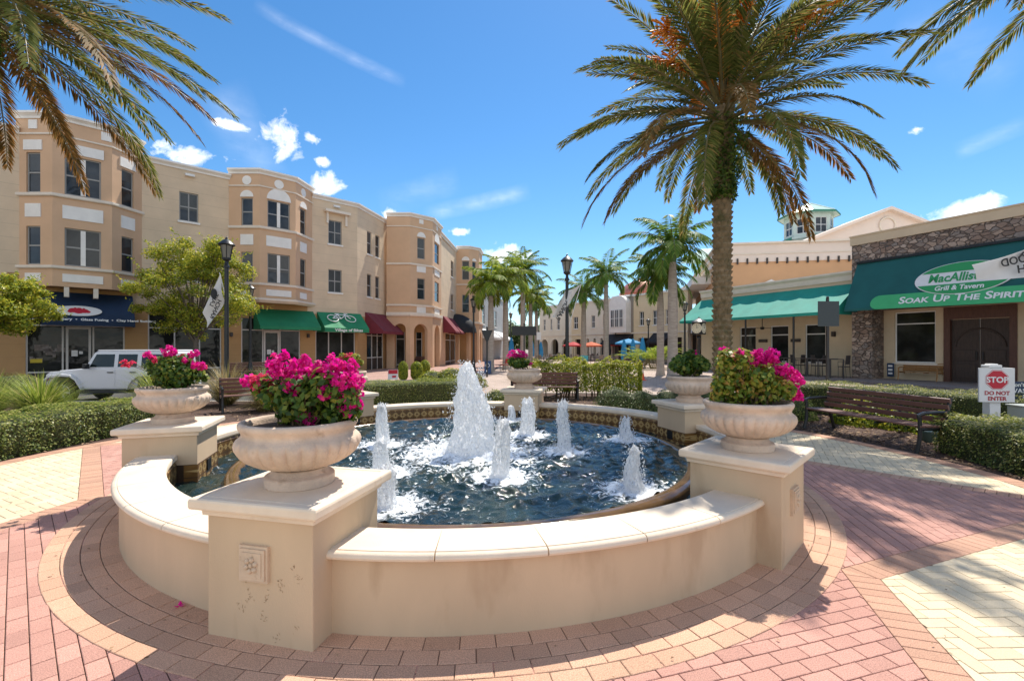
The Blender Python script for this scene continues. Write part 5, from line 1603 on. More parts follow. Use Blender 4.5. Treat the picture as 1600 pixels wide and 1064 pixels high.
# gable
YG = 45.0
ga, gp, gb_ = D(1262, 378, YG), D(1387, 329, YG), D(1512, 378, YG)
gbm = MB(); base = [Vector((gb_.x, YG, 8.9)), Vector((ga.x, YG, 8.9))]
gbm.face([base[1], base[0], gb_, gp, ga]); gbm.build('gable_wall', M['blush_wall'], TB, fix=False)
gr = MB(); bk2 = Vector((0, 16, 0)); ov = Vector((0, -0.5, 0)); th = Vector((0, 0, 0.28))
for p, q in ((ga, gp), (gp, gb_)):
    e_ = (q - p).normalized() * 0.6
    p_, q_ = (p - e_, q) if p is ga else (p, q + e_)
    gr.hexa([p_ + ov, q_ + ov, q_ + bk2, p_ + bk2, p_ + ov + th, q_ + ov + th, q_ + bk2 + th, p_ + bk2 + th])
gr.build('gable_roof', M['blush_wall'], TB)
vt = MB(); c = D(1387, 352, YG - 0.06); rim = [c + Vector((0.75 * math.cos(2 * PI * i / 28), 0, 0.75 * math.sin(2 * PI * i / 28))) for i in range(28)]
vt.tube(rim + [rim[0]], 0.09, 6); vt.build('round_vent', M['trim'], TB)
cu = thing('cupola', 'mint green octagonal cupola with a pale green metal roof on the tan building', 'cupola', (33.6, 53, 8.95))
r_ = 2.42; cc = Vector((33.6, 53, 0))
zb_, ze = 9.0, HC + (Y0 - 341) * 53 / F; zp = HC + (Y0 - 319) * 53 / F
oc = [(cc.x + r_ * math.cos(PI / 8 + PI / 4 * i), cc.y + r_ * math.sin(PI / 8 + PI / 4 * i)) for i in range(8)]
for i in range(8):
    p, q = oc[(i + 1) % 8], oc[i]
    fo = Fac(cu, q, p) if False else Fac(cu, p, q)
    if fo.n.dot(fo.P(fo.L / 2, 0, 0) - cc) < 0: fo = Fac(cu, q, p)
    m_ = fo.L / 2
    op = [(m_ - 0.62, m_ + 0.62, ze - 2.1, ze - 0.45)]
    fo.wall(zb_, ze, M['mint_wall'], op); fo.window(*op[0], style='grid', fm=M['white_paint'], sill=False, rec=0.08)
    mb = MB(); fo.box(mb, -0.1, fo.L + 0.1, ze - 2.65, ze - 2.4, 0.0, 0.25); mb.build('trim_band', M['green_trim'] if i % 2 else M['mint_wall'], cu)
mb = MB(); mb.lathe([(2.9, ze - 0.05), (3.05, ze), (3.05, ze + 0.16), (2.95, ze + 0.2), (0.25, zp), (0.0, zp + 0.1)], 8, (cc.x, cc.y, 0), a0=PI / 8); mb.build('roof', M['green_metal'], cu)
mb = MB(); mb.lathe([(3.07, ze - 0.03), (3.1, ze - 0.03), (3.1, ze + 0.17), (3.07, ze + 0.17)], 8, (cc.x, cc.y, 0), a0=PI / 8, cap=False); mb.build('gutter', M['green_trim'], cu)
mb = MB()
for i in range(8):
    a = PI / 8 + PI / 4 * i; mb.tube([(cc.x + 2.95 * math.cos(a), cc.y + 2.95 * math.sin(a), ze + 0.22), (cc.x + 0.25 * math.cos(a), cc.y + 0.25 * math.sin(a), zp + 0.02)], 0.05, 5)
mb.tube([(cc.x, cc.y, zp), (cc.x, cc.y, zp + 0.4)], 0.06, 6); mb.build('roof_ribs', M['mint_wall'], cu)
# ================================================================== VEGETATION
M['date_leaf'] = leafmat('date_palm_leaflets', [(0, (0.075, 0.105, 0.025)), (0.5, (0.145, 0.175, 0.04)), (0.85, (0.23, 0.225, 0.06)), (1, (0.36, 0.25, 0.085))], rough=0.6, trans=0.45, spec=0.1)
M['date_old'] = leafmat('older_palm_leaflets', [(0, (0.10, 0.075, 0.02)), (0.5, (0.21, 0.13, 0.035)), (1, (0.34, 0.18, 0.055))], rough=0.6, trans=0.35, spec=0.2)
M['royal_leaf'] = leafmat('royal_palm_leaflets', [(0, (0.05, 0.12, 0.022)), (0.5, (0.11, 0.22, 0.035)), (1, (0.23, 0.32, 0.055))], rough=0.5, trans=0.4, spec=0.2)
M['royal_lime'] = leafmat('lime_palm_leaflets', [(0, (0.08, 0.15, 0.018)), (0.5, (0.19, 0.29, 0.03)), (1, (0.36, 0.40, 0.06))], rough=0.5, trans=0.45, spec=0.2)  # lighter, yellower leaf colours than royal_leaf
M['date_trunk'] = mat('date_palm_trunk', (0.30, 0.215, 0.125), 0.9, col2=(0.14, 0.105, 0.05), vscale=5, bump=0.8, bscale=25, dirt=((0.06, 0.07, 0.02), 3, 0.55))
M['royal_trunk'] = mat('royal_palm_trunk', (0.36, 0.31, 0.26), 0.85, var=0.2, vscale=3, stretch=(1, 1, 5), bump=0.3)
M['crownshaft'] = mat('green_crownshaft', (0.10, 0.17, 0.04), 0.4, var=0.2)
M['rachis'] = mat('frond_stalk', (0.16, 0.13, 0.045), 0.5, var=0.3)
M['orange_stalk'] = mat('orange_fruit_stalk', (0.85, 0.36, 0.05), 0.55, var=0.2, trans=0.35)
M['hedge_leaf'] = leafmat('hedge_leaves', [(0, (0.05, 0.09, 0.02)), (0.4, (0.15, 0.21, 0.04)), (0.8, (0.32, 0.36, 0.085)), (1, (0.50, 0.48, 0.18))], trans=0.45)
M['hedge_pale'] = leafmat('pale_hedge_leaves', [(0, (0.05, 0.085, 0.018)), (0.4, (0.14, 0.185, 0.035)), (0.8, (0.30, 0.31, 0.075)), (1, (0.52, 0.47, 0.2))], trans=0.45)
M['lime_leaf'] = leafmat('lime_leaves', [(0, (0.08, 0.14, 0.012)), (0.4, (0.22, 0.29, 0.02)), (0.8, (0.44, 0.45, 0.03)), (1, (0.58, 0.50, 0.06))], trans=0.4)
M['dark_leaf'] = leafmat('dark_shrub_leaves', [(0, (0.025, 0.055, 0.012)), (0.6, (0.075, 0.13, 0.028)), (1, (0.18, 0.20, 0.06))], trans=0.25)
M['tree_leaf'] = leafmat('tree_leaves', [(0, (0.11, 0.17, 0.02)), (0.4, (0.26, 0.33, 0.03)), (0.8, (0.46, 0.45, 0.04)), (1, (0.60, 0.52, 0.07))], trans=0.45)
M['fern_leaf'] = leafmat('trunk_ferns', [(0, (0.03, 0.07, 0.01)), (0.6, (0.09, 0.17, 0.02)), (1, (0.2, 0.27, 0.04))], trans=0.4)
M['blade'] = leafmat('grass_blades', [(0, (0.08, 0.14, 0.02)), (0.5, (0.22, 0.31, 0.045)), (0.85, (0.40, 0.44, 0.10)), (1, (0.58, 0.48, 0.22))], trans=0.4)
M['dry_blade'] = leafmat('dry_grass_blades', [(0, (0.10, 0.11, 0.03)), (0.5, (0.26, 0.22, 0.08)), (1, (0.50, 0.38, 0.18))], trans=0.35)
M['hedge_core'] = mat('hedge_twigs', (0.045, 0.055, 0.018), 0.95, var=0.5, vscale=25, bump=1.0, bscale=30)
M['bark'] = mat('tree_bark', (0.14, 0.11, 0.085), 0.9, var=0.3, vscale=8, bump=0.5)


def frond(base, az, el0, L, droop, n, ll, lw, rng, up=0.25, grav=0.15, fwd=0.55, start=0.14, bend=0.0):
    K = 16; pts = [np.array(base, dtype=float)]; T = []
    for i in range(K):
        s = (i + 0.5) / K; el = el0 - droop * s ** 1.35; a = az + bend * s
        t = np.array([math.cos(el) * math.cos(a), math.cos(el) * math.sin(a), math.sin(el)]); T.append(t); pts.append(pts[-1] + t * L / K)
    pts = np.array(pts); T = np.array(T + [T[-1]])
    s = np.repeat(np.linspace(start, 0.995, n), 2); sg = np.tile([1.0, -1.0], n)
    s = np.clip(s + rng.normal(0, 0.004, len(s)), 0, 1)
    x = s * K; i0 = np.minimum(x.astype(int), K - 1); fr = (x - i0)[:, None]
    p = pts[i0] * (1 - fr) + pts[i0 + 1] * fr
    t = T[i0] * (1 - fr) + T[i0 + 1] * fr; t /= np.linalg.norm(t, axis=1)[:, None]
    side = np.stack([-np.sin(az + bend * s), np.cos(az + bend * s), np.zeros_like(s)], 1)
    u = np.cross(t, side)
    u = np.where(u[:, 2:3] < 0, -u, u)
    f = fwd + 0.5 * s ** 2
    d = t * f[:, None] + side * (sg * 0.85)[:, None] + u * up + rng.normal(0, 0.10, (len(s), 3)); d[:, 2] -= grav
    d /= np.linalg.norm(d, axis=1)[:, None]
    ln = ll * (0.30 + 0.70 * np.sin(np.pi * np.clip(s * 0.86 + 0.10, 0, 1))) * rng.uniform(0.85, 1.1, len(s))
    w = np.cross(d, u); w /= np.linalg.norm(w, axis=1)[:, None]
    dn = np.array([0, 0, -1.0])
    v = np.empty((len(s), 4, 3)); ln = ln[:, None]
    v[:, 0] = p; v[:, 1] = p + d * ln * 0.45 + w * lw; v[:, 2] = p + d * ln + dn * ln * grav * 0.5; v[:, 3] = p + d * ln * 0.45 - w * lw
    return v.reshape(-1, 3), pts


def crown_meshes(parent, fronds, matn, name='crown', rad=0.03, world=True):
    vs = []; rb = MB(); 
    for v, pts in fronds:
        vs.append(v)
        rb.tube([tuple(q) for q in pts[::2]], [rad * (1 - 0.85 * i / (len(pts[::2]) - 1)) for i in range(len(pts[::2]))], 4, cap=False)
    v = np.concatenate(vs); f = np.arange(len(v)).reshape(-1, 4)
    c = np_mesh(name, v, f, matn, parent, world=world)
    rb.build('frond_stalks', M['rachis'], c, fix=False, world=world)
    return c


def date_palm(label, loc, H, seed, nf=62, L=4.6, fruit=True, r0=0.215, lean=(0, 0), skip=None, ferns=True, span=104, dbase=26, dvar=40):
    rng = np.random.default_rng(seed); rg = random.Random(seed)
    t = thing('date_palm', label, 'palm tree', (loc[0], loc[1], 0), 0, 'date palms round the fountain')
    # trunk: spiral rows of cut leaf bases
    rows = []; K = 330; n = 72
    for i in range(K + 1):
        z = H * i / K; row = []
        for j in range(n):
            a = 2 * PI * j / n
            vv = z / 0.15; row_ = math.floor(vv); q = vv - row_; uu = (a * 9 / (2 * PI) + 0.5 * (row_ % 2)) % 1.0
            bump = 0.085 * min(q, (1 - q) * 5) * max(0.0, 1 - (abs(uu - 0.5) * 2) ** 2.5)
            r = r0 * (1.12 - 0.12 * min(1, z / 1.0)) * (1 + 0.30 * max(0, (z - H + 2.6) / 2.6)) + bump + 0.02 * mnoise.noise(Vector((a * 2, z * 3, seed)))
            row.append((loc[0] + lean[0] * z + r * math.cos(a), loc[1] + lean[1] * z + r * math.sin(a), z - 0.05))
        rows.append(row)
    mb = MB(); mb.grid(rows, close_u=True); mb.build('trunk', M['date_trunk'], t, smooth=45, fix=False)
    c = np.array([loc[0] + lean[0] * H, loc[1] + lean[1] * H, H])
    fr = []; fo = []
    for i in range(nf):
        q = (i + 0.5) / nf
        el0 = math.radians(86 - span * q ** 0.92 + rng.uniform(-7, 7))
        az = i * 2.39996 + rng.uniform(-0.2, 0.2)
        if skip and skip(az, el0): continue
        droop = math.radians(dbase + dvar * q + rng.uniform(-8, 10)) * (0.6 if q < 0.15 else 1)
        b = c + np.array([math.cos(az) * 0.2, math.sin(az) * 0.2, 0.35 - 0.9 * q])
        res = frond(b, az, el0, L * rng.uniform(0.86, 1.08) * (0.85 if q < 0.12 else 1), droop, 116, 0.54, 0.021, rng, up=0.30, grav=0.10 + 0.22 * q, fwd=0.75, start=0.16, bend=rng.uniform(-0.25, 0.25))
        (fo if q > 0.80 and rng.random() < 0.6 else fr).append(res)
    crown_meshes(t, fr, M['date_leaf'], rad=0.04)
    if fo: crown_meshes(t, fo, M['date_old'], name='old_fronds', rad=0.04)
    if fruit:
        fs = MB()
        for i in range(13):
            az = i * 2 * PI / 13 + rg.uniform(-0.2, 0.2); el = math.radians(rg.uniform(38, 72)); LL = rg.uniform(2.0, 2.9)
            pts = []; p = Vector(c) + Vector((0, 0, 0.2))
            for k in range(8):
                e = el - math.radians(50) * (k / 7) ** 2; d = Vector((math.cos(e) * math.cos(az), math.cos(e) * math.sin(az), math.sin(e))); pts.append(p.copy()); p += d * LL / 7
            fs.tube(pts, [0.05 - 0.003 * k for k in range(8)], 6)
            for k in range(80):
                s0 = pts[5 + k % 3]; an = Vector((rg.gauss(0, 1), rg.gauss(0, 1), rg.gauss(0, 0.8))).normalized()
                e = s0 + d * 0.32 + an * rg.uniform(0.18, 0.42) - Vector((0, 0, 0.08))
                fs.tube([s0, (s0 + e) / 2 + Vector((0, 0, 0.03)), e], [0.012, 0.015, 0.024], 4)
        fs.build('fruit_stalks', M['orange_stalk'], t, fix=False)
    if ferns:
        n = 2600
        z = H - 0.3 - 2.3 * rng.random(n) ** 0.8; a = rng.uniform(0, 2 * PI, n); r = r0 * 1.3 + rng.random(n) ** 1.5 * 0.42 * np.clip((z - H + 2.6) / 1.2, 0.25, 1)
        cen = np.stack([loc[0] + lean[0] * H + r * np.cos(a), loc[1] + lean[1] * H + r * np.sin(a), z], 1)
        nr = np.stack([np.cos(a), np.sin(a), np.full(n, 0.5)], 1)
        v, f = leaves_np(cen, nr, 0.15, 0.32, 0.9, rng=rng); np_mesh('trunk_ferns', v, f, M['fern_leaf'], t)
    return t

date_palm('tall date palm with orange fruit stalks, its ridged trunk rising behind the right hand urns', (5.85, 13.0), 8.4, 21, nf=78, L=4.5, lean=(0.0, 0.0), span=100, dbase=28, dvar=34)
date_palm('date palm whose drooping fronds hang in from the top left corner', (-12.0, 10.2), 9.75, 22, nf=96, L=5.2, span=98, dbase=28, dvar=28)
date_palm('date palm with only its frond tips showing at the top right corner', (12.0, 8.3), 10.1, 23, nf=60, L=4.6, ferns=False, span=92, dbase=30, dvar=26)


def royal_proto(seed, leafm, nf=23, L=2.9):
    """crown and crownshaft about the crown base at the local origin"""
    rng = np.random.default_rng(seed); fr = []
    for i in range(nf):
        q = (i + 0.5) / nf; el0 = math.radians(80 - 95 * q + rng.uniform(-6, 6)); az = i * 2.39996 + rng.uniform(-0.2, 0.2)
        fr.append(frond((0, 0, 0.0), az, el0, L * rng.uniform(0.85, 1.1), math.radians(62 + 35 * q), 60, 0.75, 0.036, rng, up=0.1, grav=0.42, fwd=0.5, start=0.12, bend=rng.uniform(-0.3, 0.3)))
    return fr

def royal_palm(label, px, py, y, seed, leafm, r=0.2, L=2.9, sc=1.0):
    c = D(px, py, y); H = c.z
    t = thing('royal_palm', label, 'palm tree', (c.x, c.y, 0), 0, 'royal palms along the plaza')
    mb = MB(); rr = r
    mb.tube([(0, 0, -0.05), (0, 0, 0.25), (0, 0, H * 0.3), (0, 0, H * 0.5), (0, 0, H * 0.72), (0, 0, H - 0.9)], [rr * 1.6, rr * 1.2, rr * 1.05, rr * 1.1, rr * 0.95, rr * 0.75], 14)
    mb.build('trunk', M['royal_trunk'], t, smooth=60, world=False)
    mb = MB(); mb.tube([(0, 0, H - 0.9), (0, 0, H - 0.6), (0, 0, H), (0, 0, H + 0.2)], [rr * 0.78, rr * 0.85, rr * 0.5, rr * 0.2], 12); mb.build('crownshaft', M['crownshaft'], t, smooth=60, world=False)
    fr = royal_proto(seed, leafm, L=L)
    fr = [(v + np.array([0, 0, H]), p + np.array([0, 0, H])) for v, p in fr]
    crown_meshes(t, fr, leafm, rad=0.028, world=False)

for a in (('tall royal palm with thick pale trunk, left of the big date palm trunk', 1051, 385, 26.0, 31, M['royal_leaf'], 0.25, 2.95),
          ('shorter royal palm close beside the thick trunked one, before the yellow shops', 1032, 432, 28.5, 32, M['royal_leaf'], 0.2, 2.4),
          ('royal palm standing before the copper dome', 947, 430, 42, 33, M['royal_leaf'], 0.22, 3.0),
          ('lower royal palm between the white banner and the copper dome', 912, 458, 46, 34, M['royal_leaf'], 0.24, 2.9),
          ('sunlit royal palm nearest the grey building', 767, 443, 33, 35, M['royal_lime'], 0.2, 2.3),
          ('sunlit royal palm just left of the black board', 790, 432, 36, 36, M['royal_lime'], 0.2, 2.7),
          ('tallest royal palm of the sunlit clump on the left of the plaza', 817, 424, 44, 37, M['royal_leaf'], 0.22, 3.0),
          ('royal palm at the back of the sunlit clump, above the black board', 829, 462, 50, 38, M['royal_lime'], 0.22, 2.8),
          ('farthest royal palm on the right edge of the sunlit clump', 838, 475, 58, 39, M['royal_leaf'], 0.22, 2.8)):
    royal_palm(*a)

def small_palm(label, px, y, h, seed):
    rng = np.random.default_rng(seed); g = Vector(((px - 800) * y / F, y, 0))
    t = thing('areca_palm', label, 'palm', g, 0, 'low clumped palms on the plaza')
    fr = []
    for i in range(22):
        az = i * 2.4; fr.append(frond((0.25 * math.cos(az), 0.25 * math.sin(az), 0.0), az, math.radians(rng.uniform(55, 85)), h * rng.uniform(0.8, 1.15), math.radians(80), 26, 0.5, 0.03, rng, grav=0.2, start=0.35))
    crown_meshes(t, fr, M['royal_lime'], name='fronds', rad=0.02, world=False)
small_palm('low clumped palm left of the street clock, before the black awnings', 1022, 37, 2.7, 41)
small_palm('low clumped palm beside the blue parasols', 1003, 40, 2.5, 42)


def hedge(name, label, path, width, h, leafm, size=0.036, dens=1500, seed=1, z0=0.0, rough=0.09, core=True, cat='hedge', group=None):
    rng = np.random.default_rng(seed)
    P = [np.array(p, dtype=float) for p in path]
    mid = P[len(P) // 2]
    t = thing(name, label, cat, (mid[0], mid[1], 0), 0, group)
    cen = []; nr = []
    for a, b in zip(P, P[1:]):
        d = b - a; L = np.linalg.norm(d); d /= L; nn = np.array([d[1], -d[0]])
        per = width + 2 * (h - z0)
        n = int(L * per * dens)
        s = rng.uniform(-0.02, L + 0.02, n); q = rng.uniform(0, per, n)
        hh = h - z0
        off = np.where(q < hh, width / 2, np.where(q < hh + width, width / 2 - (q - hh), -width / 2))
        z = np.where(q < hh, z0 + q, np.where(q < hh + width, h, h - (q - hh - width)))
        no = np.where(q < hh, 1.0, np.where(q < hh + width, 0.0, -1.0)); nz = np.where((q >= hh) & (q < hh + width), 1.0, 0.15)
        # round the shoulders
        cr = np.clip((z - (h - 0.12)) / 0.12, 0, 1) * np.clip((np.abs(off) - (width / 2 - 0.12)) / 0.12, 0, 1)
        off = off - np.sign(off) * cr * 0.05; z = z - cr * 0.05
        p = a[None] + d[None] * s[:, None] + nn[None] * off[:, None]
        wob = np.array([mnoise.noise(Vector((x * 1.6, y * 1.6, zz * 1.6 + seed))) for x, y, zz in zip(p[:, 0], p[:, 1], z)])
        wob += 0.6 * np.array([mnoise.noise(Vector((x * 5, y * 5, zz * 5 + seed))) for x, y, zz in zip(p[:, 0], p[:, 1], z)])
        dep = wob * rough - rng.random(n) ** 2 * 0.07 + 0.02
        p = p + nn[None] * (no * dep)[:, None]; z = z + nz * dep
        cen.append(np.column_stack([p, np.maximum(z, 0.02)])); nr.append(np.column_stack([nn[0] * no, nn[1] * no + 0.25, nz + 0.75]))
    # ends
    for e, o in ((P[0], P[1]), (P[-1], P[-2])):
        d = e - o; d /= np.linalg.norm(d); nn = np.array([d[1], -d[0]])
        n = int(width * (h - z0) * dens); off = rng.uniform(-width / 2, width / 2, n); z = rng.uniform(z0, h, n); dep = rng.uniform(-0.05, 0.06, n)
        p = e[None] + nn[None] * off[:, None] + d[None] * dep[:, None]
        cen.append(np.column_stack([p, z])); nr.append(np.column_stack([np.full(n, d[0]), np.full(n, d[1]), np.full(n, 0.3)]))
    v, f = leaves_np(np.concatenate(cen), np.concatenate(nr), size, 0.55, 0.75, rng=rng)
    np_mesh('leaves', v, f, leafm, t)
    if core:
        mb = MB(); w = width / 2 - 0.06
        mb.sweep([tuple(p) for p in P], [(-w, z0 if z0 else -0.02), (w, z0 if z0 else -0.02), (w, h - 0.1), (w - 0.1, h - 0.06), (-w + 0.1, h - 0.06), (-w, h - 0.1)]); mb.build('twigs', M['hedge_core'], t, fix=False)
    return t

hedge('boxwood_hedge', 'clipped green hedge along the left edge of the paving, in front of the off-roader', [(-8.3, 2.2), (-8.36, 5.5), (-8.36, 7.2), (-8.28, 9), (-8.05, 10.6)], 1.1, 0.62, M['hedge_leaf'], size=0.044, dens=1500, seed=51, group='clipped hedges')
hedge('boxwood_hedge', 'clipped pale green hedge at the right edge, below the stop sign', [(7.62, 7.72), (7.4, 6.2), (7.1, 4.2), (6.7, 2.6)], 1.15, 0.60, M['hedge_pale'], size=0.042, dens=1700, seed=52, group='clipped hedges')
hedge('boxwood_hedge', 'long clipped hedge running behind the right bench', [(7.3, 13.6), (8.35, 12.6), (9.6, 10.9), (10.3, 9.0), (10.6, 6.5)], 1.0, 0.76, M['hedge_pale'], dens=1300, seed=53, group='clipped hedges')
hedge('boxwood_hedge', 'dense dark hedge behind the back of the pool, left of the tall plume', [(-4.55, 13.0), (-3.0, 13.9), (-1.35, 14.3)], 0.95, 0.74, M['hedge_leaf'], dens=1300, seed=54, group='clipped hedges')
hedge('lime_hedge', 'tall loose yellow green hedge behind the back bench', [(0.75, 16.3), (2.5, 16.3), (4.35, 15.9)], 0.95, 1.2, M['lime_leaf'], size=0.065, dens=1700, seed=55, z0=0.22, rough=0.3, core=False)
mb = MB(); rg = random.Random(3)
for i in range(40):
    x = rg.uniform(0.9, 4.2); y = 16.2 + rg.uniform(-0.3, 0.3); mb.tube([(x, y, 0), (x + rg.uniform(-0.15, 0.15), y, 0.6), (x + rg.uniform(-0.3, 0.3), y, 1.1)], [0.02, 0.014, 0.006], 5)
lh = [o for o in scene.objects if o.name == 'lime_hedge'][0]
mb.build('stems', M['stem'], lh, fix=False)


def mound(name, label, x, y, rx, h, leafm, size=0.045, dens=1400, seed=1, cat='shrub', group=None, ry=None, lump=0.18, z0=0.0):
    rng = np.random.default_rng(seed); ry = ry or rx
    t = thing(name, label, cat, (x, y, 0), 0, group)
    n = int(dens * 2 * PI * rx * h * 1.1)
    d = rand_unit(n, rng); d[:, 2] = np.abs(d[:, 2]) - 0.12
    w = np.array([mnoise.noise(Vector(q) * 2.2 + Vector((seed, 0, 0))) + 0.6 * mnoise.noise(Vector(q) * 5 + Vector((seed, 3, 0))) for q in d])
    r = 1 + lump * w - 0.25 * rng.random(n) ** 2
    cen = np.stack([x + d[:, 0] * rx * r, y + d[:, 1] * ry * r, np.maximum(0.02, z0 + d[:, 2] * (h - z0) * r)], 1)
    v, f = leaves_np(cen, d + np.array([0, 0, 0.3]), size, 0.55, 0.8, rng=rng); np_mesh('leaves', v, f, leafm, t)
    mb = MB(); mb.lathe([(rx * 0.72, 0), (rx * 0.75, h * 0.35), (rx * 0.6, h * 0.62), (rx * 0.3, h * 0.8), (0, h * 0.83)], 14, (0, 0, 0), fl=lambda a, r_, z_: 1 + 0.06 * math.sin(3 * a + seed)); mb.build('twigs', M['hedge_core'], t, world=False)
    return t

for i, (lb, px, y, rx, h, mm, sz) in enumerate((
        ('dark rounded shrub in front of the lime hedge, left of the other dark shrub', 962, 12.6, 0.62, 0.72, 'dark_leaf', 0.04),
        ('dark rounded shrub close to the pedestal with the leafy urn', 1003, 12.4, 0.55, 0.66, 'dark_leaf', 0.04),
        ('low green shrub half hidden behind the pedestal with the leafy urn', 1045, 12.8, 0.6, 0.62, 'dark_leaf', 0.045),
        ('low dark shrub between the two right hand pedestals', 1105, 12.2, 0.65, 0.72, 'dark_leaf', 0.05),
        ('bushy green shrub at the left end of the right bench', 1236, 11.4, 0.55, 0.72, 'hedge_leaf', 0.045),
        ('small white flowered shrub at the left foot of the back pedestal', 776, 14.0, 0.42, 0.5, 'hedge_leaf', 0.05),
        ('yellow green shrub behind the hedge, beside the tall plume', 706, 21.5, 0.9, 0.85, 'lime_leaf', 0.07),
        ('yellow green low shrub left of the one beside the plume', 676, 21.8, 0.75, 0.7, 'lime_leaf', 0.07),
        ('small yellow green shrub at the end of the far planting', 742, 20.5, 0.55, 0.62, 'hedge_leaf', 0.07),
        ('light green weeds behind the slats of the right bench', 1345, 10.6, 0.6, 0.62, 'lime_leaf', 0.06),
        ('yellowish weeds under the right end of the right bench', 1480, 9.2, 0.55, 0.55, 'lime_leaf', 0.055),
        ('thin yellow weeds between bench and pale hedge', 1410, 9.9, 0.45, 0.5, 'lime_leaf', 0.055),
        ('clipped green shrub at the far left street corner', 18, 18.0, 1.3, 0.75, 'hedge_pale', 0.05))):
    x = (px - 800) * y / F
    mound('rounded_shrub', lb, x, y, rx, h, M[mm], sz, 900 if y > 15 else 1500, 60 + i)

def topiary(label, px, y, h, r, seed):
    rng = np.random.default_rng(seed); x = (px - 800) * y / F
    t = thing('topiary_shrub', label, 'shrub', (x, y, 0), 0, 'clipped shrubs on the far pavement')
    n = 2600; z = rng.random(n); rr = r * np.where(z < 0.15, 0.75 + z * 1.6, 1.0) * np.sqrt(np.clip(1 - np.clip((z - 0.62) / 0.38, 0, 1) ** 2, 0.02, 1)); a = rng.uniform(0, 2 * PI, n)
    cen = np.stack([x + rr * np.cos(a), y + rr * np.sin(a), 0.05 + z * h], 1); nr = np.stack([np.cos(a), np.sin(a), z], 1)
    v, f = leaves_np(cen, nr, 0.075, 0.5, 0.7, rng=rng); np_mesh('leaves', v, f, M['lime_leaf'], t)
    mb = MB(); mb.lathe([(r * 0.6, 0), (r * 0.85, h * 0.3), (r * 0.85, h * 0.6), (r * 0.4, h * 0.9), (0, h * 0.93)], 12); mb.build('twigs', M['hedge_core'], t, world=False)
topiary('clipped column shrub beside the red and white yard sign', 630, 24.6, 0.92, 0.24, 71)
topiary('clipped round shrub left of its twin', 651, 24.8, 0.9, 0.3, 72)
topiary('clipped round shrub right of its twin, by the arcade bench', 664, 26.0, 0.95, 0.28, 73)


def grass_clump(label, x, y, h, r, seed, matn='blade', n=750, name='grass_clump', group='ornamental grass clumps'):
    rng = np.random.default_rng(seed)
    t = thing(name, label, 'grass clump', (x, y, 0), 0, group)
    K = 5; a = rng.uniform(0, 2 * PI, n); el = np.radians(rng.uniform(32, 88, n)); L = h * rng.uniform(0.75, 1.35, n); b0 = rng.uniform(0, r * 0.22, n)
    p = np.stack([x + b0 * np.cos(a), y + b0 * np.sin(a), np.zeros(n)], 1); rows = []
    for k in range(K + 1):
        s = k / K; w = 0.009 * (1 - s) ** 0.7 + 0.0008
        side = np.stack([-np.sin(a), np.cos(a), np.zeros(n)], 1) * w
        rows.append((p - side, p + side))
        e = el - np.radians(75) * s ** 1.4 * (1.1 - el / (PI / 2) * 0.5)
        p = p + np.stack([np.cos(e) * np.cos(a), np.cos(e) * np.sin(a), np.sin(e)], 1) * (L / K)[:, None]
    v = np.stack([q for r_ in rows for q in r_], 1)       # n x 2(K+1) x 3
    base = (np.arange(n) * 2 * (K + 1))[:, None, None]; kk = (np.arange(K) * 2)[None, :, None]
    f = (base + kk + np.array([0, 1, 3, 2])[None, None, :]).reshape(-1, 4)
    np_mesh('blades', v.reshape(-1, 3), f, M[matn], t)

grass_clump('big green fountain grass clump behind the left hedge, before the bumper', -11.3, 11.2, 0.98, 0.9, 81, n=1500)
grass_clump('green fountain grass spraying out behind the left urn', -9.75, 13.0, 1.15, 0.9, 82, n=1300)
grass_clump('low sparse grass clump at the left picture edge', -13.6, 12.2, 1.0, 0.8, 83, n=800)
grass_clump('tall dry grass clump at the foot of the tall near lamp post', -8.6, 14.1, 1.15, 0.7, 84, 'dry_blade', n=700)
grass_clump('mixed green grass clump right of the near lamp post', -7.3, 14.3, 1.0, 0.8, 85, n=800)
grass_clump('tawny grass tufts under the left bench', -6.7, 12.7, 0.62, 0.9, 86, 'dry_blade', n=800)
grass_clump('tawny grass tufts under the far end of the left bench', -5.7, 13.6, 0.6, 0.9, 87, 'dry_blade', n=700)
grass_clump('dry upright grass beside the lime hedge', 0.55, 17.0, 1.35, 0.4, 88, 'dry_blade', n=260)
grass_clump('spiky green grass just behind the yellowing bougainvillea', 5.6, 11.0, 0.95, 0.6, 89, n=500)
grass_clump('dry grass tuft standing left of the black board', -1.35, 17.0, 0.7, 0.5, 90, 'dry_blade', n=260)


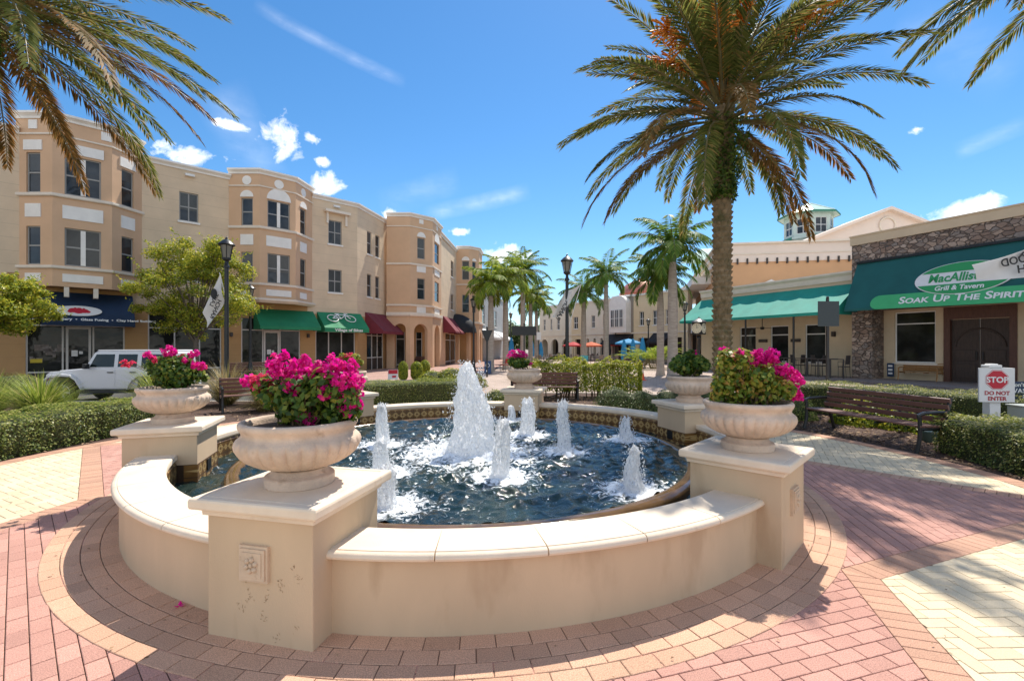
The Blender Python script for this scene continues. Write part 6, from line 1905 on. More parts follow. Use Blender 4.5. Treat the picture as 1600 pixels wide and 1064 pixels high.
def broadleaf(label, x, y, h0, h1, rx, ry, seed, leafm, n=15000, trunk_r=0.12):
    rng = np.random.default_rng(seed); rg = random.Random(seed)
    t = thing('street_tree', label, 'tree', (x, y, 0), 0, 'street trees before the tan block')
    tips = []; tb = MB()
    tb.tube([(x, y, -0.05), (x + 0.03, y, h0 * 0.6), (x, y, h0 + 0.3)], [trunk_r * 1.3, trunk_r, trunk_r * 0.85], 10)
    ncl = 95
    for i in range(ncl):
        d = rand_unit(1, rng)[0]; r = (0.35 + 0.65 * rng.random()) ** 0.7
        cz = (h0 + h1) / 2; p = Vector((x + d[0] * rx * r, y + d[1] * ry * r, cz + d[2] * (h1 - h0) / 2 * r))
        # lower part spreads wide, upper part narrows unevenly
        k = 1 - 0.35 * max(0, (p.z - cz) / ((h1 - h0) / 2)); p.x = x + (p.x - x) * k; p.y = y + (p.y - y) * k
        tips.append(p)
        if i % 2 == 0:
            m_ = Vector((x, y, h0 + 0.2)).lerp(p, 0.5) + Vector((0, 0, 0.2)); tb.tube([(x, y, h0 + rg.uniform(-0.3, 0.4)), m_, p], [trunk_r * 0.45, trunk_r * 0.25, 0.012], 6)
    tb.build('trunk', M['bark'], t, smooth=60, fix=False)
    cen = []; nr = []
    for p in tips:
        k = n // ncl; r = rg.uniform(0.32, 0.62) * (rx / 2.8)
        q, d = ball_pts(k, p, r, rng, 0.15); q[:, 2] = p.z + (q[:, 2] - p.z) * 0.7
        cen.append(q); nr.append(d + np.array([0, 0, 0.5]))
        # loose twigs that stick out of the clump
        dd = rand_unit(1, rng)[0]; dd[2] = abs(dd[2]); s = rng.random(26)[:, None]
        cen.append(np.array(p) + dd * s * r * 2.0 + rng.normal(0, 0.05, (26, 3))); nr.append(rand_unit(26, rng))
    v, f = leaves_np(np.concatenate(cen), np.concatenate(nr), 0.115, 0.5, 0.9, rng=rng); np_mesh('crown', v, f, leafm, t)

broadleaf('yellow green street tree standing behind the near lamp post', -15.9, 23.5, 2.0, 7.4, 3.1, 2.4, 91, M['tree_leaf'], n=34000)
broadleaf('yellow green street tree at the left picture edge, before the blue awning', -20.6, 18.6, 2.2, 4.6, 2.1, 1.6, 92, M['tree_leaf'], n=22000, trunk_r=0.09)
# trees far beyond the plaza, filling the gap between the grey building and the arcade
for i, (lb, px, y, h, r_) in enumerate((('far dark tree beyond the plaza, left behind the palm clump', 782, 98, 7.5, 4.5), ('far rounded tree beyond the plaza, behind the black board', 812, 104, 6.5, 5), ('far low tree beyond the plaza, touching the arcade corner', 838, 96, 6.0, 4))):
    x = (px - 800) * y / F
    rng_ = np.random.default_rng(300 + i); t = thing('distant_tree', lb, 'tree', (x, y, 0), 0, 'far trees')
    n = 5000; d = rand_unit(n, rng_); rr = 1 + 0.2 * np.array([mnoise.noise(Vector(q) * 2.5 + Vector((i, 0, 0))) for q in d]) - 0.3 * rng_.random(n) ** 2
    cen = np.stack([x + d[:, 0] * r_ * rr, y + d[:, 1] * r_ * rr, h * 0.58 + d[:, 2] * h * 0.42 * rr], 1)
    v, f = leaves_np(cen, d + np.array([0, 0, 0.3]), 0.42, 0.6, 0.8, rng=rng_); np_mesh('crown', v, f, M['dark_leaf'], t)
    mb = MB(); mb.tube([(x, y, -0.1), (x, y, h * 0.5)], [0.3, 0.2], 8); mb.build('trunk', M['bark'], t)
# ================================================================== STREET FURNITURE, SIGNS, VEHICLE
def bench(label, loc, rz, L=2.35, group='dark slatted park benches', slats_mat=None):
    """local x runs along the bench, +y is the side you sit facing"""
    t = thing('park_bench', label, 'bench', loc, rz, group)
    wm = slats_mat or M['bench_wood']
    sm = MB()
    for i in range(4): sm.box((0, 0.06 + i * 0.115, 0.43 + 0.004 * i), (L, 0.1, 0.032))
    sm.build('seat', wm, t, world=False, bevel=0.005)
    bm = MB()
    for i in range(4):
        z = 0.53 + i * 0.105; y = -0.03 - i * 0.035
        bm.box((0, y, z), (L, 0.03, 0.088), axes=((1, 0, 0), (0, 0.95, -0.3), (0, 0.3, 0.95)))
    bm.build('backrest', wm, t, world=False, bevel=0.005)
    for x in (-L / 2 + 0.03, L / 2 - 0.03):
        fm = MB(); w = 0.055
        fm.tube([(x, -0.24, 0.0), (x, -0.12, 0.40), (x, -0.055, 0.5), (x, -0.18, 0.90)], [0.032] * 4, 6)
        fm.tube([(x, 0.50, 0.0), (x, 0.44, 0.22), (x, 0.43, 0.40), (x, 0.44, 0.60)], [0.032] * 4, 6)
        fm.tube([(x, -0.1, 0.40), (x, 0.43, 0.395)], 0.03, 6)
        fm.tube([(x, -0.09, 0.66), (x, 0.1, 0.665), (x, 0.36, 0.655), (x, 0.47, 0.62), (x, 0.45, 0.575)], [0.03] * 5, 6)
        fm.build('end_frame', M['black_metal'], t, world=False, smooth=50)
    mb = MB()
    for x in (-L / 6, L / 6): mb.box((x, -0.115, 0.69), (0.04, 0.02, 0.44), axes=((1, 0, 0), (0, 0.95, 0.3), (0, -0.3, 0.95))); mb.box((x, 0.23, 0.395), (0.04, 0.44, 0.03))
    mb.build('support', M['black_metal'], t, world=False)
    return t

p, q = Vector((6.2, 9.93, 0)), Vector((6.6, 7.62, 0))
# right bench: faces the fountain, feet of the front legs run from p to q
d = (q - p).normalized(); n = Vector((d.y, -d.x, 0))
rz = math.atan2(d.y, d.x)
# local +y must point towards the pool (-x): rotate so that local x runs from q to p
dx = (p - q).normalized(); rz = math.atan2(dx.y, dx.x); fy = Vector((-dx.y, dx.x, 0))
bench('long dark slatted bench on the right, in front of the pale hedge', (p + q) / 2 - fy * 0.5, rz, (p - q).length + 0.05)
a = Vector((-7.55, 12.15, 0)); dr = Vector((0.80, 0.60, 0)).normalized(); rz = math.atan2(-dr.y, -dr.x); fy = Vector((-(-dr).y, (-dr).x, 0))
bench('dark slatted bench on the left, half hidden by the big magenta flowers', a + dr * 1.17 - fy * 0.5, rz)
e = Vector((2.15, 15.0, 0)); dr = Vector((-1, 0.06, 0)).normalized(); rz = math.atan2(dr.y, dr.x); fy = Vector((-dr.y, dr.x, 0))
bench('dark slatted bench at the back, in front of the lime hedge', e + dr * 1.1 - fy * 0.5, rz, 2.2)
for lb, px, py in (('far bench standing by the tan arcade', 660, 573), ('far bench under the green awnings beside the second lamp post', 385, 592)):
    g = G(px, py); bench(lb, g, PI + 0.75 if px < 500 else PI + 0.2, 2.0, 'far benches by the shops')


def lamp_post(label, x, y, h=5.3):
    t = thing('street_lamp', label, 'street lamp', (x, y, 0), 0, 'black street lamps')
    mb = MB(); k = h / 5.3
    hp = h - 0.75
    mb.lathe([(0.17, 0), (0.17, 0.25), (0.13, 0.32), (0.12, 0.75), (0.085, 0.85), (0.075, 1.2), (0.062, hp - 0.3), (0.09, hp - 0.28), (0.09, hp - 0.22), (0.06, hp - 0.18), (0.05, hp - 0.08), (0.11, hp - 0.03), (0.12, hp)], 14, fl=lambda a, r, z: 1 + 0.03 * math.sin(7 * a))
    mb.build('post', M['black_metal'], t, world=False, smooth=40)
    fr = MB(); z0, z1 = hp + 0.02, hp + 0.45
    for i in range(6):
        an = PI / 3 * i; c, s = math.cos(an), math.sin(an)
        fr.tube([(0.12 * c, 0.12 * s, z0), (0.205 * c, 0.205 * s, z1)], 0.014, 5)
    fr.lathe([(0.14, z0 - 0.03), (0.14, z0 + 0.02), (0.1, z0 + 0.03)], 12)
    fr.lathe([(0.24, z1), (0.26, z1 + 0.03), (0.2, z1 + 0.1), (0.12, z1 + 0.17), (0.05, z1 + 0.21), (0.03, z1 + 0.27), (0.0, z1 + 0.33)], 16)
    fr.build('lantern_frame', M['black_metal'], t, world=False, smooth=40)
    gl = MB(); gl.lathe([(0.105, z0 + 0.03), (0.185, z1 - 0.005)], 12, cap=False); gl.build('lantern_glass', M['lamp_glass'], t, world=False)
    return t

M['lamp_glass'] = mat('frosted_lamp_glass', (0.46, 0.45, 0.40), 0.2, trans=0.6)
for lb, px, py, y in (('tall black lamp post on the left with a white flag, before the yellow tree', 354, 370, 15.6),
                      ('black lamp post half lost in the yellow tree, further off', 391, 443, 25.3),
                      ('tall black lamp post in the centre, behind the lime hedge', 886, 397, 18.3),
                      ('black lamp post before the last bay of the tan block', 740, 463, 32.5),
                      ('black lamp post between the royal palm and the street clock', 1070, 469, 34),
                      ('small far lamp post at the left end of the black awning', 962, 507, 60),
                      ('small far lamp post among the low palms', 1013, 497, 50),
                      ('small far lamp post left of the black board', 798, 487, 56)):
    top = D(px, py, y); lamp_post(lb, top.x, y, top.z)
def mini(px, py, y): return D(px, py, y)

# ------------------------------------------------------------------ flags
M['flag_cloth'] = mat('white_flag_cloth', (0.72, 0.71, 0.70), 0.8, var=0.04, trans=0.25)
def flag(label, corners, mountpost, y, body, letter_rows, wave=0.06, seed=1, mirror=True):
    """corners: top-inner, top-outer, bottom-outer, bottom-inner photo pixels at depth y"""
    P_ = [D(px, py, y) for px, py in corners]
    t = thing('street_flag', label, 'flag', P_[0], 0, 'white flags on the lamp posts')
    nu, nv = 14, 22; rows = []
    def pt(u, v):
        p = (P_[0] * (1 - u) + P_[1] * u) * (1 - v) + (P_[3] * (1 - u) + P_[2] * u) * v
        return p + Vector((0, wave * math.sin(u * 6 + v * 4 + seed) * (0.3 + u), 0.3 * wave * math.sin(u * 5 + seed)))
    for i in range(nv + 1): rows.append([pt(j / nu, i / nv) for j in range(nu + 1)])
    mb = MB(); mb.grid(rows); mb.grid([[p + Vector((0, 0.006, 0)) for p in r] for r in rows]); c = mb.build('cloth', M['flag_cloth'], t, smooth=60, fix=False)
    # lettering follows the cloth
    for s, u, v, size, along in letter_rows:
        right = (pt(min(1, u + 0.1), v) - pt(max(0, u - 0.1), v)) if along == 'u' else (pt(u, min(1, v + 0.1)) - pt(u, max(0, v - 0.1)))
        right.normalize(); upv = right.cross(Vector((0, 1, 0))); 
        if along == 'u' and upv.z < 0: upv = -upv
        o = pt(u, v) - Vector((0, 0.03 + wave * 1.1, 0))
        text(s, size, o, right, upv if right.cross(upv).y < 0 else -upv, M['black_letter'], c, mirror=mirror, bold=size * 0.02)
    return t, pt

ft_, pt = flag('white flag with black lettering on the left lamp post', [(344, 428), (350, 470), (326, 512), (317, 489)], None, 15.5, '', [('RANCH', 0.70, 0.50, 0.2, 'v'), ('LAKE', 0.42, 0.42, 0.2, 'v')], seed=1)
mb = MB(); mb.tube([D(354, 470, 15.6), D(343, 426, 15.5)], 0.015, 6); mb.build('staff', M['white_paint'], ft_)
em = MB(); c = pt(0.3, 0.35) - Vector((0, 0.05, 0)); 
em.face([c + Vector((0.11 * math.cos(2 * PI * i / 16), 0, 0.17 * math.sin(2 * PI * i / 16))) for i in range(16)]); em.build('emblem', M['black_letter'], ft_, fix=False)
ft_, pt = flag('white flag streaming from the central lamp post', [(907, 446), (884, 455), (862, 497), (880, 491)], None, 18.2, '', [('RANCH', 0.6, 0.72, 0.24, 'v')], seed=2, wave=0.1)
mb = MB(); mb.tube([D(886, 520, 18.3), D(908, 444, 18.2)], 0.015, 6); mb.build('staff', M['white_paint'], ft_)
ft_, pt = flag('big white flag with reversed black words, in front of the sign awning', [(1519, 414), (1640, 380), (1640, 432), (1527, 437)], None, 9.0, '', [('WOOD', 0.58, 0.42, 0.21, 'u'), ('NCH', 0.66, 0.80, 0.21, 'u'), ('RA', 0.9, 0.78, 0.21, 'u')], seed=3, wave=0.05)
mb = MB(); mb.tube([D(1642, 300, 9.0), D(1642, 560, 9.0)], 0.03, 8); mb.build('staff', M['black_metal'], ft_)
em = MB()
for k in range(3):
    c = pt(0.62 + 0.08 * k, 0.14) - Vector((0, 0.05, 0)); em.box(c, (0.035, 0.004, 0.16), axes=(Vector((0.75, 0, -0.66)), (0, 1, 0), Vector((0.66, 0, 0.75))))
em.build('emblem', M['black_letter'], ft_)

# ------------------------------------------------------------------ STOP sign, shop signs, boards
ss = thing('stop_sign', 'white double sided board with red octagon reading STOP DO NOT ENTER', 'sign', (6.45 + 2.5, 8.6, 0))
sx, sy = (1549 - 800) * 8.6 / F, 8.6
ss.location = (sx, sy, 0)
Dd = Vector((0.985, -0.17, 0)).normalized(); Nn = Vector((Dd.y, -Dd.x, 0)); U = Vector((0, 0, 1))
S0 = Vector((sx, sy, 0))
mb = MB(); mb.box(S0 + U * 0.52, (0.17, 0.17, 1.04), axes=(Dd, Nn, U)); mb.build('post', M['white_paint'], ss, bevel=0.006)
zc, bw_, bh = HC + (Y0 - 601) * 8.6 / F, 0.56, 0.62
mb = MB(); mb.box(S0 + U * zc + Nn * 0.106, (bw_, 0.03, bh), axes=(Dd, Nn, U)); mb.build('front_board', M['white_paint'], ss, bevel=0.004)
mb = MB(); mb.hexa([S0 + Dd * (bw_ / 2 * a) + Nn * b + U * (zc + c * bh / 2) for c in (-1, 1) for a, b in ((0.88, 0.088), (1.0, 0.088), (1.2, -0.18), (1.05, -0.18))]); mb.build('side_board', M['white_paint'], ss)
mb = MB(); mb.box(S0 + U * (zc + bh / 2 + 0.03) + Nn * 0.0, (0.2, 0.2, 0.05), axes=(Dd, Nn, U)); mb.box(S0 + U * (zc + bh / 2 + 0.065), (0.13, 0.13, 0.02), axes=(Dd, Nn, U)); mb.build('cap', M['white_paint'], ss, bevel=0.01)
oc_ = S0 + U * (zc + 0.1) + Nn * 0.1235
def octo(r, n_, m, par, name):
    mb = MB(); mb.face([oc_ + Nn * n_ + Dd * (r * math.cos(PI / 8 + PI / 4 * i)) + U * (r * math.sin(PI / 8 + PI / 4 * i)) for i in range(8)]); return mb.build(name, m, par, fix=False)
fb_ = ss.children[1]
o1 = octo(0.19, 0.0, M['sign_red'], ss, 'octagon_border'); octo(0.182, 0.002, M['white_letter'], o1, 'octagon_line'); octo(0.173, 0.004, M['sign_red'], o1, 'octagon')
text('STOP', 0.145, oc_ + Nn * 0.006 - U * 0.05, Dd, U, M['white_letter'], o1, extrude=0.002, bold=0.004)
text('DO NOT', 0.098, oc_ - U * 0.275, Dd, U, M['red_letter'], ss, extrude=0.002, bold=0.003)
text('ENTER', 0.098, oc_ - U * 0.375, Dd, U, M['red_letter'], ss, extrude=0.002, bold=0.003)

M['sign_navy'] = mat('navy_sign', (0.012, 0.035, 0.085), 0.5)
hs_ = thing('hygiene_sign', 'dark blue sign with white words at the right edge behind the stop sign', 'sign', D(1640, 640, 9.4))
mb = MB(); c = D(1622, 612, 9.4); mb.box(c, (1.12, 0.02, 0.4), axes=(Dd, Nn, U)); mb.build('panel', M['sign_navy'], hs_)
for s, dz, sz in (('Don\u2019t just', 0.10, 0.11), ('WASH YOUR', -0.03, 0.13), ('HANDS', -0.15, 0.11)):
    text(s, sz, c + Nn * 0.013 + U * dz + Dd * (-0.5 if dz > -0.1 else -0.28), Dd, U, M['white_letter'], hs_, align='LEFT', extrude=0.002, bold=0.002)
mb = MB(); 
for k in (-0.45, 0.45): b_ = c + Dd * k - Nn * 0.02; mb.tube([(b_.x, b_.y, 0), (b_.x, b_.y, c.z)], 0.015, 6)
mb.build('stakes', M['black_metal'], hs_)
ub = thing('utility_box', 'pale grey utility box at the right edge above the pale hedge', 'box', G(1600, 690))
g = G(1602, 690); mb = MB(); mb.box((g.x, g.y, 0.32), (0.36, 0.3, 0.66)); mb.box((g.x, g.y, 0.665), (0.4, 0.34, 0.03)); mb.build('cabinet', mat('grey_box', (0.35, 0.38, 0.36), 0.5), ub, bevel=0.01)
vb = thing('valve_box', 'green plastic valve box under the right end of the long bench', 'box', G(1452, 694))
g = G(1456, 690); mb = MB(); mb.lathe([(0.14, -0.02), (0.14, 0.16), (0.13, 0.19), (0.0, 0.20)], 18, (g.x, g.y, 0)); mb.build('housing', mat('green_plastic', (0.06, 0.09, 0.06), 0.5), vb, smooth=40)

def back_sign(label, pxc, y, pt_, pb, w_px, base_y, shape='rect', m=None):
    t = thing('road_sign', label, 'sign', D(pxc, 560, y)); t.location.z = 0
    x = (pxc - 800) * y / F; z0 = HC + (Y0 - pb) * y / F; z1 = HC + (Y0 - pt_) * y / F; w = w_px * y / F
    mb = MB(); mb.box((x, y, (z1 + 0.12) / 2), (0.09, 0.09, z1 + 0.12)); mb.ball((x, y, z1 + 0.16), 0.06); mb.build('post', M['black_metal'], t)
    mb = MB()
    if shape == 'rect': mb.box((x, y - 0.06, (z0 + z1) / 2), (w, 0.02, z1 - z0))
    else:
        pts = [Vector((x - w / 2, y - 0.07, z1)), Vector((x + w / 2, y - 0.07, z1)), Vector((x + w * 0.08, y - 0.07, z0)), Vector((x - w * 0.08, y - 0.07, z0))]
        mb.hexa(pts + [p + Vector((0, 0.02, 0)) for p in pts])
    mb.build('panel', m or M['sign_back'], t)
M['sign_back'] = mat('dark_sign_back', (0.035, 0.05, 0.055), 0.5)
back_sign('dark back of a square road sign before the teal awning', 1293, 20.0, 471, 510, 33, 597)
back_sign('black downward triangle sign before the grey building', 761, 27, 516, 534, 18, 575, 'tri', M['black_metal'])
back_sign('long black board on a post among the royal palms', 819, 31, 510, 524, 38, 575, 'rect', M['black_metal'])
back_sign('small pale sign on the far plaza', 842, 45, 519, 531, 7, 560, 'rect', M['white_paint'])

ab = thing('sandwich_board', 'blue board with white emblem standing on the far pavement', 'sign', G(762, 583))
g = G(762, 584); mb = MB(); mb.box((g.x, g.y, 0.42), (0.42, 0.05, 0.84), axes=((1, 0, 0), (0, 0.97, -0.2), (0, 0.2, 0.97))); mb.box((g.x, g.y + 0.25, 0.42), (0.42, 0.04, 0.84), axes=((1, 0, 0), (0, 0.97, 0.2), (0, -0.2, 0.97))); mb.build('board', mat('blue_board', (0.02, 0.06, 0.16), 0.5), ab)
mb = MB(); c = Vector((g.x, g.y - 0.09, 0.55)); mb.tube([c + Vector((0.12 * math.cos(2 * PI * i / 16), 0, 0.12 * math.sin(2 * PI * i / 16))) for i in range(17)], 0.02, 5); mb.box(c - Vector((0, -0.05, 0.3)), (0.3, 0.01, 0.09)); mb.build('emblem', M['white_letter'], ab)
ys = thing('yard_sign', 'small red and white yard sign on the far kerb', 'sign', G(614, 594))
g = G(614, 595); mb = MB(); mb.box((g.x, g.y, 0.32), (0.5, 0.02, 0.5), rz=0.35); mb.build('panel', M['white_paint'], ys)
mb = MB(); mb.box((g.x + 0.005, g.y - 0.013, 0.46), (0.46, 0.012, 0.2), rz=0.35); mb.box((g.x + 0.06, g.y + 0.002, 0.22), (0.2, 0.012, 0.1), rz=0.35); mb.build('red_print', M['sign_red'], ys)
mb = MB(); mb.tube([(g.x - 0.15, g.y, 0), (g.x - 0.15, g.y, 0.2)], 0.01, 5); mb.tube([(g.x + 0.15, g.y, 0), (g.x + 0.15, g.y, 0.2)], 0.01, 5); mb.build('stakes', M['white_paint'], ys)

# traffic cone
M['cone'] = mat('orange_cone', (0.72, 0.10, 0.035), 0.5)
g = G(1003, 594, -0.02); tcn = thing('traffic_cone', 'orange traffic cone with white collar beside the lime hedge', 'cone', g)
k = 26 * g.y / F
mb = MB(); mb.box((0, 0, 0.02 * k), (0.42 * k, 0.42 * k, 0.04 * k)); mb.lathe([(0.16 * k, 0.04 * k), (0.03 * k, k), (0.0, k)], 16); mb.build('body', M['cone'], tcn, smooth=40, world=False)
mb = MB(); mb.lathe([(0.118 * k, 0.42 * k), (0.082 * k, 0.68 * k)], 16, cap=False); mb.build('collar', mat('reflective_collar', (0.75, 0.55, 0.45), 0.4), tcn, smooth=40, world=False)

# street clock with two faces
ck = thing('street_clock', 'black four faced street clock on a post by the patio restaurant', 'clock', D(1092, 560, 30)); ck.location.z = 0
cx_ = (1092 - 800) * 30 / F; zc_ = HC + (Y0 - 513) * 30 / F
mb = MB(); mb.lathe([(0.22, 0), (0.22, 0.3), (0.1, 0.45), (0.08, zc_ - 0.7), (0.14, zc_ - 0.6), (0.1, zc_ - 0.5)], 12, (cx_, 30, 0)); mb.build('post', M['black_metal'], ck, smooth=40)
mb = MB(); mb.box((cx_, 30, zc_), (0.62, 0.62, 0.8), rz=PI / 4); mb.lathe([(0.5, 0.4), (0.35, 0.5), (0.1, 0.62), (0.0, 0.75)], 12, (cx_, 30, zc_)); mb.build('case', M['black_metal'], ck)
M['clock_face'] = mat('clock_face', (0.72, 0.68, 0.52), 0.4)
for sgn in (-1, 1):
    nx = Vector((sgn * math.sin(PI / 4), -math.cos(PI / 4), 0)); ex = Vector((math.cos(PI / 4), sgn * math.sin(PI / 4), 0)) 
    c = Vector((cx_, 30, zc_)) + nx * 0.325
    mb = MB(); mb.face([c + ex * (0.33 * math.cos(2 * PI * i / 24)) + U * (0.33 * math.sin(2 * PI * i / 24)) for i in range(24)]); fc = mb.build('dial', M['clock_face'], ck, fix=False)
    mb = MB()
    for i in range(12): a_ = PI / 6 * i; p_ = c + nx * 0.012 + ex * (0.27 * math.cos(a_)) + U * (0.27 * math.sin(a_)); mb.bar(p_, p_ - (ex * math.cos(a_) + U * math.sin(a_)) * 0.05, 0.025, 0.01)
    mb.bar(c + nx * 0.014, c + nx * 0.014 + U * 0.22, 0.02, 0.01); mb.bar(c + nx * 0.014, c + nx * 0.014 + ex * 0.12 + U * 0.06, 0.025, 0.01); mb.build('clock_hands', M['black_metal'], fc)

# ------------------------------------------------------------------ white off-roader
M['car_paint'] = mat('white_car_paint', (0.68, 0.68, 0.70), 0.22, spec=0.7)
M['black_plastic'] = mat('black_plastic', (0.018, 0.018, 0.02), 0.6)
M['rubber'] = mat('tyre_rubber', (0.02, 0.02, 0.02), 0.85)
M['alloy'] = mat('alloy_wheel', (0.5, 0.5, 0.52), 0.3, metal=0.8)
M['car_glass'] = glassmat('car_glass', (0.012, 0.02, 0.02), ripple=0.01)
car = thing('off_roader', 'white boxy four door off-roader parked in the street behind the left hedge', 'car', (-13.45, 16.3, -0.125), math.radians(3))
car.scale = (0.91, 1.0, 0.93)
W_ = 1.78
def side_prism(name, pts, y0, y1, m, parent=car, bevel=0.02, taper=None):
    """outline in x (front is -x) and z, between y0 and y1 across the car"""
    mb = MB(); n_ = len(pts)
    def yy(y, z): return y if taper is None or z < taper[0] else y * (1 - taper[1] * (z - taper[0]))
    b0 = [(x, yy(y0, z), z) for x, z in pts]; b1 = [(x, yy(y1, z), z) for x, z in pts]
    mb.face(b0[::-1]); mb.face(b1); mb.grid([b0, b1], close_u=True)
    return mb.build(name, m, parent, world=False, bevel=bevel)
# body tub with wheel cut-outs
def arch_pts(xc, r, z0, n=9, rev=False): return [(xc + r * math.cos(PI * i / n), z0 + r * math.sin(PI * i / n)) for i in range(n + 1)]
fa, ra_, wr = -1.50, 1.45, 0.46
tub = [(-2.12, 0.62), (-2.12, 1.02), (-1.98, 1.12), (-0.82, 1.22), (-0.72, 1.24), (2.05, 1.24), (2.08, 0.62), (ra_ + wr, 0.55)] + arch_pts(ra_, wr, 0.52)[1:-1] + [(ra_ - wr, 0.5), (fa + wr + 0.1, 0.5)] + arch_pts(fa, wr, 0.52)[1:-1] + [(fa - wr, 0.6)]
side_prism('body', tub, -W_ / 2 + 0.06, W_ / 2 - 0.06, M['car_paint'])
side_prism('underbody', [(-2.1, 0.35), (-2.1, 0.6), (2.0, 0.6), (2.0, 0.35)], -0.5, 0.5, M['black_plastic'])
green_ = [(-0.80, 1.235), (-0.50, 1.80), (-0.36, 1.86), (1.95, 1.86), (2.04, 1.78), (2.06, 1.235)]
side_prism('cabin', green_, -W_ / 2 + 0.07, W_ / 2 - 0.07, M['car_paint'], taper=(1.235, 0.16))
side_prism('roof', [(-0.44, 1.855), (-0.38, 1.90), (1.95, 1.90), (2.0, 1.855)], -W_ / 2 + 0.15, W_ / 2 - 0.15, M['car_paint'])
for sgn in (-1, 1):
    tap = lambda z: (W_ / 2 - 0.07) * (1 - 0.16 * (z - 1.235))
    for nm, x0, x1, fx in (('side_window', -0.42, 0.22, -0.62), ('side_window', 0.36, 1.02, 0.36), ('side_window', 1.18, 1.9, 1.18)):
        mb = MB(); pts = [(fx if nm and x0 == -0.42 else x0, 1.29), (x1, 1.29), (x1, 1.74), (x0, 1.74)]
        mb.face([(x, sgn * (tap(z) + 0.008), z) for x, z in pts]); mb.face([(x, sgn * (tap(z) + 0.004), z) for x, z in pts]); mb.build(nm, M['car_glass'], car, fix=False, world=False)
    yb = sgn * (W_ / 2 - 0.058)
    for x0, x1 in ((-0.70, 0.29), (0.31, 1.08)):
        mb = MB()
        mb.box(((x0 + x1) / 2, yb, 0.88), (x1 - x0 - 0.02, 0.02, 0.66)); dr_ = mb.build('door', M['car_paint'], car, world=False, bevel=0.012)
        hb_ = MB(); hb_.box((x1 - 0.16, sgn * (W_ / 2 - 0.03), 1.10), (0.2, 0.03, 0.035)); hb_.build('handle', M['black_plastic'], dr_, world=False)
    mb = MB(); mb.box((-0.62, sgn * (W_ / 2 + 0.07), 1.32), (0.10, 0.2, 0.18)); mb.build('wing_mirror', M['black_plastic'], car, world=False, bevel=0.02)
    # flared guards
    for xc in (fa, ra_):
        mb = MB(); rows = []
        pr = [(-0.72, 0.62), (-0.58, 0.88), (-0.42, 1.0), (0.0, 1.04), (0.3, 1.02), (0.52, 0.86), (0.68, 0.56)]
        if xc == ra_: pr = [(-x, z) for x, z in pr][::-1]
        o_ = sgn * (W_ / 2 - 0.08); e_ = sgn * (W_ / 2 + 0.06)
        mb.grid([[(xc + x, o_, z + 0.03) for x, z in pr], [(xc + x, e_, z) for x, z in pr], [(xc + x, e_, z - 0.07) for x, z in pr], [(xc + x, o_, z - 0.07) for x, z in pr]], close_v=True)
        mb.build('wheel_arch_flare', M['car_paint'], car, smooth=40, fix=False, world=False)
        wh = MB(); wh.lathe([(0.25, -0.12), (0.37, -0.12), (0.395, -0.09), (0.395, 0.09), (0.37, 0.12), (0.25, 0.12)], 28)
        wy = sgn * (W_ / 2 - 0.13)
        wh.v = [(xc + x, wy + z, 0.395 + y) for x, y, z in wh.v]; w_ = wh.build('wheel', M['rubber'], car, smooth=40, world=False)
        rm = MB(); rm.lathe([(0.0, 0.125), (0.06, 0.128), (0.06, 0.10), (0.23, 0.10), (0.25, 0.125), (0.262, 0.12)], 24, cap=False)
        rm.v = [(xc + x, wy + sgn * z, 0.395 + y) for x, y, z in rm.v]
        for i in range(5):
            a_ = 2 * PI * i / 5; rm.bar((xc, wy + sgn * 0.115, 0.395), (xc + 0.24 * math.cos(a_), wy + sgn * 0.115, 0.395 + 0.24 * math.sin(a_)), 0.07, 0.03, up=(0, 1, 0))
        rm.build('rim', M['alloy'], w_, world=False, fix=False)
    mb = MB(); mb.lathe([(0.1, 0), (0.1, 0.03), (0.0, 0.04)], 16); mb.v = [(-2.125 - z, sgn * 0.5 + x, 0.92 + y) for x, y, z in mb.v]; mb.build('headlight', M['white_paint'], car, world=False)
    mb = MB(); mb.box((-2.06, sgn * 0.8, 0.86), (0.08, 0.1, 0.08)); mb.build('indicator_lamp', M['cone'], car, world=False)
    mb = MB(); mb.box((-0.12, sgn * (W_ / 2 - 0.02), 0.43), (1.7, 0.12, 0.12)); mb.build('side_step', M['black_plastic'], car, world=False)
mb = MB(); mb.face([(-0.825, -0.72, 1.25), (-0.825, 0.72, 1.25), (-0.53, 0.65, 1.785), (-0.53, -0.65, 1.785)]); mb.build('windscreen', M['car_glass'], car, fix=False, world=False)
mb = MB(); mb.box((-2.3, 0, 0.62), (0.22, 1.6, 0.2)); mb.build('front_bumper', M['black_plastic'], car, world=False, bevel=0.04)
mb = MB()
for i in range(7): mb.box((-2.126, -0.3 + i * 0.1, 0.92), (0.012, 0.05, 0.26))
mb.build('grille', M['black_plastic'], car, world=False)
mb = MB(); mb.lathe([(0.25, 0), (0.38, 0), (0.38, 0.2), (0.25, 0.2)], 24); mb.v = [(2.1 + z, x, 1.0 + y) for x, y, z in mb.v]; mb.build('spare_wheel', M['rubber'], car, world=False)
mb = MB(); mb.box((-1.75, 0.45, 1.16), (0.06, 0.06, 0.08)); mb.box((-1.2, 0.0, 1.2), (1.3, 1.2, 0.03), axes=(Vector((1, 0, 0.08)).normalized(), (0, 1, 0), Vector((-0.08, 0, 1)).normalized())); mb.build('bonnet', M['car_paint'], car, world=False, bevel=0.01)

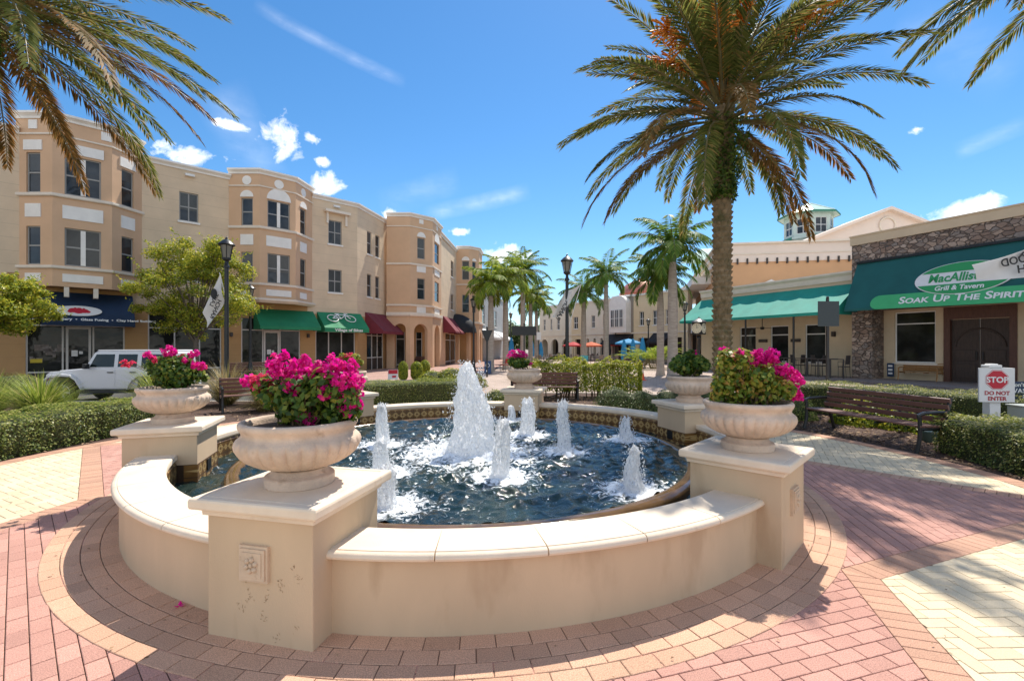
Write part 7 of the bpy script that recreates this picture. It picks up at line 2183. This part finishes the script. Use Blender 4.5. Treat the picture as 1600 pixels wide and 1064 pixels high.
# ------------------------------------------------------------------ plaza cafe: parasols, tables, chairs
M['blue_cloth'] = mat('sky_blue_canvas', (0.04, 0.30, 0.58), 0.75, var=0.1, trans=0.2)
M['red_cloth'] = mat('red_canvas', (0.55, 0.04, 0.05), 0.75, trans=0.3)
M['orange_cloth'] = mat('orange_canvas', (0.65, 0.14, 0.05), 0.75, trans=0.3)
M['yellow_cloth'] = mat('yellow_canvas', (0.62, 0.40, 0.03), 0.75, trans=0.3)
M['cafe_metal'] = mat('dark_cafe_metal', (0.05, 0.045, 0.045), 0.45)
M['cafe_seat'] = mat('woven_cafe_seat', (0.23, 0.18, 0.15), 0.7, var=0.2)

def parasol(label, px, py_top, y, open_=False, m='blue_cloth', group='parasols on the plaza', black=False):
    x = (px - 800) * y / F; zt = HC + (Y0 - py_top) * y / F
    t = thing('parasol', label, 'parasol', (x, y, -0.02), 0, group)
    mb = MB(); mb.lathe([(0.28, 0), (0.28, 0.06), (0.05, 0.1), (0.025, 0.12), (0.025, zt)], 10); mb.build('pole', M['cafe_metal'], t, world=False)
    mb = MB()
    if open_:
        mb.lathe([(1.45, zt - 0.62), (1.45, zt - 0.45), (0.75, zt - 0.18), (0.05, zt), (0.0, zt + 0.05)], 8, cap=False)
    else:
        mb.lathe([(0.03, zt - 2.0), (0.26, zt - 1.85), (0.30, zt - 1.3), (0.2, zt - 0.6), (0.1, zt - 0.15), (0.0, zt)], 16, cap=False, fl=lambda a, r, z: 1 + 0.2 * math.sin(a * 8))
    mb.build('canopy', M[m], t, world=False)
    return t

for lb, px, py, y, op, m in (
        ('closed blue parasol left of the black board', 799, 526, 47, False, 'blue_cloth'), ('closed blue parasol behind the post of the black board', 816, 529, 50, False, 'blue_cloth'),
        ('closed blue parasol right of the black board post', 831, 530, 52, False, 'blue_cloth'), ('closed blue parasol at the right of the left row, before the arches', 845, 533, 56, False, 'blue_cloth'),
        ('closed blue parasol under the open blue one', 975, 529, 43, False, 'blue_cloth'), ('closed blue parasol between two others before the low palms', 989, 528, 41, False, 'blue_cloth'),
        ('closed blue parasol nearest the low palm', 1004, 526, 39, False, 'blue_cloth'), ('open blue parasol behind the three closed ones', 982, 529, 50, True, 'blue_cloth'),
        ('open red parasol just right of the central lamp post', 896, 534, 62, True, 'red_cloth'), ('open orange parasol before the cream arcade', 924, 534, 58, True, 'orange_cloth'),
        ('open yellow parasol beside the orange one', 936, 531, 66, True, 'yellow_cloth'), ('closed black parasol right of the orange one', 944, 529, 56, False, 'black_cloth'),
        ('closed black parasol before the black awning', 951, 529, 54, False, 'black_cloth'), ('open red parasol before the black awning', 958, 533, 60, True, 'red_cloth')):
    parasol(lb, px, py, y, op, m)

def table_proto():
    t = thing('cafe_table', 'dark round cafe table on the plaza', 'table', (0, 0, 0), 0, 'cafe tables on the plaza')
    mb = MB(); mb.lathe([(0.0, 0.70), (0.5, 0.70), (0.52, 0.715), (0.52, 0.735), (0.5, 0.74), (0.0, 0.74)], 20); mb.build('table_top', M['cafe_metal'], t, world=False)
    mb = MB(); mb.lathe([(0.26, 0), (0.26, 0.03), (0.05, 0.06), (0.04, 0.70)], 12); mb.build('pedestal_leg', M['cafe_metal'], t, world=False)
    return t

def chair_proto(m, label, group):
    t = thing('cafe_chair', label, 'chair', (0, 0, 0), 0, group)
    mb = MB(); mb.box((0, 0, 0.45), (0.44, 0.44, 0.035)); mb.build('seat', m, t, world=False)
    mb = MB(); mb.box((0, -0.22, 0.72), (0.42, 0.03, 0.36), axes=((1, 0, 0), (0, 0.98, 0.17), (0, -0.17, 0.98))); mb.build('backrest', m, t, world=False)
    for sx_ in (-0.2, 0.2):
        mb = MB(); mb.tube([(sx_, 0.21, 0), (sx_, 0.2, 0.44)], 0.014, 5); mb.build('leg', M['cafe_metal'], t, world=False)
        mb = MB(); mb.tube([(sx_, -0.24, 0), (sx_, -0.2, 0.44), (sx_, -0.245, 0.9)], 0.014, 5); mb.build('leg', M['cafe_metal'], t, world=False)
        mb = MB(); mb.tube([(sx_ * 1.12, -0.22, 0.66), (sx_ * 1.15, 0.2, 0.65), (sx_ * 1.1, 0.2, 0.45)], 0.013, 5); mb.build('armrest', M['cafe_metal'], t, world=False)
    return t

CL = 'woven cafe chair on the plaza, one of many alike round the round tables'
tb0 = table_proto(); ch0 = chair_proto(M['cafe_seat'], CL, 'cafe chairs on the plaza')
tb0['label'] = 'dark round cafe table, one of many alike on the far plaza'
spots = []
rg = random.Random(12)
for px, py in ((808, 566), (822, 570), (838, 562), (850, 568), (866, 564), (826, 559), (905, 566), (922, 563), (938, 568), (955, 562), (970, 566), (984, 563), (1010, 570), (1030, 571), (1046, 567), (1024, 562), (880, 560), (992, 573)):
    spots.append(G(px, py, -0.02))
for i, g in enumerate(spots):
    if i == 0: tb0.location = g
    else: dup(tb0, g)
    for k in range(3 if i % 2 else 4):
        a_ = rg.uniform(0, 2 * PI) if k == 0 else a_ + 2 * PI / 4 + rg.uniform(-0.3, 0.3)
        p_ = g + Vector((0.78 * math.cos(a_), 0.78 * math.sin(a_), 0)); rot = a_ + PI / 2
        if i == 0 and k == 0: ch0.location = p_; ch0.rotation_euler = (0, 0, rot)
        else: dup(ch0, p_, rot)
# two brighter chairs that stand out
rc = chair_proto(M['red_cloth'], 'red chair standing alone beside the blue board', 'bright chairs'); g = G(788, 580); rc.location = g; rc.rotation_euler = (0, 0, 1.0)
for o in rc.children: pass
tc_ = chair_proto(mat('turquoise_paint', (0.10, 0.42, 0.42), 0.6), 'turquoise chair in front of the central lamp post', 'bright chairs'); g = G(913, 573, -0.02); tc_.location = g; tc_.rotation_euler = (0, 0, 3.0); tc_.scale = (1.6, 1.2, 1.1)

# patio furniture under the teal awning
ph = table_proto(); ph['label'] = 'tall dark bar table on the patio, one of several alike'; ph['group'] = 'bar tables on the patio'; ph.name = 'bar_table'; ph.scale = (0.8, 0.8, 1.45)
pc = chair_proto(M['cafe_metal'], 'tall dark bar chair on the patio, one of several alike', 'bar chairs on the patio'); pc.name = 'bar_chair'; pc.scale = (0.95, 0.95, 1.4)
for i, px in enumerate((1196, 1230, 1262, 1296)):
    s_ = fw.s_px(px, 1.5); p_ = fw.P(s_, 1.5, 0)
    if i == 0: ph.location = p_
    else: dup(ph, p_)
    for k, ds in enumerate((-0.75, 0.75)):
        q_ = fw.P(s_ + ds, 1.45, 0); rot = math.atan2(fw.d.y, fw.d.x) + (PI / 2 if ds > 0 else -PI / 2)
        if i == 0 and k == 0: pc.location = q_; pc.rotation_euler = (0, 0, rot)
        else: dup(pc, q_, rot)
rl = thing('patio_rail', 'low dark railing along the patio under the teal awning', 'railing', fw.P(5, 2.2, 0))
mb = MB(); a_, b_ = fw.s_px(1225, 2.2), fw.s_px(1318, 2.2); mb.bar(fw.P(a_, 2.2, 1.05), fw.P(b_, 2.2, 1.05), 0.05)
for i in range(6): s_ = a_ + (b_ - a_) * i / 5; mb.bar(fw.P(s_, 2.2, 0), fw.P(s_, 2.2, 1.05), 0.05)
mb.build('rail', M['cafe_metal'], rl)
# timber bench and little board by the restaurant window
wb_s = fb.s_px(1434, 0.5); c = fb.P(wb_s, 0.12, 0)
M['timber'] = mat('varnished_timber', (0.34, 0.17, 0.06), 0.5, var=0.15, vscale=5, stretch=(3, 3, 12))
tbn = bench('varnished timber bench under the restaurant window', c, math.atan2(-fb.d.y, -fb.d.x), 1.7, 'timber benches', M['timber'])
for o in list(tbn.children):
    if o.name.startswith(('end_frame', 'support')): o.data.materials[0] = M['timber']
mn = thing('menu_board', 'small dark menu board leaning by the stone pillar', 'sign', fb.P(fb.s_px(1391), 0.2, 0))
q_ = fb.s_px(1391, 0.25); mb = MB(); fb.box(mb, q_ - 0.16, q_ + 0.16, 0.12, 0.85, 0.2, 0.24); mb.build('panel', M['sign_navy'], mn)
mb = MB()
for k in range(3): fb.box(mb, q_ - 0.10, q_ + 0.10, 0.25 + 0.2 * k, 0.35 + 0.2 * k, 0.242, 0.247)
mb.build('notes', M['white_paint'], mn)
# ================================================================== LITTER, STAINS
rng_ = np.random.default_rng(77)
M['dry_leaf'] = leafmat('dry_fallen_leaves', [(0, (0.08, 0.045, 0.025)), (0.5, (0.22, 0.13, 0.07)), (1, (0.42, 0.29, 0.17))], rough=0.8, trans=0.1)
def scatter(n, pick, size, name, z=0.008):
    pts = np.array([pick() for _ in range(n)])
    cen = np.column_stack([pts, z + rng_.random(n) * 0.012]); nr = np.tile([0, 0, 1.0], (n, 1))
    v, f = leaves_np(cen, nr, size, 0.45, 0.35, rng=rng_)
    v[:, 2] = np.maximum(v[:, 2], 0.004)
    o = np_mesh(name, v, f, M['dry_leaf']); settag(o, kind='stuff'); return o
def bed_pt():
    while True:
        a = rng_.uniform(math.radians(-25), math.radians(205)); r = rng_.uniform(7.22, 9.8)
        if rng_.random() < 0.5: a = rng_.uniform(math.radians(-8), math.radians(40))
        p = polar(r, a)
        if p[0] < 11 and p[1] < 16: return p
settag(scatter(5200, bed_pt, 0.075, 'leaf_litter'), 'dry brown leaves littering the planting beds', 'leaf litter')
def pave_pt():
    a = rng_.uniform(0, 2 * PI); r = 3.9 + 3.2 * rng_.random() ** 1.3; return polar(r, a)
settag(scatter(340, pave_pt, 0.026, 'paving_debris', 0.007), 'tiny dry crumbs scattered on the pavers', 'debris')
# clinging vine marks on the front of the nearest pedestal
M['vine_mark'] = mat('dried_vine_marks', (0.34, 0.22, 0.125), 0.95, var=0.4, vscale=60)
c_ = polar(PR, PA[0]); e1 = Vector((math.cos(PA[0]), math.sin(PA[0]), 0)); e2 = Vector((-e1.y, e1.x, 0)); C_ = Vector((*c_, 0))
mb = MB(); rg = random.Random(5)
pn = e1; pp = C_ + e1 * (PB + 0.0015)
for px, py, k in ((459, 884, 3), (466, 902, 4), (437, 913, 9), (416, 929, 4), (390, 933, 7), (380, 952, 3), (412, 963, 5), (463, 981, 3), (433, 996, 5), (382, 904, 3), (370, 947, 2)):
    q0 = ray_plane(px, py, pp, pn)
    for i in range(k * 2):
        o_ = q0 + e2 * rg.gauss(0, 0.012) + Vector((0, 0, rg.gauss(0, 0.018))); an = rg.uniform(0, PI); L_ = rg.uniform(0.004, 0.013); w_ = rg.uniform(0.001, 0.0024)
        d_ = e2 * math.cos(an) + Vector((0, 0, math.sin(an))); s_ = e2 * -math.sin(an) + Vector((0, 0, math.cos(an)))
        mb.face([o_ - d_ * L_, o_ + s_ * w_, o_ + d_ * L_, o_ - s_ * w_])
ped0 = [o for o in fountain.children if o.name == 'pedestal'][0]
mb.build('vine_marks', M['vine_mark'], ped0, fix=False)
# ================================================================== CAMERA, SUN, SKY
cam = bpy.data.cameras.new('camera'); co = bpy.data.objects.new('camera', cam); COL.objects.link(co)
co.location = (0, 0, HC); co.rotation_euler = (PI / 2, 0, 0)
cam.sensor_width = 36; cam.lens = F / 1600 * 36
cam.shift_y = (Y0 - 532) / 1600; cam.clip_start = 0.05; cam.clip_end = 3000
scene.camera = co

AZ, EL = math.radians(23), math.radians(57)
sd = Vector((math.sin(AZ) * math.cos(EL), math.cos(AZ) * math.cos(EL), math.sin(EL)))
sl = bpy.data.lights.new('sun', 'SUN'); sl.energy = 3.9; sl.angle = math.radians(0.55); sl.color = (1.0, 0.93, 0.82)
so = bpy.data.objects.new('sun', sl); COL.objects.link(so)
so.rotation_euler = (-sd).to_track_quat('-Z', 'Y').to_euler()

w = bpy.data.worlds.new('World'); scene.world = w; w.use_nodes = True
NT = w.node_tree; N = NT.nodes; L = NT.links
bg = N['Background']; bg.inputs['Strength'].default_value = 0.14
sky = N.new('ShaderNodeTexSky'); sky.sky_type = 'NISHITA'; sky.sun_disc = False
sky.sun_elevation = EL; sky.sun_rotation = AZ; sky.air_density = 1.0; sky.dust_density = 0.15; sky.ozone_density = 4.0; sky.altitude = 400

def mth(op, a, b=None, c=None):
    n = N.new('ShaderNodeMath'); n.operation = op
    for i, x in enumerate((a, b, c)):
        if x is None: continue
        if isinstance(x, (int, float)): n.inputs[i].default_value = x
        else: L.new(x, n.inputs[i])
    return n.outputs[0]

tc = N.new('ShaderNodeTexCoord'); dirv = tc.outputs['Generated']
sp = N.new('ShaderNodeSeparateXYZ'); L.new(dirv, sp.inputs[0])
az = mth('ARCTAN2', sp.outputs['X'], sp.outputs['Y']); el = mth('ARCSINE', sp.outputs['Z'])
cv = N.new('ShaderNodeCombineXYZ'); L.new(az, cv.inputs[0]); L.new(el, cv.inputs[1])

def sky_dir(px, py):
    v = Vector(((px - 800) / F, 1, (Y0 - py) / F)).normalized()
    return math.atan2(v.x, v.y), math.asin(v.z)

n1 = N.new('ShaderNodeTexNoise'); n1.inputs['Scale'].default_value = 22; n1.inputs['Detail'].default_value = 10; n1.inputs['Roughness'].default_value = 0.62; n1.inputs['Distortion'].default_value = 0.4
L.new(cv.outputs[0], n1.inputs['Vector'])
# cumulus patches: (photo px, py, half width px, half height px)
puffs = [(438, 218, 32, 40), (300, 243, 50, 18), (487, 217, 14, 10), (513, 288, 32, 18), (503, 253, 12, 9), (722, 362, 20, 8), (785, 398, 42, 17), (812, 402, 24, 12), (1520, 328, 70, 20), (1262, 10, 45, 26), (1430, 204, 20, 7), (1560, 340, 70, 22), (360, 195, 30, 8), (608, 337, 14, 10), (150, 215, 40, 12)]
mask = None
for px, py, wx, wy in puffs:
    a, e = sky_dir(px, py); a1, _ = sky_dir(px + wx, py); _, e1 = sky_dir(px, py - wy)
    dx = mth('DIVIDE', mth('SUBTRACT', az, a), abs(a1 - a)); dy = mth('DIVIDE', mth('SUBTRACT', el, e), abs(e1 - e))
    q = mth('SUBTRACT', 1.0, mth('SQRT', mth('ADD', mth('MULTIPLY', dx, dx), mth('MULTIPLY', dy, dy))))
    q = mth('MAXIMUM', q, -1.0)
    mask = q if mask is None else mth('MAXIMUM', mask, q)
cl = mth('ADD', mth('MULTIPLY', mask, 0.55), mth('MULTIPLY', mth('SUBTRACT', n1.outputs['Fac'], 0.5), 2.0))
cr = N.new('ShaderNodeValToRGB'); cr.color_ramp.elements[0].position = 0.02; cr.color_ramp.elements[1].position = 0.45
L.new(cl, cr.inputs['Fac'])
# thin cirrus streaks: (x0, y0, x1, y1, half width px, strength)
streak = None
n2 = N.new('ShaderNodeTexNoise'); n2.inputs['Scale'].default_value = 7; n2.inputs['Detail'].default_value = 8; n2.inputs['Roughness'].default_value = 0.6
mp = N.new('ShaderNodeMapping'); mp.inputs['Scale'].default_value = (1, 3.2, 1); mp.inputs['Rotation'].default_value = (0, 0, 0.35)
L.new(cv.outputs[0], mp.inputs['Vector']); L.new(mp.outputs[0], n2.inputs['Vector'])
for x0, y0, x1, y1, wd, st in ((395, 5, 635, 130, 6, 0.22), (660, 335, 830, 298, 9, 0.22), (590, 320, 720, 280, 14, 0.12), (340, 130, 420, 300, 24, 0.14), (1490, 240, 1610, 190, 7, 0.2), (1400, 30, 1600, 120, 22, 0.08)):
    a0, e0 = sky_dir(x0, y0); a1, e1 = sky_dir(x1, y1)
    ln = math.hypot(a1 - a0, e1 - e0); ux, uy = (a1 - a0) / ln, (e1 - e0) / ln
    rx, ry = mth('SUBTRACT', az, a0), mth('SUBTRACT', el, e0)
    s = mth('ADD', mth('MULTIPLY', rx, ux), mth('MULTIPLY', ry, uy))
    t = mth('ABSOLUTE', mth('SUBTRACT', mth('MULTIPLY', ry, ux), mth('MULTIPLY', rx, uy)))
    wr = wd / F * 1.6
    q = mth('MULTIPLY', mth('MAXIMUM', mth('SUBTRACT', 1.0, mth('DIVIDE', t, wr)), 0.0), st)
    fade = mth('MULTIPLY', mth('GREATER_THAN', s, 0.0), mth('LESS_THAN', s, ln))
    edge = mth('MINIMUM', mth('MULTIPLY', s, 6.0 / ln), mth('MULTIPLY', mth('SUBTRACT', ln, s), 6.0 / ln))
    q = mth('MULTIPLY', mth('MULTIPLY', q, fade), mth('MINIMUM', mth('MAXIMUM', edge, 0.0), 1.0))
    streak = q if streak is None else mth('MAXIMUM', streak, q)
sk = mth('MULTIPLY', streak, mth('MAXIMUM', mth('MULTIPLY', mth('SUBTRACT', n2.outputs['Fac'], 0.25), 2.2), 0.0))
# unseen broken cloud, added behind the viewer as neutral fill for shaded faces
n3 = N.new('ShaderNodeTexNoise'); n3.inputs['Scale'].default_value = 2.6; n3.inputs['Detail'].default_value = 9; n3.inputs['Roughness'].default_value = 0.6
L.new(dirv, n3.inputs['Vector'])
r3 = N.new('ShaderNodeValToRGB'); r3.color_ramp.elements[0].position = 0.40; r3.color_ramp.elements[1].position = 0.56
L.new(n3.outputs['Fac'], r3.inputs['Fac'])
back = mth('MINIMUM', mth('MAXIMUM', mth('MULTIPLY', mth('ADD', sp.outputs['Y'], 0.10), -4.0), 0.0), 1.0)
fill_cloud = mth('MULTIPLY', mth('MULTIPLY', r3.outputs['Color'], back), 0.74)
tot = mth('MINIMUM', mth('MAXIMUM', mth('MAXIMUM', cr.outputs['Color'], sk), fill_cloud), 1.0)
mx = N.new('ShaderNodeMix'); mx.data_type = 'RGBA'
L.new(tot, mx.inputs['Factor'])
hs = N.new('ShaderNodeHueSaturation'); hs.inputs['Saturation'].default_value = 1.22; hs.inputs['Hue'].default_value = 0.496; hs.inputs['Value'].default_value = 0.72
L.new(sky.outputs['Color'], hs.inputs['Color'])
L.new(hs.outputs['Color'], mx.inputs[6])
n4 = N.new('ShaderNodeTexNoise'); n4.inputs['Scale'].default_value = 30; n4.inputs['Detail'].default_value = 6; L.new(cv.outputs[0], n4.inputs['Vector'])
r4 = N.new('ShaderNodeValToRGB'); r4.color_ramp.elements[0].position = 0.38; r4.color_ramp.elements[1].position = 0.62
r4.color_ramp.elements[0].color = (0.62, 0.66, 0.72, 1); r4.color_ramp.elements[1].color = (1, 1, 1, 1); L.new(n4.outputs['Fac'], r4.inputs['Fac'])
vm = N.new('ShaderNodeVectorMath'); vm.operation = 'MULTIPLY'; vm.inputs[1].default_value = (8.2, 8.1, 8.0); L.new(r4.outputs['Color'], vm.inputs[0])
L.new(vm.outputs[0], mx.inputs[7])
L.new(mx.outputs[2], bg.inputs['Color'])

scene.view_settings.view_transform = 'Standard'; scene.view_settings.look = 'None'
scene.view_settings.gamma = 1; scene.view_settings.exposure = 0.77
scene.render.engine = 'CYCLES'
scene.cycles.max_bounces = 6; scene.cycles.diffuse_bounces = 4; scene.cycles.glossy_bounces = 3; scene.cycles.transparent_max_bounces = 10
scene.cycles.caustics_reflective = False; scene.cycles.caustics_refractive = False
scene.cycles.sample_clamp_indirect = 6
